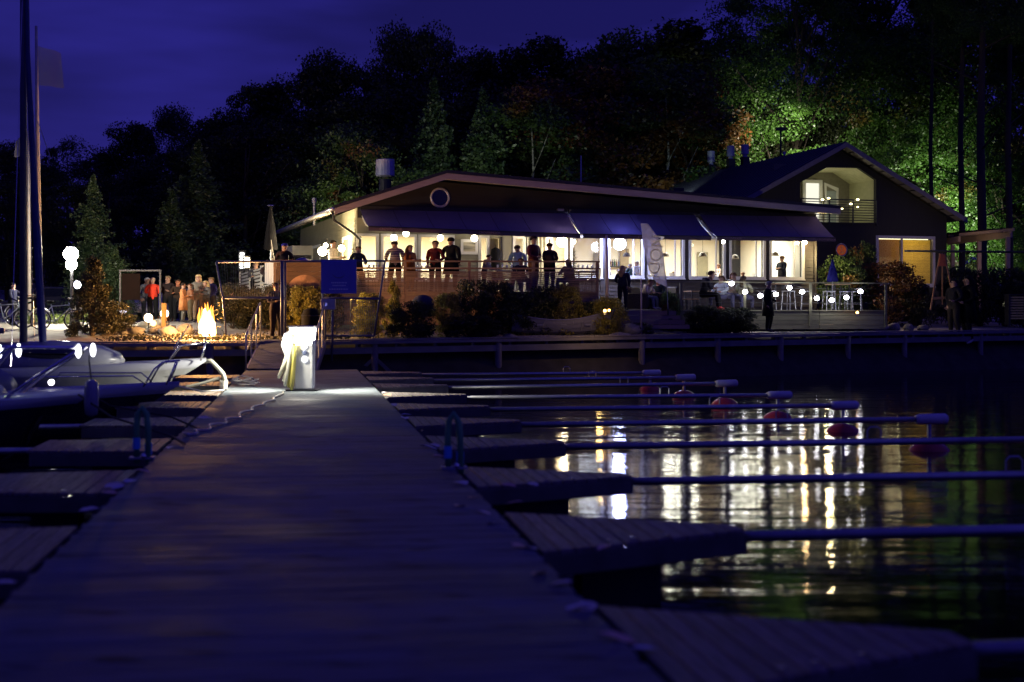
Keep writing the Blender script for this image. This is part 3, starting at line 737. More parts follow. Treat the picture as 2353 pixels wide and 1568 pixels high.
# lap siding boards (thin ledges) on the front wall, real relief
def siding(l0, l1, z0, z1, m, y=0.):
    m_ = MB(); z = z0
    spans = [(l0, l1)]
    while z < z1:
        cuts = sorted([(w[0] - .09, w[1] + .09) for w in wins + [door + ('d',)] if w[2] - .1 < z + .07 and w[3] + .08 > z + .07 and w[1] > l0 and w[0] < l1])
        x = l0
        for (a, b_) in cuts:
            if a - x > .03: m_.add([(x, y - .004, z + .137), (a, y - .004, z + .137), (a, y - .024, z), (x, y - .024, z), (x, y, z), (a, y, z)], [(0, 1, 2, 3), (3, 2, 5, 4)])
            x = max(x, b_)
        if l1 - x > .03: m_.add([(x, y - .004, z + .137), (l1, y - .004, z + .137), (l1, y - .024, z), (x, y - .024, z), (x, y, z), (l1, y, z)], [(0, 1, 2, 3), (3, 2, 5, 4)])
        z += .14
    return m_.build('siding_boards', m, rest, kind='stuff', fix=False)
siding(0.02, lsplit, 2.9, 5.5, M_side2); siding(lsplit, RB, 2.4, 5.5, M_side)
m_ = MB(); m_.b2((lsplit - .05, -.05, 2.3), (lsplit + .05, 0, 5.5)); m_.build('corner_board', M_frame, rest)
m_ = MB(); m_.b2((RB - .08, -.05, 2.3), (RB + .02, .02, 5.9)); m_.build('corner_board', M_side, rest)
def window(parent, l0, l1, z0, z1, y=0., mull=False, w=.07, m=None, glass=True):
    m = m or M_frame
    m_ = MB()
    m_.b2((l0 - w, y - .05, z0 - w), (l0 + .03, y + .04, z1 + w)); m_.b2((l1 - .03, y - .05, z0 - w), (l1 + w, y + .04, z1 + w))
    m_.b2((l0 + .031, y - .05, z1 - .03), (l1 - .031, y + .04, z1 + w)); m_.b2((l0 + .031, y - .05, z0 - w), (l1 - .031, y + .04, z0 + .03))
    o = m_.build('window', m, parent)
    m_ = MB(); m_.b2((l0 - w, y - .12, z0 - w - .035), (l1 + w, y - .051, z0 - w)); m_.build('sill', m, o)
    if mull: m_ = MB(); m_.b2(((l0 + l1) / 2 - .03, y - .03, z0 + .031), ((l0 + l1) / 2 + .03, y + .03, z1 - .031)); m_.build('mullion', m, o)
    if glass: m_ = MB(); m_.add([(l0, y + .06, z0), (l1, y + .06, z0), (l1, y + .06, z1), (l0, y + .06, z1)], [(0, 1, 2, 3)]); m_.build('pane', M_glass, o, fix=False)
    return o
for w in wins: window(rest, w[0], w[1], w[2], w[3], mull=(w[4] == 'r' and False))
for a in (fl(1456), fl(1552), fl(1646), fl(1738), fl(1826)):    # side lights of the big windows
    m_ = MB(); m_.b2((a - .02, .01, 3.56), (a + .02, .055, 4.97)); m_.build('mullion', M_frame, rest)
# side, back walls, floor, ceiling
m_ = MB(); sw = [(1.2, 3.3, 2.6, 4.9), (3.6, 3.3, 5.4, 4.9)]
m_.holed([(0.22, 2.2), (DEP, 2.2), (DEP, 5.9), (.22, 5.9)], [[(1.3, 3.2), (2.7, 3.2), (2.7, 4.9), (1.3, 4.9)], [(8., 3.2), (10., 3.2), (10., 4.9), (8., 4.9)]], lambda y, t, z: Vector((0 + t, y, z)), .2)
m_.build('side_wall', M_side2, rest)
m_ = MB()
for i in range(19):
    z = 2.9 + i * .14; m_.add([(-.004, .2, z + .137), (-.004, DEP, z + .137), (-.024, DEP, z), (-.024, .2, z), (0, .2, z), (0, DEP, z)], [(0, 1, 2, 3), (3, 2, 5, 4)])
m_.build('siding_boards', M_side2, rest, kind='stuff', fix=False)
for (y0, y1) in ((1.3, 2.7), (8., 10.)):
    m_ = MB()
    for (a, b_, c, d) in ((y0 - .08, y0 + .03, 3.12, 4.98), (y1 - .03, y1 + .08, 3.12, 4.98), (y0 + .03, y1 - .03, 4.87, 4.98), (y0 + .03, y1 - .03, 3.12, 3.23)): m_.b2((-.05, a, c), (.05, b_, d))
    o = m_.build('window', M_frame, rest); m_ = MB(); m_.add([(.08, y0, 3.2), (.08, y1, 3.2), (.08, y1, 4.9), (.08, y0, 4.9)], [(0, 1, 2, 3)]); m_.build('pane', M_glass, o, fix=False)
m_ = MB(); m_.b2((RB - .2, .22, 2.2), (RB, DEP, 5.9)); m_.build('side_wall', M_side, rest)
m_ = MB(); m_.b2((0.2, 6.5, 2.2), (RB - .2, 6.7, 5.8)); m_.build('interior_wall', M_int, rest)
m_ = MB(); m_.b2((RB - .27, .25, 2.86), (RB - .21, 6.48, 5.34)); m_.build('interior_wall', M_int, rest)
m_ = MB(); m_.b2((.22, 2.8, 2.86), (.26, 6.48, 5.34)); m_.build('interior_wall', M_int, rest)
m_ = MB(); m_.b2((lsplit - .6, .23, 2.86), (lsplit - .5, 3.5, 5.5)); m_.build('interior_wall', M_int, rest)
m_ = MB(); m_.b2((0.2, .22, 2.7), (RB - .2, 6.5, 2.85)); m_.build('interior_floor', mat('oak floor', (.35, .24, .14), .5, scale=3, stretch=(.5, 6, 1)), rest)
m_ = MB(); m_.b2((0.2, .22, 5.35), (RB - .2, 6.5, 5.42)); m_.build('interior_ceiling', M_int, rest)
m_ = MB(); m_.b2((0, .0, 1.2), (RB, .2, 2.2)); m_.build('plinth', mat('dark plinth', (.06, .06, .06), .9), rest)
# roof slabs
def roof_slab(l0, z0, l1, z1, y0=-1.3, y1=DEP + .4, th=.10):
    m_ = MB(); m_.prism([(l0, y0, z0), (l1, y0, z1), (l1, y0, z1 + th), (l0, y0, z0 + th)], (0, y1 - y0, 0)); return m_.build('roof', M_roof, rest)
ZE, ZA, ZR = 5.72, 7.06, 6.14
lA = 2.99; lL = -1.05
roof_slab(lL, ZE, lA, ZA); roof_slab(lA, ZA, RB + .35, ZR)
# fascia boards on the gable front
for (l0, z0, l1, z1) in ((lL, ZE, lA, ZA), (lA, ZA, RB + .35, ZR)):
    m_ = MB(); m_.prism([(l0, -1.345, z0 - .17), (l1, -1.345, z1 - .17), (l1, -1.345, z1 + .045), (l0, -1.345, z0 + .045)], (0, .043, 0)); m_.build('fascia', M_fascia, rest)
    m_ = MB(); m_.prism([(l0, -1.36, z0 + .05), (l1, -1.36, z1 + .05), (l1, -1.36, z1 + .16), (l0, -1.36, z0 + .16)], (0, .05, 0)); m_.build('verge_flashing', M_dark, rest)
    m_ = MB(); m_.prism([(l0, -1.3, z0 - .06), (l1, -1.3, z1 - .06), (l1, -1.3, z1 - .02), (l0, -1.3, z0 - .02)], (0, 1.24, 0)); m_.build('soffit', M_soffit, rest)
# left eave soffit boards (seen from below), gutter
for i in range(7):
    a = lL + .05 + i * .15; za = ZE + .334 * (a - lL) - .05
    m_ = MB(); m_.prism([(a, .0, za), (a + .142, .0, za + .047), (a + .142, .0, za + .067), (a, .0, za + .02)], (0, DEP, 0)); m_.build('soffit_board', M_soffit, rest)
m_ = MB(); m_.tube([(lL - .06, -1.35, ZE + .02), (lL - .06, DEP + .4, ZE + .02)], .075, 10); m_.build('gutter', mat('pale metal gutter', (.65, .65, .66), .3, .6), rest, smooth=True)
m_ = MB(); m_.tube([(lL - .05, -1.2, ZE - .03), (lL + .02, -1.15, ZE - .35), (lL + .75, -.75, ZE - .75), (.1, -.1, ZE - .95), (.08, -.07, ZE - 1.2), (.08, -.07, 3.0)], .045, 8); m_.build('downpipe', M_dark, rest, smooth=True)
# small porch roof box on the side wall
m_ = MB(); m_.b2((-.9, 9.8, 4.6), (-.02, 12.3, 5.0)); m_.build('side_canopy', M_soffit, rest)
# roof furniture
cu = fl(885, 3.0)
m_ = MB(); m_.lathe([(.24, 5.9), (.24, 7.25)], (cu, 3., 0), 16); ch = m_.build('ventilation_stack', M_dark, rest)
m_ = MB(); m_.lathe([(.30, 7.35), (.36, 7.38), (.36, 7.98), (.34, 8.0)], (cu, 3., 0), 20); m_.build('drum_cowl', mat('pale steel cowl', (.45, .45, .55), .5, .3), ch, smooth=False)
m_ = MB(); m_.lathe([(.05, 5.5), (.05, 6.45)], (fl(722, 4), 4., 0), 8); m_.lathe([(.09, 6.35), (.09, 6.55)], (fl(722, 4), 4., 0), 8); m_.build('flue', M_galv, rest)
m_ = MB(); l_ = fl(1335, 2.); m_.tube([(l_, 2., 6.5), (l_, 2., fz(1335, 358, 2.))], .03, 6); m_.build('antenna_pole', M_galv, rest)
m_ = MB(); m_.b2((fl(1283) - .1, -.25, 5.95), (fl(1283) + .14, -.1, 6.02)); m_.build('floodlight_case', mat('pale floodlight case', (.3, .3, .35), .5), rest)

# awnings
M_awn = mat('navy awning cloth', (.09, .075, .26), .8, var=.08, scale=2, transl=.05, spec=.2)
M_awnv = mat('dark awning valance', (.10, .07, .09), .8, var=.1)
M_let = mat('valance lettering', (.32, .22, .24), .7)
def awning(l0, l1, zb0, zb1, zt0, zt1, lab, words):
    root = empty('awning', W1(l0, 0, 0), RA, lab, 'awning', 'navy awnings over the restaurant windows')
    L = l1 - l0; PR = 1.6
    ns = 10; m_ = MB(); rows = []
    for j in range(5):
        f = j / 4; row = []
        for i in range(ns + 1):
            g = i / ns; zt = zt0 + (zt1 - zt0) * g; zb = zb0 + (zb1 - zb0) * g
            row.append((L * g, -.06 - (PR - .06) * f, zt + (zb + .14 - zt) * f - .05 * math.sin(math.pi * f)))
        rows.append(row)
    vs = [p for r in rows for p in r]; w = ns + 1
    m_.add(vs, [(j * w + i, j * w + i + 1, (j + 1) * w + i + 1, (j + 1) * w + i) for j in range(4) for i in range(ns)])
    m_.build('awning_cloth', M_awn, root, fix=False, smooth=True)
    m_ = MB(); vs = []; k = 40
    for i in range(k + 1):
        g = i / k; zb = zb0 + (zb1 - zb0) * g; vs += [(L * g, -PR - .02 + .01 * math.sin(i * 1.3), zb + .15), (L * g, -PR - .035 + .012 * math.sin(i * 1.3 + .5), zb + .012 * abs(math.sin(i * .785)))]
    m_.add(vs, [(2 * i, 2 * i + 2, 2 * i + 3, 2 * i + 1) for i in range(k)]); m_.build('valance', M_awnv, root, fix=False)
    m_ = MB(); m_.tube([(0, -PR, zb0 + .15), (L, -PR, zb1 + .15)], .03, 8); m_.build('front_bar', M_dark, root)
    m_ = MB(); m_.b2((0, -.12, zt0 - .02), (L, -.03, max(zt0, zt1) + .07)); m_.build('cassette', M_dark, root)
    for g in range(1, int(L / 1.2)):
        x = g * 1.2; zt = zt0 + (zt1 - zt0) * x / L; zb = zb0 + (zb1 - zb0) * x / L
        m_ = MB(); m_.tube([(x, -.06 - (PR - .06) * f, zt + (zb + .14 - zt) * f - .05 * math.sin(math.pi * f) + .006) for f in (0, .25, .5, .75, 1)], .008, 4); m_.build('seam', mat('awning seam thread', (.05, .04, .10), .9, spec=.1), root)
    for x in (.08, L / 2, L - .08):
        m_ = MB(); zt = zt0 + (zt1 - zt0) * x / L; zb = zb0 + (zb1 - zb0) * x / L
        m_.tube([(x, -.05, zt - .25), (x - .02, -.85, (zt + zb) / 2 - .18), (x, -PR + .03, zb + .12)], .025, 6); m_.build('folding_arm', M_white, root)
    for g in words:
        x = L * g; zb = zb0 + (zb1 - zb0) * g
        text_part('lettering', 'CROWNMOOR', .115, Matrix.Translation((x, -PR - .055, zb + .085)) @ Matrix.Rotation(R(90), 4, 'X'), M_let, root)
    return root
awning(.10, 7.92, 4.99, 4.84, 5.86, 5.90, 'longest navy awning, over the terrace below the round window', (.10, .56))
awning(8.02, 13.12, 4.85, 4.85, 5.90, 5.95, 'middle navy awning behind the feather flag', (.5,))
awning(13.36, 18.36, 4.86, 4.88, 5.95, 6.0, 'navy awning at the dark end of the restaurant above the string lights', (.12, .92))
for l_ in (7.97, 13.24):
    m_ = MB(); m_.bar((l_, -.04, 5.80), (l_ + .02, -1.55, 4.98), .09, .06); m_.build('lit_rafter', M_white, rest)

# lamps of the restaurant front
lampg = 'lamps along the restaurant front'
def globe(u, v, y, r, em, lab, rod=None, nm='globe_lamp', name_='globe lamp', D=None):
    l_ = fl(u, y); z = fz(u, v, y); c = W1(l_, y, z)
    root = empty(nm, c, RA, lab, name_, lampg)
    m_ = MB(); m_.ball((0, 0, 0), r, 14, 8); m_.build('globe', em, root, smooth=True)
    m_ = MB(); top = rod if rod else .25
    m_.tube([(0, 0, r * .9), (0, 0, r + .05)], r * .45, 8); m_.tube([(0, 0, r), (0, 0, r + top)], .01, 5); m_.build('fitting', M_dark, root)
    return c
E_w = emat('warm white globe', (1, .86, .62), 9.); E_blue = emat('cold bright lamp', (.36, .42, 1.), 150.); E_am = emat('amber bright lamp', (1, .70, .36), 60.)
globe(905, 547, -.5, .13, E_w, 'white globe lamp in front of the striped shirt man, first from the terrace end')
globe(933, 537, -1.0, .12, E_w, 'white globe lamp hanging at the valance above the woman in orange')
globe(1012, 547, -.5, .12, E_w, 'white globe lamp above the man in the dark red jacket')
globe(1090, 548, -.5, .13, E_w, 'white globe lamp beside the framed picture')
globe(1291, 556, -.9, .20, E_am, 'large amber lamp glaring beneath the awning corner')
globe(1318, 556, -.6, .09, E_blue if False else E_w, 'small lamp hanging by the spiky potted plant')
globe(1424, 561, -.7, .23, E_blue, 'large blue white lamp glaring at the window behind the pale pole')
globe(1849, 557, -.25, .085, emat('corner lamp glow', (1, .66, .30), 190.), 'small amber wall lamp at the dark corner of the restaurant')
globe(785, 571, -.6, .12, E_am, 'bright lamp held level beside the man in the white shirt')
globe(1662, 556, -1.35, .07, emat('white spot lamp', (1, .97, .85), 20.), 'small white lamp at the gap between the middle and end awnings')
cL = P(741, 578, 52.2); sl = empty('wall_lamp', cL, RA, 'bright lobed lamp on the lit side wall of the restaurant', 'wall lamp', lampg)
m_ = MB(); m_.ball((0, 0, 0), .17, 14, 8); m_.ball((.12, 0, .22), .09, 10, 6); m_.build('globe', emat('side lamp glow', (1, .84, .5), 26.), sl, smooth=True)
m_ = MB(); m_.tube([(.12, 0, .2), (.22, .3, .5)], .03, 6); m_.build('bracket', M_dark, sl)
# lit interior of the restaurant: ceiling panels (real lamps that the photograph shows through the glass)
for i, (l_, y_, e, c) in enumerate(((2.2, 3., 620, (1, .92, .64)), (5., 3., 420, (1, .92, .64)), (10.3, 3., 120, (.82, .86, 1.)), (13.9, 3., 400, (1, .97, .82)), (16.8, 3., 215, (1, .97, .80)))):
    pan = empty('ceiling_lamp', W1(l_, y_, 5.3), RA, f'{ORD[i]} ceiling lamp panel inside the restaurant, counted from the terrace end', 'ceiling lamp', 'ceiling lamps inside the restaurant')
    m_ = MB(); m_.b2((-.75, -.75, -.0), (.75, .75, .04)); m_.build('case', M_white, pan)
    L_ = light('ceiling_light', 'AREA', W1(l_, y_, 5.28), e, c, 1.5, rot=Vector((0, 0, -1)))
# curtains, picture
cur = empty('curtain', W1(fl(1204), .3, 2.9), RA, 'long pale curtain hanging in the terrace opening behind the man with the cap', 'curtain')
Lc = fl(1257) - fl(1204)
m_ = MB(); vs = []
for i in range(61):
    g = i / 60; vs += [(Lc * g, -.35 + .05 * math.sin(g * 40), 0), (Lc * g, -.35 + .04 * math.sin(g * 40), 2.05)]
m_.add(vs, [(2 * i, 2 * i + 2, 2 * i + 3, 2 * i + 1) for i in range(60)]); m_.build('cloth', mat('pale curtain cloth', (.48, .48, .38), .8, transl=.3), cur, fix=False, smooth=True)
m_ = MB(); m_.tube([(0, -.35, 2.08), (Lc, -.35, 2.08)], .02, 6); m_.build('rail', M_dark, cur)
pic = empty('framed_picture', W1(fl(1058), -.03, 0), RA, 'white framed seascape picture on the wall between window and door', 'picture')
pl = fl(1097) - fl(1058); z0, z1 = 4.28, 4.84
m_ = MB(); m_.b2((0, -.04, z0), (pl, 0, z1)); m_.build('frame', M_white, pic, bevel=.01)
m_ = MB(); m_.b2((.1, -.05, z0 + .11), (pl - .1, -.041, z1 - .11)); m_.build('print', mat('misty sea print', (.55, .50, .36), .6, scale=1.4, stretch=(.5, 1, 5), color2=(.12, .12, .10), contrast=.12), pic)
m_ = MB(); m_.b2((door[0] - .06, -.03, 2.87), (door[0], .05, 4.95)); m_.b2((door[1], -.03, 2.87), (door[1] + .06, .05, 4.95)); m_.build('door_frame', M_dark, rest)
m_ = MB(); m_.b2((door[0], .3, 2.87), (door[1], .34, 4.9)); m_.build('half_open_door', mat('beige door', (.40, .34, .24), .6), rest)
for i, (u, h_) in enumerate(((1139, 1.05),)):
    c = W1(fl(u, -.15), -.15, 0); co_ = empty('hanging_coat', (c.x, c.y, 0), RA, 'black coat and scarf hanging beside the terrace door', 'coat')
    m_ = MB(); m_.lathe([(.04, 4.55), (.17, 4.48), (.2, 4.3), (.17, 4.0), (.2, 3.6), (.16, 3.35), (.05, 3.33)], (0, 0, 0), 10, sy=.5); m_.build('cloth', M_black, co_, smooth=True)
    m_ = MB(); m_.tube([(0, .03, 4.5), (0, .05, 4.66)], .012, 5); m_.build('hook', M_dark, co_)

# interior furniture seen through the right-hand windows
def table(loc, rz, lab, h=.74, w=.8, d=.8, m=None, group='tables inside the restaurant'):
    root = empty('table', loc, rz, lab, 'table', group)
    m_ = MB(); m_.b2((-w / 2, -d / 2, h - .03), (w / 2, d / 2, h)); m_.build('table_top', m or mat('oak table top', (.42, .28, .15), .5, scale=3, stretch=(.5, 5, 1)), root, bevel=.006)
    for sx in (-1, 1):
        for sy in (-1, 1):
            m_ = MB(); m_.b2((sx * (w / 2 - .05) - .02, sy * (d / 2 - .05) - .02, 0), (sx * (w / 2 - .05) + .02, sy * (d / 2 - .05) + .02, h - .031)); m_.build('leg', M_dark, root)
    return root
def chair(loc, rz, lab, m, mleg, group, stool=False, sh=.46):
    root = empty('bar_stool' if stool else 'chair', loc, rz, lab, 'bar stool' if stool else 'chair', group)
    w = .36 if stool else .44
    m_ = MB(); m_.b2((-w / 2, -w / 2, sh - .03), (w / 2, w / 2, sh + .01)); m_.build('seat', m, root, bevel=.01)
    for sx in (-1, 1):
        for sy in (-1, 1):
            m_ = MB(); m_.tube([(sx * (w / 2 - .03), sy * (w / 2 - .03), sh - .03), (sx * (w / 2 + .01), sy * (w / 2 + .01), 0)], .013, 6); m_.build('leg', mleg, root)
    if not stool:
        m_ = MB(); pts = []
        vs = []
        for i in range(7):
            a = -1 + i / 3; vs += [(a * w / 2, w / 2 + .03 - .05 * a * a, sh + .02), (a * w / 2 * .95, w / 2 + .09 - .05 * a * a, sh + .42)]
        m_.add(vs, [(2 * i, 2 * i + 2, 2 * i + 3, 2 * i + 1) for i in range(6)]); m_.build('backrest', m, root, fix=False, smooth=True)
    else:
        m_ = MB(); m_.ring((0, 0, .25), w / 2 + .0, .01, 'z', 14, 5); m_.build('foot_ring', mleg, root)
    return root
for i, (l_, y_) in enumerate(((11.2, 1.3), (13.9, 1.5), (15.6, 1.3), (17.3, 1.2))):
    table(W1(l_, y_, FLZ), RA, f'{ORD[i]} dining table behind the big windows, counted from the blue white lamp')
    for j, dx in enumerate((-.75, .7)):
        chair(W1(l_ + dx, y_ + .1, FLZ), RA + (R(90) if dx < 0 else R(-90)), f'white chair {"before" if j == 0 else "beyond"} the {ORD[i]} dining table inside the restaurant', M_white, M_steel, 'chairs inside the restaurant')
pc2 = empty('framed_picture', W1(fl(1705, 6.3), 6.44, 0), RA, 'small dark picture on the back wall seen through the window with the seated guest', 'picture')
m_ = MB(); m_.b2((-.5, 0, 4.55), (.4, .04, 4.85)); m_.build('frame', mat('dark print', (.25, .22, .15), .6), pc2)
m_ = MB(); m_.b2((-.5, -.01, 4.2), (.45, .04, 4.45)); m_.build('frame', mat('ochre print', (.6, .4, .15), .6), pc2)

for i, (l_, y_, zb) in enumerate(((11.0, 1.6, 4.35), (12.9, 2.2, 4.4), (14.3, 1.7, 4.4), (15.9, 2.1, 4.35), (17.4, 1.5, 4.45))):
    pd = empty('pendant_lamp', W1(l_, y_, zb), RA, f'{ORD[i]} dark shaded pendant lamp inside the restaurant, counted from the blue white lamp', 'pendant lamp', 'pendant lamps inside the restaurant')
    m_ = MB(); m_.lathe([(.17, 0), (.12, .12), (.03, .17)], (0, 0, 0), 12); m_.build('shade', mat('smoky lamp shade', (.10, .08, .06), .6), pd)
    m_ = MB(); m_.tube([(0, 0, .17), (0, 0, 5.34 - zb)], .008, 4); m_.build('cord', M_dark, pd)
for i, (l0_, l1_, z0_, z1_, c_) in enumerate(((11.4, 12.0, 3.6, 4.7, (.22, .20, .22)), (12.6, 13.0, 2.86, 4.9, (.30, .24, .16)), (16.2, 16.7, 2.86, 4.8, (.28, .26, .18)), (17.6, 18.0, 3.9, 4.6, (.10, .14, .16)))):
    wd = empty(['wall_cabinet', 'inner_door', 'inner_door', 'framed_picture'][i], W1(l0_, 6.44, 0), RA, ['grey cabinet on the back wall seen past the feather flag', 'beige inner door in the back wall beside the brightest window', 'pale inner door in the back wall of the restaurant end', 'dark picture on the back wall behind the waiter with folded arms'][i], ['cabinet', 'door', 'door', 'picture'][i], kind='thing')
    m_ = MB(); m_.b2((0, -.06, z0_), (l1_ - l0_, 0, z1_)); m_.build('panel', mat('inner panel %d' % i, c_, .6), wd, bevel=.01)
    m_ = MB(); m_.b2((l1_ - l0_ - .08, -.09, (z0_ + z1_) / 2), (l1_ - l0_ - .05, -.06, (z0_ + z1_) / 2 + .1)); m_.build('knob', M_dark, wd)
bs = empty('bottle_shelf', W1(12.1, 6.35, 4.1), RA, 'shelf with dark bottles on the back wall between cabinet and door', 'shelf')
m_ = MB(); m_.b2((-.1, -.15, 0), (.5, .1, .04)); m_.build('board', M_dark, bs)
for k in range(6): m_ = MB(); m_.lathe([(.035, .04), (.035, .22), (.012, .28), (.012, .34)], (-.04 + .09 * k, -.02, 0), 8); m_.build('bottle', mat('bottle glass %d' % (k % 3), [(.05, .12, .05), (.2, .1, .03), (.04, .05, .12)][k % 3], .1), bs)

# ------------------------------------------------------------------ upper terrace
TP0 = Vector((XU(632, 47.4), 47.4, 0)); TP1 = Vector((XU(1372, 48.1), 48.1, 0))
td = (TP1 - TP0).normalized(); tl = (TP1 - TP0).length; tn = Vector((-td.y, td.x, 0))
TRZ = math.atan2(td.y, td.x)
ter = empty('upper_terrace', TP0, TRZ, 'raised timber terrace in front of the lit restaurant with slatted railing', 'terrace')
M_deckw = mat('terrace deck wood', (.22, .17, .12), .7, scale=3, stretch=(.6, 6, 1), color2=(.35, .28, .2), rand=.2)
M_slat = mat('terrace slat wood', (.17, .115, .085), .7, scale=3, stretch=(.5, 5, 5), color2=(.27, .18, .135), rand=.25, bump=.2)
pA = TP0; pB = TP1; pC = W1(8.6, -.03, 0); pD = W1(-.2, -.03, 0); pE = W1(-3.0, 11, 0); pF = W1(-.05, 11, 0)
m_ = MB(); m_.prism([pA, pB, pC, W1(-.05, -.03, 0), pF, pE], (0, 0, .14)); o = m_.build('terrace_floor', M_deckw, ter, world=True); o.location.z += 2.71
nbay = 5; bl = tl / nbay
for i in range(nbay + 1):
    m_ = MB(); m_.b2((i * bl - .05, -.05, 1.7), (i * bl + .05, .05, 3.84)); m_.build('post', M_slat, ter, bevel=.006)
m_ = MB(); m_.b2((-.05, -.06, 3.84), (tl + .1, .06, 3.89)); m_.build('top_rail', M_slat, ter)
m_ = MB(); m_.b2((-.03, -.075, 3.40 + .2), (tl + .1, -.052, 3.40 + .255)); m_.build('upper_slat', M_slat, ter)
slm = {}
for i in range(nbay):
    for k in range(12):
        z = 3.50 - k * .0665
        if i == 0: continue
        if 's' not in slm:
            m_ = MB(); m_.b2((.02, -.075, -.024), (bl - .02, -.052, .024)); o = m_.build('slat', M_slat, ter); slm['s'] = o.data
        else: o = link('slat', slm['s'], ter)
        o.location = (i * bl, rnd.uniform(-.002, .002), z)
    for k in range(8):
        z = 2.66 - k * .125
        if 'b' not in slm:
            m_ = MB(); m_.b2((.01, -.077, -.058), (bl - .01, -.052, .058)); o = m_.build('skirt_board', M_slat, ter); slm['b'] = o.data
        else: o = link('skirt_board', slm['b'], ter)
        o.location = (i * bl, 0, z)
# brown boarded panel in the first bay with a light pool and branch shadows put in as a coloured plate
M_pan = mat('brown fence panel', (.07, .04, .028), .8, scale=2, color2=(.12, .07, .045))
for k in range(7):
    m_ = MB(); m_.b2((.06, -.08, 2.74 + k * .155), (bl - .06, -.052, 2.74 + k * .155 + .148)); m_.build('panel_board', M_pan, ter)
m_ = MB(); pts = [(1.0 + .62 * math.cos(R(a)), -.1, 2.78 + .62 * math.sin(R(a))) for a in range(0, 181, 10)]; m_.prism(pts, (0, .018, 0)); m_.build('half_round_light_pool', mat('painted light pool', (.45, .26, .16), .8, scale=2.2, color2=(.16, .09, .06), contrast=.08), ter)
# side railing receding along the left end
sd0 = Vector((XU(632, 47.4), 47.4, 0)); sd1 = Vector((XU(553, 58.5), 58.5, 0))
sr = empty('side_railing', sd0, 0, 'pale slatted railing along the receding side of the upper terrace', 'railing')
for k in range(7):
    z = 3.72 - k * .13
    m_ = MB(); m_.bar(sd0.lerp(sd1, .02) + Vector((-.03, 0, z)), sd1 + Vector((-.03, 0, z)), .03, .075 if k else .06); m_.build('slat', mat('pale slat paint', (.52, .50, .45), .7), sr, world=True)
for f in (0.02, .34, .66, 1.0):
    c = sd0.lerp(sd1, f); m_ = MB(); m_.b2((c.x - .05, c.y - .05, 1.8), (c.x + .05, c.y + .05, 3.84)); m_.build('post', MATS['pale slat paint'], sr, world=True)
wp = MB(); a = P(604, 655, 48.2); a1 = P(631, 600, 47.5); wp.prism([(a.x, 48.6, ZV(652, 48.4)), (a1.x + .0, 47.36, ZV(655, 47.5)), (a1.x, 47.36, ZV(600, 47.5)), (a.x, 48.6, ZV(604, 48.4))], (.03, .03, 0))
o = wp.build('banner_cloth', mat('white canvas banner', (.6, .58, .56), .8, var=.1, scale=2), None); tag(o, 'white canvas banner tied at the corner of the terrace railing', 'banner', kind='thing')

# ------------------------------------------------------------------ lower terrace and steps
LZ = 2.22
l0d = 50.6
LP = [Vector((XU(1562, 49.9), 49.9, 0)), Vector((XU(2032, 52.6), 52.6, 0))]
lt = empty('lower_terrace', LP[0], math.atan2(LP[1].y - LP[0].y, LP[1].x - LP[0].x), 'low plank terrace with wire railing and festoon bulbs below the dark restaurant end', 'terrace')
Lt = (LP[1] - LP[0]).length
m_ = MB(); m_.prism([LP[0] - Vector((3.6, .6, 0)), LP[0], LP[1], W1(18.6, -.05, 0) + Vector((1.6, 0, 0)), W1(8.7, -.05, 0)], (0, 0, .1)); o = m_.build('terrace_floor', M_deckw, lt, world=True); o.location.z += LZ - .1
M_gsk = mat('grey olive plank', (.15, .145, .085), .7, scale=3, stretch=(.5, 5, 5), color2=(.24, .23, .14), rand=.25, bump=.2)
for k in range(4):
    nseg = 3
    for j in range(nseg):
        a = Lt * j / nseg; b_ = Lt * (j + 1) / nseg
        m_ = MB(); m_.b2((a + .01, -.06, LZ - .02 - k * .165 - .155), (b_ - .01, -.02, LZ - .02 - k * .165)); m_.build('skirt_board', M_gsk, lt)
m_ = MB(); m_.b2((-.02, -.09, LZ - .015), (Lt + .02, .1, LZ + .02)); m_.build('edge_board', M_gsk, lt)
posts = [0, Lt * (1720 - 1562) / 470, Lt * .62, Lt]
posts = [0, Lt * .30, Lt * .62, Lt]
for x in posts:
    m_ = MB(); m_.b2((x - .045, -.12, 1.62), (x + .045, -.075, 3.21)); m_.build('post', M_gsk, lt)
m_ = MB(); m_.b2((-.8, -.13, 3.21), (Lt + .06, -.06, 3.25)); m_.build('top_rail', M_gsk, lt)
for z in (2.5, 2.78, 3.02):
    m_ = MB(); m_.tube([(0, -.1, z), (Lt, -.1, z)], .008, 5); m_.build('wire', M_dark, lt)
for k in range(4):
    m_ = MB(); z = LZ - .02 - .155 * k; y = -.35 * (k)
    c = LP[0] + Vector((-2.2, -.75, 0))
    m_.b2((-3.9, -.85 - .35 * k, z - .14), (-.55, -.5 - .35 * k + .0, z)); m_.build('step', mat('brown purple step wood', (.22, .16, .15), .75, scale=3, stretch=(.5, 5, 5), rand=.15), lt)
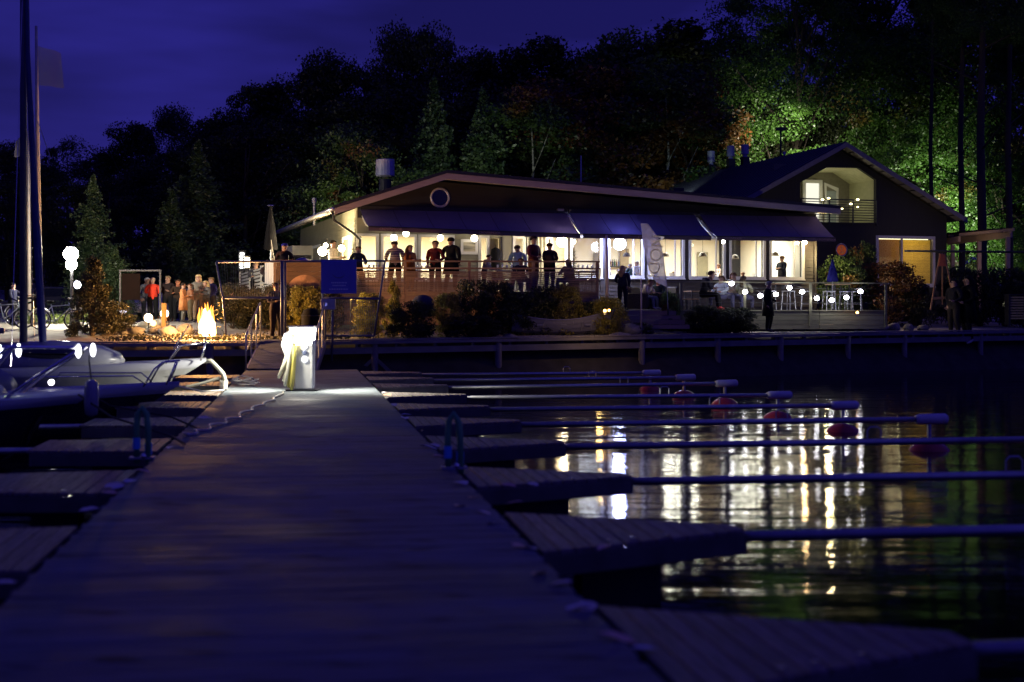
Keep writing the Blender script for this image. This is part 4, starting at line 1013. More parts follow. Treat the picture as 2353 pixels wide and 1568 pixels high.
# festoon bulbs
fs = empty('string_lights', LP[0], 0, 'string of round bright bulbs swagged along the lower terrace railing', 'string lights')
bulbs = [(1681, 652), (1712, 671), (1747, 680), (1783, 677), (1814, 662), (1843, 671), (1877, 686), (1911, 690), (1945, 684), (1977, 670)]
M_bulb = emat('festoon bulb glow', (.93, .92, 1), 38.)
pts = []
for (u, v) in bulbs:
    D = 49.55 + (u - 1562) / 470 * 2.7; c = P(u, v, D); pts.append(c)
    m_ = MB(); m_.ball(c, .082, 14, 8, (1.1, 1, .92)); m_.build('bulb', M_bulb, fs, world=True, smooth=True)
    m_ = MB(); m_.tube([c + Vector((0, 0, .08)), c + Vector((0, 0, .15))], .025, 6); m_.build('socket', M_dark, fs, world=True)
cable = [P(1640, 645, 50.)]
for c in pts: cable.append(c + Vector((0, 0, .15)))
cable.append(P(2025, 648, 52.4))
m_ = MB(); m_.tube(cable, .008, 5); m_.build('cable', M_dark, fs, world=True)
for i, (u, D) in enumerate(((1600, 51.6), (1790, 52.4), (1925, 53.3))):
    c = P(u, 0, D); table(Vector((c.x, c.y, LZ)), RA, ['round the seated dark figure: wooden table on the lower terrace', 'tall metal table behind the standing silhouette on the lower terrace', 'tall metal table near the closed navy parasol'][i], 1.0 if i else .72, .7, .7, group='tables on the lower terrace')
for i, (u, D) in enumerate(((1768, 51.9), (1812, 51.9), (1853, 52.6), (1905, 52.6), (1944, 52.9), (1968, 53.2))):
    c = P(u, 0, D); chair(Vector((c.x, c.y, LZ)), RA + i * .5, f'{ORD[i]} pale metal bar stool on the lower terrace, counted from the standing silhouette', M_galv, M_galv, 'bar stools on the lower terrace', True, .72)
# wicker and wooden seating by the steps
def sofa(loc, rz, lab, m, w=.8):
    root = empty('armchair', loc, rz, lab, 'armchair', 'armchairs by the terrace steps')
    for nm, lo, hi in (('seat', (-w / 2, -.38, .12), (w / 2, .3, .42)), ('backrest', (-w / 2, .3, .12), (w / 2, .45, .85)), ('armrest', (-w / 2 - .12, -.38, .05), (-w / 2, .45, .62)), ('armrest', (w / 2, -.38, .05), (w / 2 + .12, .45, .62))):
        m_ = MB(); m_.b2(lo, hi); m_.build(nm, m, root, bevel=.04)
    return root
M_wick = mat('dark wicker', (.03, .026, .024), .8, scale=30, color2=(.09, .07, .05), bump=.5)
c1_ = P(1478, 0, 50.2); sofa((c1_.x, c1_.y, LZ), R(60), 'dark wicker armchair with a patterned throw under the man in white', M_wick)
c2_ = P(1525, 0, 50.6); sofa((c2_.x, c2_.y, LZ), R(-70), 'dark wicker armchair under the bald man behind the feather flag', M_wick)
c3_ = P(1585, 0, 50.6); o = table(Vector((c3_.x, c3_.y, LZ)), RA, 'slatted wooden stool with pale legs beside the terrace post', .42, .5, .5, mat('warm slat wood', (.45, .27, .13), .6), group='tables on the lower terrace')

# ------------------------------------------------------------------ dark house with balcony
X2, D2 = 14.8, 63.
O2 = Vector((X2, D2, 0)) + bv * .6
def h(u, v, y=0.): return (fl(u, y, O2), fz(u, v, y, O2))
house = empty('gabled_house', O2, RA, 'dark two storey gabled house with lit loggia balcony and yellow blinds', 'house')
M_hw = mat('black stained boards', (.018, .018, .020), .8, var=.2, scale=2, stretch=(5, 5, .4))
zap = 9.62; sl = .525; hl, hr = -5.7, 5.55
bal = [h(1839, 512), h(2013, 512), h(2013, 413), h(1973, 386), h(1900, 385), h(1839, 420)]
gw = [h(2014, 656), h(2146, 656), h(2146, 546), h(2014, 546)]
outer = [(hl, 1.2), (hr, 1.2), (hr, zap - sl * hr - .15), (0, zap - .15), (hl, zap + sl * hl - .15)]
m_ = MB(); m_.holed(outer, [bal, gw], ident, .2); m_.build('front_wall', M_hw, house)
for (x0, x1) in ((hl, hl + .2), (hr - .2, hr)):
    m_ = MB(); m_.b2((x0, .2, 1.2), (x1, 21, zap - sl * 5.6)); m_.build('side_wall', M_hw, house)
m_ = MB(); m_.b2((hl + .2, 20.8, 1.2), (hr - .2, 21, 8)); m_.build('back_wall', M_hw, house)
for sgn in (-1, 1):
    le = sgn * 6.2
    m_ = MB(); m_.prism([(0, -.6, zap), (le, -.6, zap - sl * 6.2), (le, -.6, zap - sl * 6.2 + .12), (0, -.6, zap + .12)], (0, 21.8, 0)); rf = m_.build('roof', mat('dark seamed roof metal', (.035, .033, .05), .45, .3, var=.1), house)
    m_ = MB(); m_.prism([(0, -.66, zap - .12), (le, -.66, zap - sl * 6.2 - .12), (le, -.66, zap - sl * 6.2 + .10), (0, -.66, zap + .10)], (0, .055, 0)); m_.build('fascia', mat('grey violet fascia', (.16, .15, .19), .6), house)
    for j in range(12):
        f0 = j / 12; f1 = (j + .8) / 12
        m_ = MB(); m_.prism([(le * f0, -.6, zap - sl * 6.2 * f0 - .06), (le * f1, -.6, zap - sl * 6.2 * f1 - .06), (le * f1, -.6, zap - sl * 6.2 * f1 - .03), (le * f0, -.6, zap - sl * 6.2 * f0 - .03)], (0, .58, 0)); m_.build('soffit_board', mat('grey soffit', (.20, .19, .20), .7), house)
    for j in range(46):
        y = -.5 + j * .47
        m_ = MB(); m_.bar((0, y, zap + .135), (le, y, zap - sl * 6.2 + .135), .035, .035); m_.build('roof_seam', MATS['dark seamed roof metal'], rf)
# flues
for i, (u, v0, v1, vb, y_) in enumerate(((1634, 348, 373, 405, 14.5), (1679, 336, 360, 393, 12.5), (1712, 333, 355, 390, 11.0), (1802, 349, 356, 400, 6.5), (1549, 425, 437, 444, 18.))):
    l_ = fl(u, y_, O2); zt = fz(u, v0, y_, O2); zm = fz(u, v1, y_, O2); zb = zap + sl * l_ - .1 if l_ < 0 else zap - sl * l_
    w = (.18, .18, .18, .06, .14)[i]
    m_ = MB(); m_.b2((l_ - w, y_ - w, zb - .3), (l_ + w, y_ + w, zm - .15)); m_.build('flue', M_dark, house)
    m_ = MB(); m_.lathe([(w * .7, zm - .15), (w * .7, zm), (w * 1.15, zm), (w * 1.15, zt)], (l_, y_, 0), 14); m_.build('flue_cap', mat('pale flue cap', (.42, .42, .5), .5, .3), house)
# loggia interior
bl0, bl1 = bal[0][0], bal[1][0]; bz0 = bal[0][1] - .0
M_log = mat('cream loggia boards', (.42, .42, .25), .7, var=.08)
dpt = 2.3
m_ = MB(); m_.b2((bl0 - .1, .2, bz0 - .15), (bl1 + .1, dpt, bz0)); m_.build('balcony_floor', M_log, house)
m_ = MB(); m_.b2((bl1 + .0, .2, bz0), (bl1 + .08, dpt, bal[2][1] + .2)); m_.build('balcony_side', M_log, house)
for k in range(14):
    z = bz0 + .14 * k; m_ = MB(); m_.add([(bl1 - .002, .2, z + .135), (bl1 - .002, dpt, z + .135), (bl1 - .02, dpt, z), (bl1 - .02, .2, z)], [(0, 1, 2, 3)])
    if z < bal[2][1]: m_.build('side_board', M_log, house, fix=False)
m_ = MB(); m_.b2((bl0 - .08, .2, bz0), (bl0, dpt, bal[5][1] + .2)); m_.build('balcony_side', M_log, house)
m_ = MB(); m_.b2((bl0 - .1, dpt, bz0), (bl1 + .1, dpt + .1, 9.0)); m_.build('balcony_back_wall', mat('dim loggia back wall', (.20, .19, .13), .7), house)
# ceiling following the chamfers
cp = [(bal[2][0], bal[2][1]), (bal[3][0], bal[3][1]), (bal[4][0], bal[4][1]), (bal[5][0], bal[5][1])]
for (p, q) in zip(cp, cp[1:]):
    nb2 = 6
    for j in range(nb2):
        a = (p[0] + (q[0] - p[0]) * j / nb2, p[1] + (q[1] - p[1]) * j / nb2); b_ = (p[0] + (q[0] - p[0]) * (j + .94) / nb2, p[1] + (q[1] - p[1]) * (j + .94) / nb2)
        m_ = MB(); m_.prism([(a[0], .2, a[1]), (b_[0], .2, b_[1]), (b_[0], .2, b_[1] + .05), (a[0], .2, a[1] + .05)], (0, dpt - .2, 0)); m_.build('ceiling_board', mat('bright ceiling boards', (.50, .50, .31), .7), house)
E_room = emat('lit room behind the loggia', (.9, .88, .72), 1.15)
wx0, wx1 = fl(1848, dpt, O2), fl(1882, dpt, O2)
window(house, wx0, wx1, bz0 + .35, fz(1860, 420, dpt, O2), dpt - .06, w=.12, glass=False)
m_ = MB(); m_.add([(wx0, dpt - .02, bz0 + .35), (wx1, dpt - .02, bz0 + .35), (wx1, dpt - .02, 7.9), (wx0, dpt - .02, 7.9)], [(0, 1, 2, 3)])
m_ = MB(); zt = fz(1860, 420, dpt, O2); m_.b2((wx0, dpt - .03, bz0 + .35), (wx1, dpt - .01, zt)); m_.build('lit_window_pane', E_room, house)
dx0, dx1 = fl(1893, dpt, O2), fl(1925, dpt, O2); zt0 = fz(1893, 420, dpt, O2); zt1 = fz(1925, 433, dpt, O2)
m_ = MB(); m_.holed([(dx0, bz0), (dx1, bz0), (dx1, zt1), (dx0, zt0)], [[(dx0 + .1, bz0 + .1), (dx1 - .1, bz0 + .1), (dx1 - .1, zt1 - .14), (dx0 + .1, zt0 - .14)]], lambda a, y, z: Vector((a, y + dpt - .08, z)), .06); m_.build('balcony_door', M_frame, house)
m_ = MB(); m_.b2((dx0 + .1, dpt - .03, bz0 + .1), (dx1 - .1, dpt - .01, zt1 - .14)); m_.build('door_pane', mat('dim door glass', (.16, .18, .15), .3, emit=(.5, .55, .4), es=.12), house)
m_ = MB(); c = (fl(1968, dpt, O2), dpt - .1, fz(1968, 442, dpt, O2)); m_.box(c, (.14, .1, .12)); m_.build('wall_lamp', emat('loggia lamp', (1, .95, .75), 1.2), house)
light('loggia_lamp', 'POINT', O2 + av * ((bl0 + bl1) / 2 + .2) + bv * .9 + Vector((0, 0, bz0 + 1.2)), 22, (1, .93, .62), .12)
# balcony railing
rz0, rz1 = bz0 + .03, fz(1925, 459, 0, O2)
m_ = MB(); m_.b2((bl0, -.1, rz1 - .03), (bl1, -.04, rz1 + .02)); m_.build('balcony_rail', M_dark, house)
for k in range(9):
    z = rz0 + (rz1 - .12 - rz0) * k / 8; m_ = MB(); m_.b2((bl0, -.08, z - .017), (bl1, -.05, z + .017)); m_.build('balcony_bar', M_dark, house)
for f in (0, .37, .68, 1):
    x = bl0 + (bl1 - bl0) * f; m_ = MB(); m_.b2((x - .025, -.1, rz0 - .1), (x + .025, -.04, rz1)); m_.build('balcony_post', M_dark, house)
for i, (u, v) in enumerate(((1890, 459), (1904, 456), (1971, 459), (1955, 469), (1935, 480), (1971, 476))):
    c = O2 + av * fl(u, -.18, O2) + bv * -.18 + Vector((0, 0, fz(u, v, -.18, O2)))
    b = empty('balcony_bulb', c, RA, ['yellow bulb on the balcony rail nearest the lit window', 'yellow bulb beside the first one on the balcony rail', 'highest yellow bulb at the boarded side of the balcony', 'yellow bulb in the middle of the balcony railing', 'lowest yellow bulb on the balcony railing', 'faint yellow bulb under the highest one on the balcony'][i], 'light bulb', 'yellow bulbs on the balcony railing')
    m_ = MB(); m_.ball((0, 0, 0), .05 if i < 4 else .035, 10, 6, (1.5, 1, .8)); m_.build('bulb', emat('yellow bulb glow', (1, .85, .4), 9. if i != 5 else 9.), b, smooth=True)
    m_ = MB(); m_.tube([(0, .02, .03), (0, .08, .09)], .012, 5); m_.build('socket', M_dark, b)
# ground floor window with blinds
g0, g1, gz0, gz1 = gw[0][0], gw[1][0], gw[0][1], gw[2][1]
window(house, g0 + .06, g1 - .06, gz0 + .06, gz1 - .06, 0., w=.1, m=mat('grey white frame', (.42, .42, .5), .5))
gm = fl(2072, 0, O2); m_ = MB(); m_.b2((gm - .04, -.03, gz0 + .05), (gm + .04, .04, gz1 - .05)); m_.build('mullion', MATS['grey white frame'], house)
M_bl = mat('yellow blind slat', (.62, .42, .08), .6, transl=.45, rand=.08); M_bl2 = mat('brown blind slat', (.32, .16, .05), .6, transl=.35, rand=.08)
bm_ = {}
for k in range(44):
    z = gz0 + .1 + (gz1 - gz0 - .26) * k / 43
    for key, x0, x1, mt in (('a', g0 + .1, gm - .06, M_bl2), ('b', gm + .06, g1 - .12, M_bl)):
        if key not in bm_:
            m_ = MB(); m_.add([(x0, .13, -.018), (x1, .13, -.018), (x1, .11, .021), (x0, .11, .021)], [(0, 1, 2, 3)]); o = m_.build('blind_slat', mt, house, fix=False); bm_[key] = o.data
        else: o = link('blind_slat', bm_[key], house)
        o.location.z = z
m_ = MB(); m_.b2((g0 - .3, 2.2, gz0 - .3), (g1 + .3, 2.3, gz1 + .3)); m_.build('room_wall', M_int, house)
m_ = MB(); m_.b2((g0 + .2, .16, gz1 - .11), (g1 - .2, .22, gz1 - .08)); m_.build('strip_lamp', emat('window strip lamp', (1, .88, .5), 2.4), house)
light('room_lamp', 'AREA', O2 + av * ((g0 + g1) / 2 + .3) + bv * 1.6 + Vector((0, 0, gz1 - .1)), 46, (1, .8, .42), .8, rot=(-bv * .8 + Vector((0, 0, -.7))))
# orange disc sign
c = O2 + av * fl(1933, -.12, O2) + bv * -.12 + Vector((0, 0, fz(1933, 575, -.12, O2)))
dsg = empty('round_sign', c, RA, 'round orange sign with a pale anchor in a grey ring on the house wall', 'sign')
m_ = MB(); m_.lathe([(.23, 0), (.23, .03)], (0, .0, 0), 24, Matrix.Rotation(R(90), 4, 'X')); m_.build('disc', mat('glowing orange enamel', (.50, .10, .02), .5, emit=(.6, .12, .02), es=.25), dsg)  # enamel disc given a faint glow of its own
m_ = MB(); m_.ring((0, -.02, 0), .27, .035, 'y', 24, 6); m_.build('rim', M_galv, dsg, smooth=True)
m_ = MB(); m_.tube([(0, -.045, -.13), (0, -.045, .12)], .013, 5); m_.tube([(-.11, -.045, -.05), (-.07, -.045, -.12), (0, -.045, -.14), (.07, -.045, -.12), (.11, -.045, -.05)], .013, 5); m_.tube([(-.06, -.045, .05), (.06, -.045, .05)], .011, 5); m_.ring((0, -.045, .14), .025, .01, 'y', 10, 5); m_.build('anchor_emblem', mat('cream emblem', (.7, .6, .3), .5), dsg)

# pergola
per = empty('pergola', P(2250, 690, 63), 0, 'pale timber pergola with slatted roof beside the dark house', 'pergola')
M_per = mat('pale pergola timber', (.42, .30, .24), .7, var=.12, scale=3)
pz = ZV(550, 66); pq = [(2189, 67.5), (2250, 64.6), (2316, 61.0)]
pz = EYE + 166 * 66 / FX
pps = [Vector((XU(u, D), D, 0)) for u, D in pq]
for c in pps:
    m_ = MB(); m_.b2((c.x - .08, c.y - .08, gz(c.x, c.y) - .1), (c.x + .08, c.y + .08, pz)); m_.build('post', M_per, per, world=True)
m_ = MB(); m_.bar(pps[0] + Vector((-.2, 0, pz + .12)), pps[2] + Vector((.15, 0, pz + .12)), .1, .26); m_.build('beam', M_per, per, world=True)
bk = bv * 3.5
for k in range(11):
    c = pps[0].lerp(pps[2], k / 10); m_ = MB(); m_.bar(c + Vector((0, 0, pz + .3)) - bk * .12, c + bk + Vector((0, 0, pz + .3)), .06, .12); m_.build('rafter', M_dark if k % 2 else M_per, per, world=True)
m_ = MB(); m_.bar(pps[0] + bk + Vector((0, 0, pz + .1)), pps[2] + bk + Vector((0, 0, pz + .1)), .1, .24); m_.build('beam', M_per, per, world=True)
m_ = MB(); m_.prism([pps[0] + Vector((-.5, 0, pz + .40)), pps[2] + Vector((.4, 0, pz + .40)), pps[2] + bk + Vector((.4, 0, pz + .44)), pps[0] + bk + Vector((-.5, 0, pz + .44))], (0, 0, .04)); m_.build('roof_sheet', M_roof, per, world=True)
# ------------------------------------------------------------------ people
M_skin = mat('skin', (.38, .22, .16), .6, var=.08)
M_eye = mat('eye dark', (.02, .015, .01), .3)
POSES = {}
def base_joints():
    J = dict(pel=(0, 0, .95), spi=(0, .0, 1.12), che=(0, .0, 1.32), nec=(0, .0, 1.46), jaw=(0, -.015, 1.53), hea=(0, -.01, 1.63), top=(0, .0, 1.735))
    for s, n in ((-1, 'l'), (1, 'r')):
        J['cl' + n] = (s * .09, 0, 1.42); J['sh' + n] = (s * .18, 0, 1.40); J['el' + n] = (s * .235, .02, 1.13); J['wr' + n] = (s * .25, -.05, .90); J['ha' + n] = (s * .25, -.07, .83)
        J['hi' + n] = (s * .09, 0, .90); J['kn' + n] = (s * .10, -.02, .50); J['an' + n] = (s * .11, .02, .09); J['to' + n] = (s * .125, -.15, .035)
    return J
RAD = dict(pel=(.17, .13), spi=(.155, .125), che=(.185, .14), nec=(.058, .058), jaw=(.068, .074), hea=(.086, .098), top=(.05, .055), cl=(.115, .10), sh=(.082, .08), el=(.06, .06), wr=(.032, .03), ha=(.038, .022), hi=(.115, .115), kn=(.075, .075), an=(.052, .055), to=(.038, .03), fi=(.0095, .0095), th=(.011, .011))
REG = {('pel', 'spi'): 0, ('spi', 'che'): 0, ('che', 'nec'): 0, ('nec', 'jaw'): 2, ('jaw', 'hea'): 2, ('hea', 'top'): 2, ('che', 'cl'): 0, ('cl', 'sh'): 0, ('sh', 'el'): 0, ('el', 'wr'): 0, ('wr', 'ha'): 2, ('pel', 'hi'): 1, ('hi', 'kn'): 1, ('kn', 'an'): 1, ('an', 'to'): 3}
def pose(name):
    if name in POSES: return POSES[name]
    J = base_joints(); short = False
    def setj(n, p): J[n] = p
    if name == 'stand':
        setj('elr', (.27, -.02, 1.15)); setj('wrr', (.20, -.22, 1.05)); setj('har', (.15, -.27, 1.08)); setj('ell', (-.25, .05, 1.13)); setj('wrl', (-.22, .0, .91)); setj('hal', (-.20, -.04, .85))
        setj('knr', (.13, -.07, .50)); setj('anr', (.17, .0, .09)); setj('tor', (.22, -.16, .035)); setj('hea', (.015, -.03, 1.625)); setj('top', (.03, -.02, 1.73)); setj('che', (.015, 0, 1.32))
    if name == 'crossed':
        for s, n in ((-1, 'l'), (1, 'r')): setj('el' + n, (s * .22, -.06, 1.14)); setj('wr' + n, (s * -.02, -.22, 1.18)); setj('ha' + n, (s * -.10, -.21, 1.20))
    if name in ('hold', 'hold_short'):
        for s, n in ((-1, 'l'), (1, 'r')): setj('el' + n, (s * .22, -.02, 1.15)); setj('wr' + n, (s * .14, -.26, 1.16)); setj('ha' + n, (s * .10, -.33, 1.19))
    if name == 'hip':
        setj('elr', (.36, .06, 1.16)); setj('wrr', (.22, -.02, 1.02)); setj('har', (.17, -.07, .99)); setj('ell', (-.24, -.02, 1.14)); setj('wrl', (-.17, -.24, 1.08)); setj('hal', (-.14, -.31, 1.10))
    if name == 'lean':
        for s, n in ((-1, 'l'), (1, 'r')):
            setj('el' + n, (s * .25, -.22, 1.05)); setj('wr' + n, (s * .16, -.42, 1.0)); setj('ha' + n, (s * .13, -.49, 1.0)); setj('sh' + n, (s * .18, -.14, 1.36)); setj('cl' + n, (s * .09, -.13, 1.38))
        setj('spi', (0, -.04, 1.12)); setj('che', (0, -.11, 1.29)); setj('nec', (0, -.17, 1.43)); setj('jaw', (0, -.2, 1.49)); setj('hea', (0, -.21, 1.58)); setj('top', (0, -.21, 1.69))
    if name == 'reach':
        setj('elr', (.24, -.26, 1.26)); setj('wrr', (.20, -.50, 1.24)); setj('har', (.19, -.58, 1.25)); setj('ell', (-.24, -.12, 1.12)); setj('wrl', (-.2, -.34, 1.02)); setj('hal', (-.18, -.41, 1.02))
        setj('knl', (-.1, -.2, .52)); setj('anl', (-.11, -.08, .12)); setj('tol', (-.12, -.25, .06)); setj('anr', (.11, .18, .10)); setj('tor', (.12, .02, .035))
    if name == 'walk':
        setj('knl', (-.1, -.16, .52)); setj('anl', (-.11, -.22, .10)); setj('tol', (-.12, -.38, .06)); setj('knr', (.1, .06, .50)); setj('anr', (.11, .26, .14)); setj('tor', (.12, .12, .04))
        setj('ell', (-.23, .12, 1.14)); setj('wrl', (-.24, .14, .92)); setj('hal', (-.24, .13, .85)); setj('elr', (.23, -.08, 1.13)); setj('wrr', (.24, -.24, .97)); setj('har', (.24, -.3, .93))
    if name in ('sit', 'sit_lean'):
        dz = -.45
        for k in list(J):
            p = J[k]
            if k == 'top' or k[:-1] not in ('kn', 'an', 'to'): J[k] = (p[0], p[1], p[2] + dz)
            if k == 'top': pass
        for s, n in ((-1, 'l'), (1, 'r')):
            setj('hi' + n, (s * .10, -.03, .49)); setj('kn' + n, (s * .13, -.44, .50)); setj('an' + n, (s * .13, -.46, .09)); setj('to' + n, (s * .14, -.62, .04))
            setj('el' + n, (s * .24, -.10, .74)); setj('wr' + n, (s * .16, -.32, .68)); setj('ha' + n, (s * .12, -.39, .70))
        if name == 'sit_lean':
            for k, dy in (('spi', -.05), ('che', -.14), ('nec', -.22), ('jaw', -.26), ('hea', -.27), ('top', -.27), ('cll', -.16), ('clr', -.16), ('shl', -.17), ('shr', -.17), ('ell', -.16), ('elr', -.16)):
                p = J[k]; J[k] = (p[0], p[1] + dy, p[2] - abs(dy) * .25)
    names = list(J); idx = {n: i for i, n in enumerate(names)}
    verts = [J[n] for n in names]; rads = [RAD[n[:2] if n[-1] in 'lr' and n[:-1] in RAD else n] for n in names]
    edges = [('pel', 'spi'), ('spi', 'che'), ('che', 'nec'), ('nec', 'jaw'), ('jaw', 'hea'), ('hea', 'top')]
    for n in 'lr': edges += [('che', 'cl' + n), ('cl' + n, 'sh' + n), ('sh' + n, 'el' + n), ('el' + n, 'wr' + n), ('wr' + n, 'ha' + n), ('pel', 'hi' + n), ('hi' + n, 'kn' + n), ('kn' + n, 'an' + n), ('an' + n, 'to' + n)]
    E = [(idx[a], idx[b]) for a, b in edges]
    me = bpy.data.meshes.new('body_' + name); me.from_pydata(verts, E, [])
    ob = bpy.data.objects.new('tmp', me); col.objects.link(ob)
    mod = ob.modifiers.new('s', 'SKIN'); mod.use_smooth_shade = True
    for i, r in enumerate(rads): me.skin_vertices[0].data[i].radius = r
    for sv in me.skin_vertices[0].data: sv.use_root = False
    me.skin_vertices[0].data[idx['pel']].use_root = True
    ms = ob.modifiers.new('sub', 'SUBSURF'); ms.levels = 1
    dg = bpy.context.evaluated_depsgraph_get(); out = bpy.data.meshes.new_from_object(ob.evaluated_get(dg))
    bpy.data.objects.remove(ob)
    # hands: five fingers rooted in the palm, nose, ears, eyes
    bm = bmesh.new(); bm.from_mesh(out); bm.verts.ensure_lookup_table()
    segs = []
    for a, b in edges:
        ka = a[:-1] if a[-1] in 'lr' and a[:-1] in RAD else a; kb = b[:-1] if b[-1] in 'lr' and b[:-1] in RAD else b
        segs.append((Vector(J[a]), Vector(J[b]), REG[(ka, kb)]))
    def near(p):
        best = 9; r_ = 0
        for a, b, g in segs:
            d = b - a; t = max(0, min(1, (p - a).dot(d) / d.length_squared)); q = (a + d * t - p).length
            if g == 3: q *= .85
            if q < best: best = q; r_ = g
        return r_
    for f in bm.faces:
        f.material_index = near(f.calc_center_median()); f.smooth = True
    tmp = MB()
    for s, n in ((-1, 'l'), (1, 'r')):
        w = Vector(J['wr' + n]); hnd = Vector(J['ha' + n]); d = (hnd - w).normalized(); side = d.cross(Vector((0, 0, 1)))
        if side.length < .2: side = Vector((0, -1, 0))
        side.normalize(); nor = side.cross(d)
        for k, (o_, L) in enumerate(((-.027, .062), (-.010, .074), (.008, .07), (.025, .055))):
            a = hnd + side * o_ + d * .0; tmp.tube([a - d * .01, a + d * L * .5 + nor * .006, a + d * L * .85 - nor * .012], [.0095, .009, .0065], 5)
        a = w.lerp(hnd, .45) - side * .028 * s; tmp.tube([a, a - side * .03 * s + d * .03, a - side * .035 * s + d * .06], [.012, .011, .007], 5)
    hc = Vector(J['hea'])
    tmp.add([hc + Vector(p) for p in ((0, -.088, .03), (-.016, -.082, -.02), (.016, -.082, -.02), (0, -.118, -.018))], [(0, 1, 3), (0, 3, 2), (1, 2, 3)])
    for s in (-1, 1): tmp.ball(hc + Vector((s * .078, 0, -.005)), .022, 6, 4, (.4, .8, 1.3))
    vmap = [bm.verts.new(p) for p in tmp.v]
    for f in tmp.f:
        try: ff = bm.faces.new([vmap[i] for i in f]); ff.material_index = 2; ff.smooth = True
        except ValueError: pass
    ey = MB()
    for s in (-1, 1): ey.ball(hc + Vector((s * .03, -.083, .012)), .011, 6, 4)
    vmap = [bm.verts.new(p) for p in ey.v]
    for f in ey.f: ff = bm.faces.new([vmap[i] for i in f]); ff.material_index = 4
    bm.to_mesh(out); bm.free()
    POSES[name] = (out, J); return POSES[name]
CM = {}
def cm(c, nm=None):
    k = tuple(round(q, 3) for q in c)
    if k not in CM: CM[k] = mat('cloth %d' % (len(CM) + 1), c, .85, var=.2, scale=12, spec=.1)
    return CM[k]
HAIR = {}
def person(loc, h, face, ps, top, leg, hair, lab, shoe=(.05, .05, .05), long=False, cap=None, coat=None, grp=None, stripes=False, bald=False, skin=None):
    me0, J = pose(ps); me = me0.copy(); me.name = 'person'
    s = h / 1.75
    tm = cm(top)
    if stripes:
        tm = mat('striped shirt cloth', (.06, .05, .06), .85)
        nt = tm.node_tree; n = nt.nodes; l = nt.links; b = [q for q in n if q.type == 'BSDF_PRINCIPLED'][0]
        wv = n.new('ShaderNodeTexWave'); wv.bands_direction = 'Z'; wv.inputs['Scale'].default_value = 5.5; co = n.new('ShaderNodeTexCoord'); l.new(co.outputs['Object'], wv.inputs['Vector'])
        rp = n.new('ShaderNodeValToRGB'); rp.color_ramp.interpolation = 'CONSTANT'; rp.color_ramp.elements[0].color = (.05, .035, .05, 1); rp.color_ramp.elements[1].position = .62; rp.color_ramp.elements[1].color = (.42, .34, .30, 1)
        l.new(wv.outputs['Fac'], rp.inputs['Fac']); l.new(rp.outputs['Color'], b.inputs['Base Color'])
    for q in (tm, cm(leg), skin or M_skin, cm(shoe), M_eye): me.materials.append(q)
    o = bpy.data.objects.new('person', me); col.objects.link(o)
    o.location = loc; o.rotation_euler = (0, 0, face); o.scale = (s * 1.2, s * 1.15, s)
    tag(o, lab, 'person', grp)
    hc = Vector(J['hea'])
    if not bald:
        m_ = MB(); n_ = 12
        rows = [(.0, .122), (.05, .112), (.088, .078), (.099, .03), (.096, -.015)]
        vs = []
        for j, (r, z) in enumerate(rows):
            for i in range(n_):
                a = 2 * math.pi * i / n_; rr = r
                front = -math.sin(a)
                zz = z
                if j >= 3 and front > .35: zz = .055
                vs.append(hc + Vector((rr * 1.0 * math.cos(a), rr * 1.12 * math.sin(a) + .008, zz + .0)))
        fs_ = [(j * n_ + i, j * n_ + (i + 1) % n_, (j + 1) * n_ + (i + 1) % n_, (j + 1) * n_ + i) for j in range(4) for i in range(n_)]
        m_.add(vs, fs_)
        if long: m_.tube([hc + Vector((0, .05, .06)), hc + Vector((0, .085, -.06)), hc + Vector((0, .10, -.2)), hc + Vector((0, .11, -.34))], [.075, .098, .10, .05], 10)
        m_.build('hair', cm(hair), o, smooth=True)
    if cap:
        m_ = MB(); m_.lathe([(.001, .135), (.06, .125), (.095, .085), (.1, .04)], hc + Vector((0, .0, 0)), 12); m_.add([hc + Vector(p) for p in ((-.07, -.08, .05), (.07, -.08, .05), (.06, -.17, .035), (-.06, -.17, .035))], [(0, 1, 2, 3)]); m_.build('cap', cm(cap), o, smooth=False)
    if coat:
        zc = J['pel'][2]; m_ = MB(); m_.lathe([(.19, .1), (.2, -.05), (.235, -.42)], Vector(J['pel']) + Vector((0, 0, .02)), 14, sy=.75); m_.build('coat_skirt', cm(coat), o, smooth=True)
    return o
def PP(u, v_head, D, zf, *a, **k):
    """place by column, distance, ground height; body height from where the head top shows"""
    loc = P(u, 725, D); loc.z = zf; hh = ZV(v_head, D) - zf
    if a[1] in ('sit', 'sit_lean'): hh = hh / (1.31 / 1.75) if a[1] == 'sit' else hh / (1.24 / 1.75)
    return person(loc, hh, *a, **k)
BK = R(180)
G1 = 'guests standing on the upper terrace'
BLK = (.012, .012, .014)
PP(822, 566, 48.6, FLZ, .4, 'stand', (.03, .03, .04), BLK, (.02, .015, .01), 'person in a dark hooded top standing under the downpipe', grp=G1)
PP(908, 553, 48.5, FLZ, BK + .2, 'stand', (.1, .1, .1), BLK, (.03, .02, .015), 'man in a striped shirt seen from behind at the terrace rail', stripes=True, grp=G1)
PP(942, 563, 48.6, FLZ, .9, 'hold', (.30, .10, .03), (.22, .08, .02), (.06, .03, .015), 'woman with long dark hair in an orange brown dress at the terrace rail', long=True, coat=(.30, .11, .02), grp=G1)
PP(1000, 553, 48.6, FLZ, -.3, 'stand', (.16, .025, .02), BLK, (.02, .015, .01), 'man in a dark red jacket between two tall windows', grp=G1)
PP(1037, 545, 48.5, FLZ, BK - .3, 'stand', (.010, .010, .012), BLK, (.02, .015, .01), 'tall man in a black coat with his back to the water', coat=(.01, .01, .012), grp=G1)
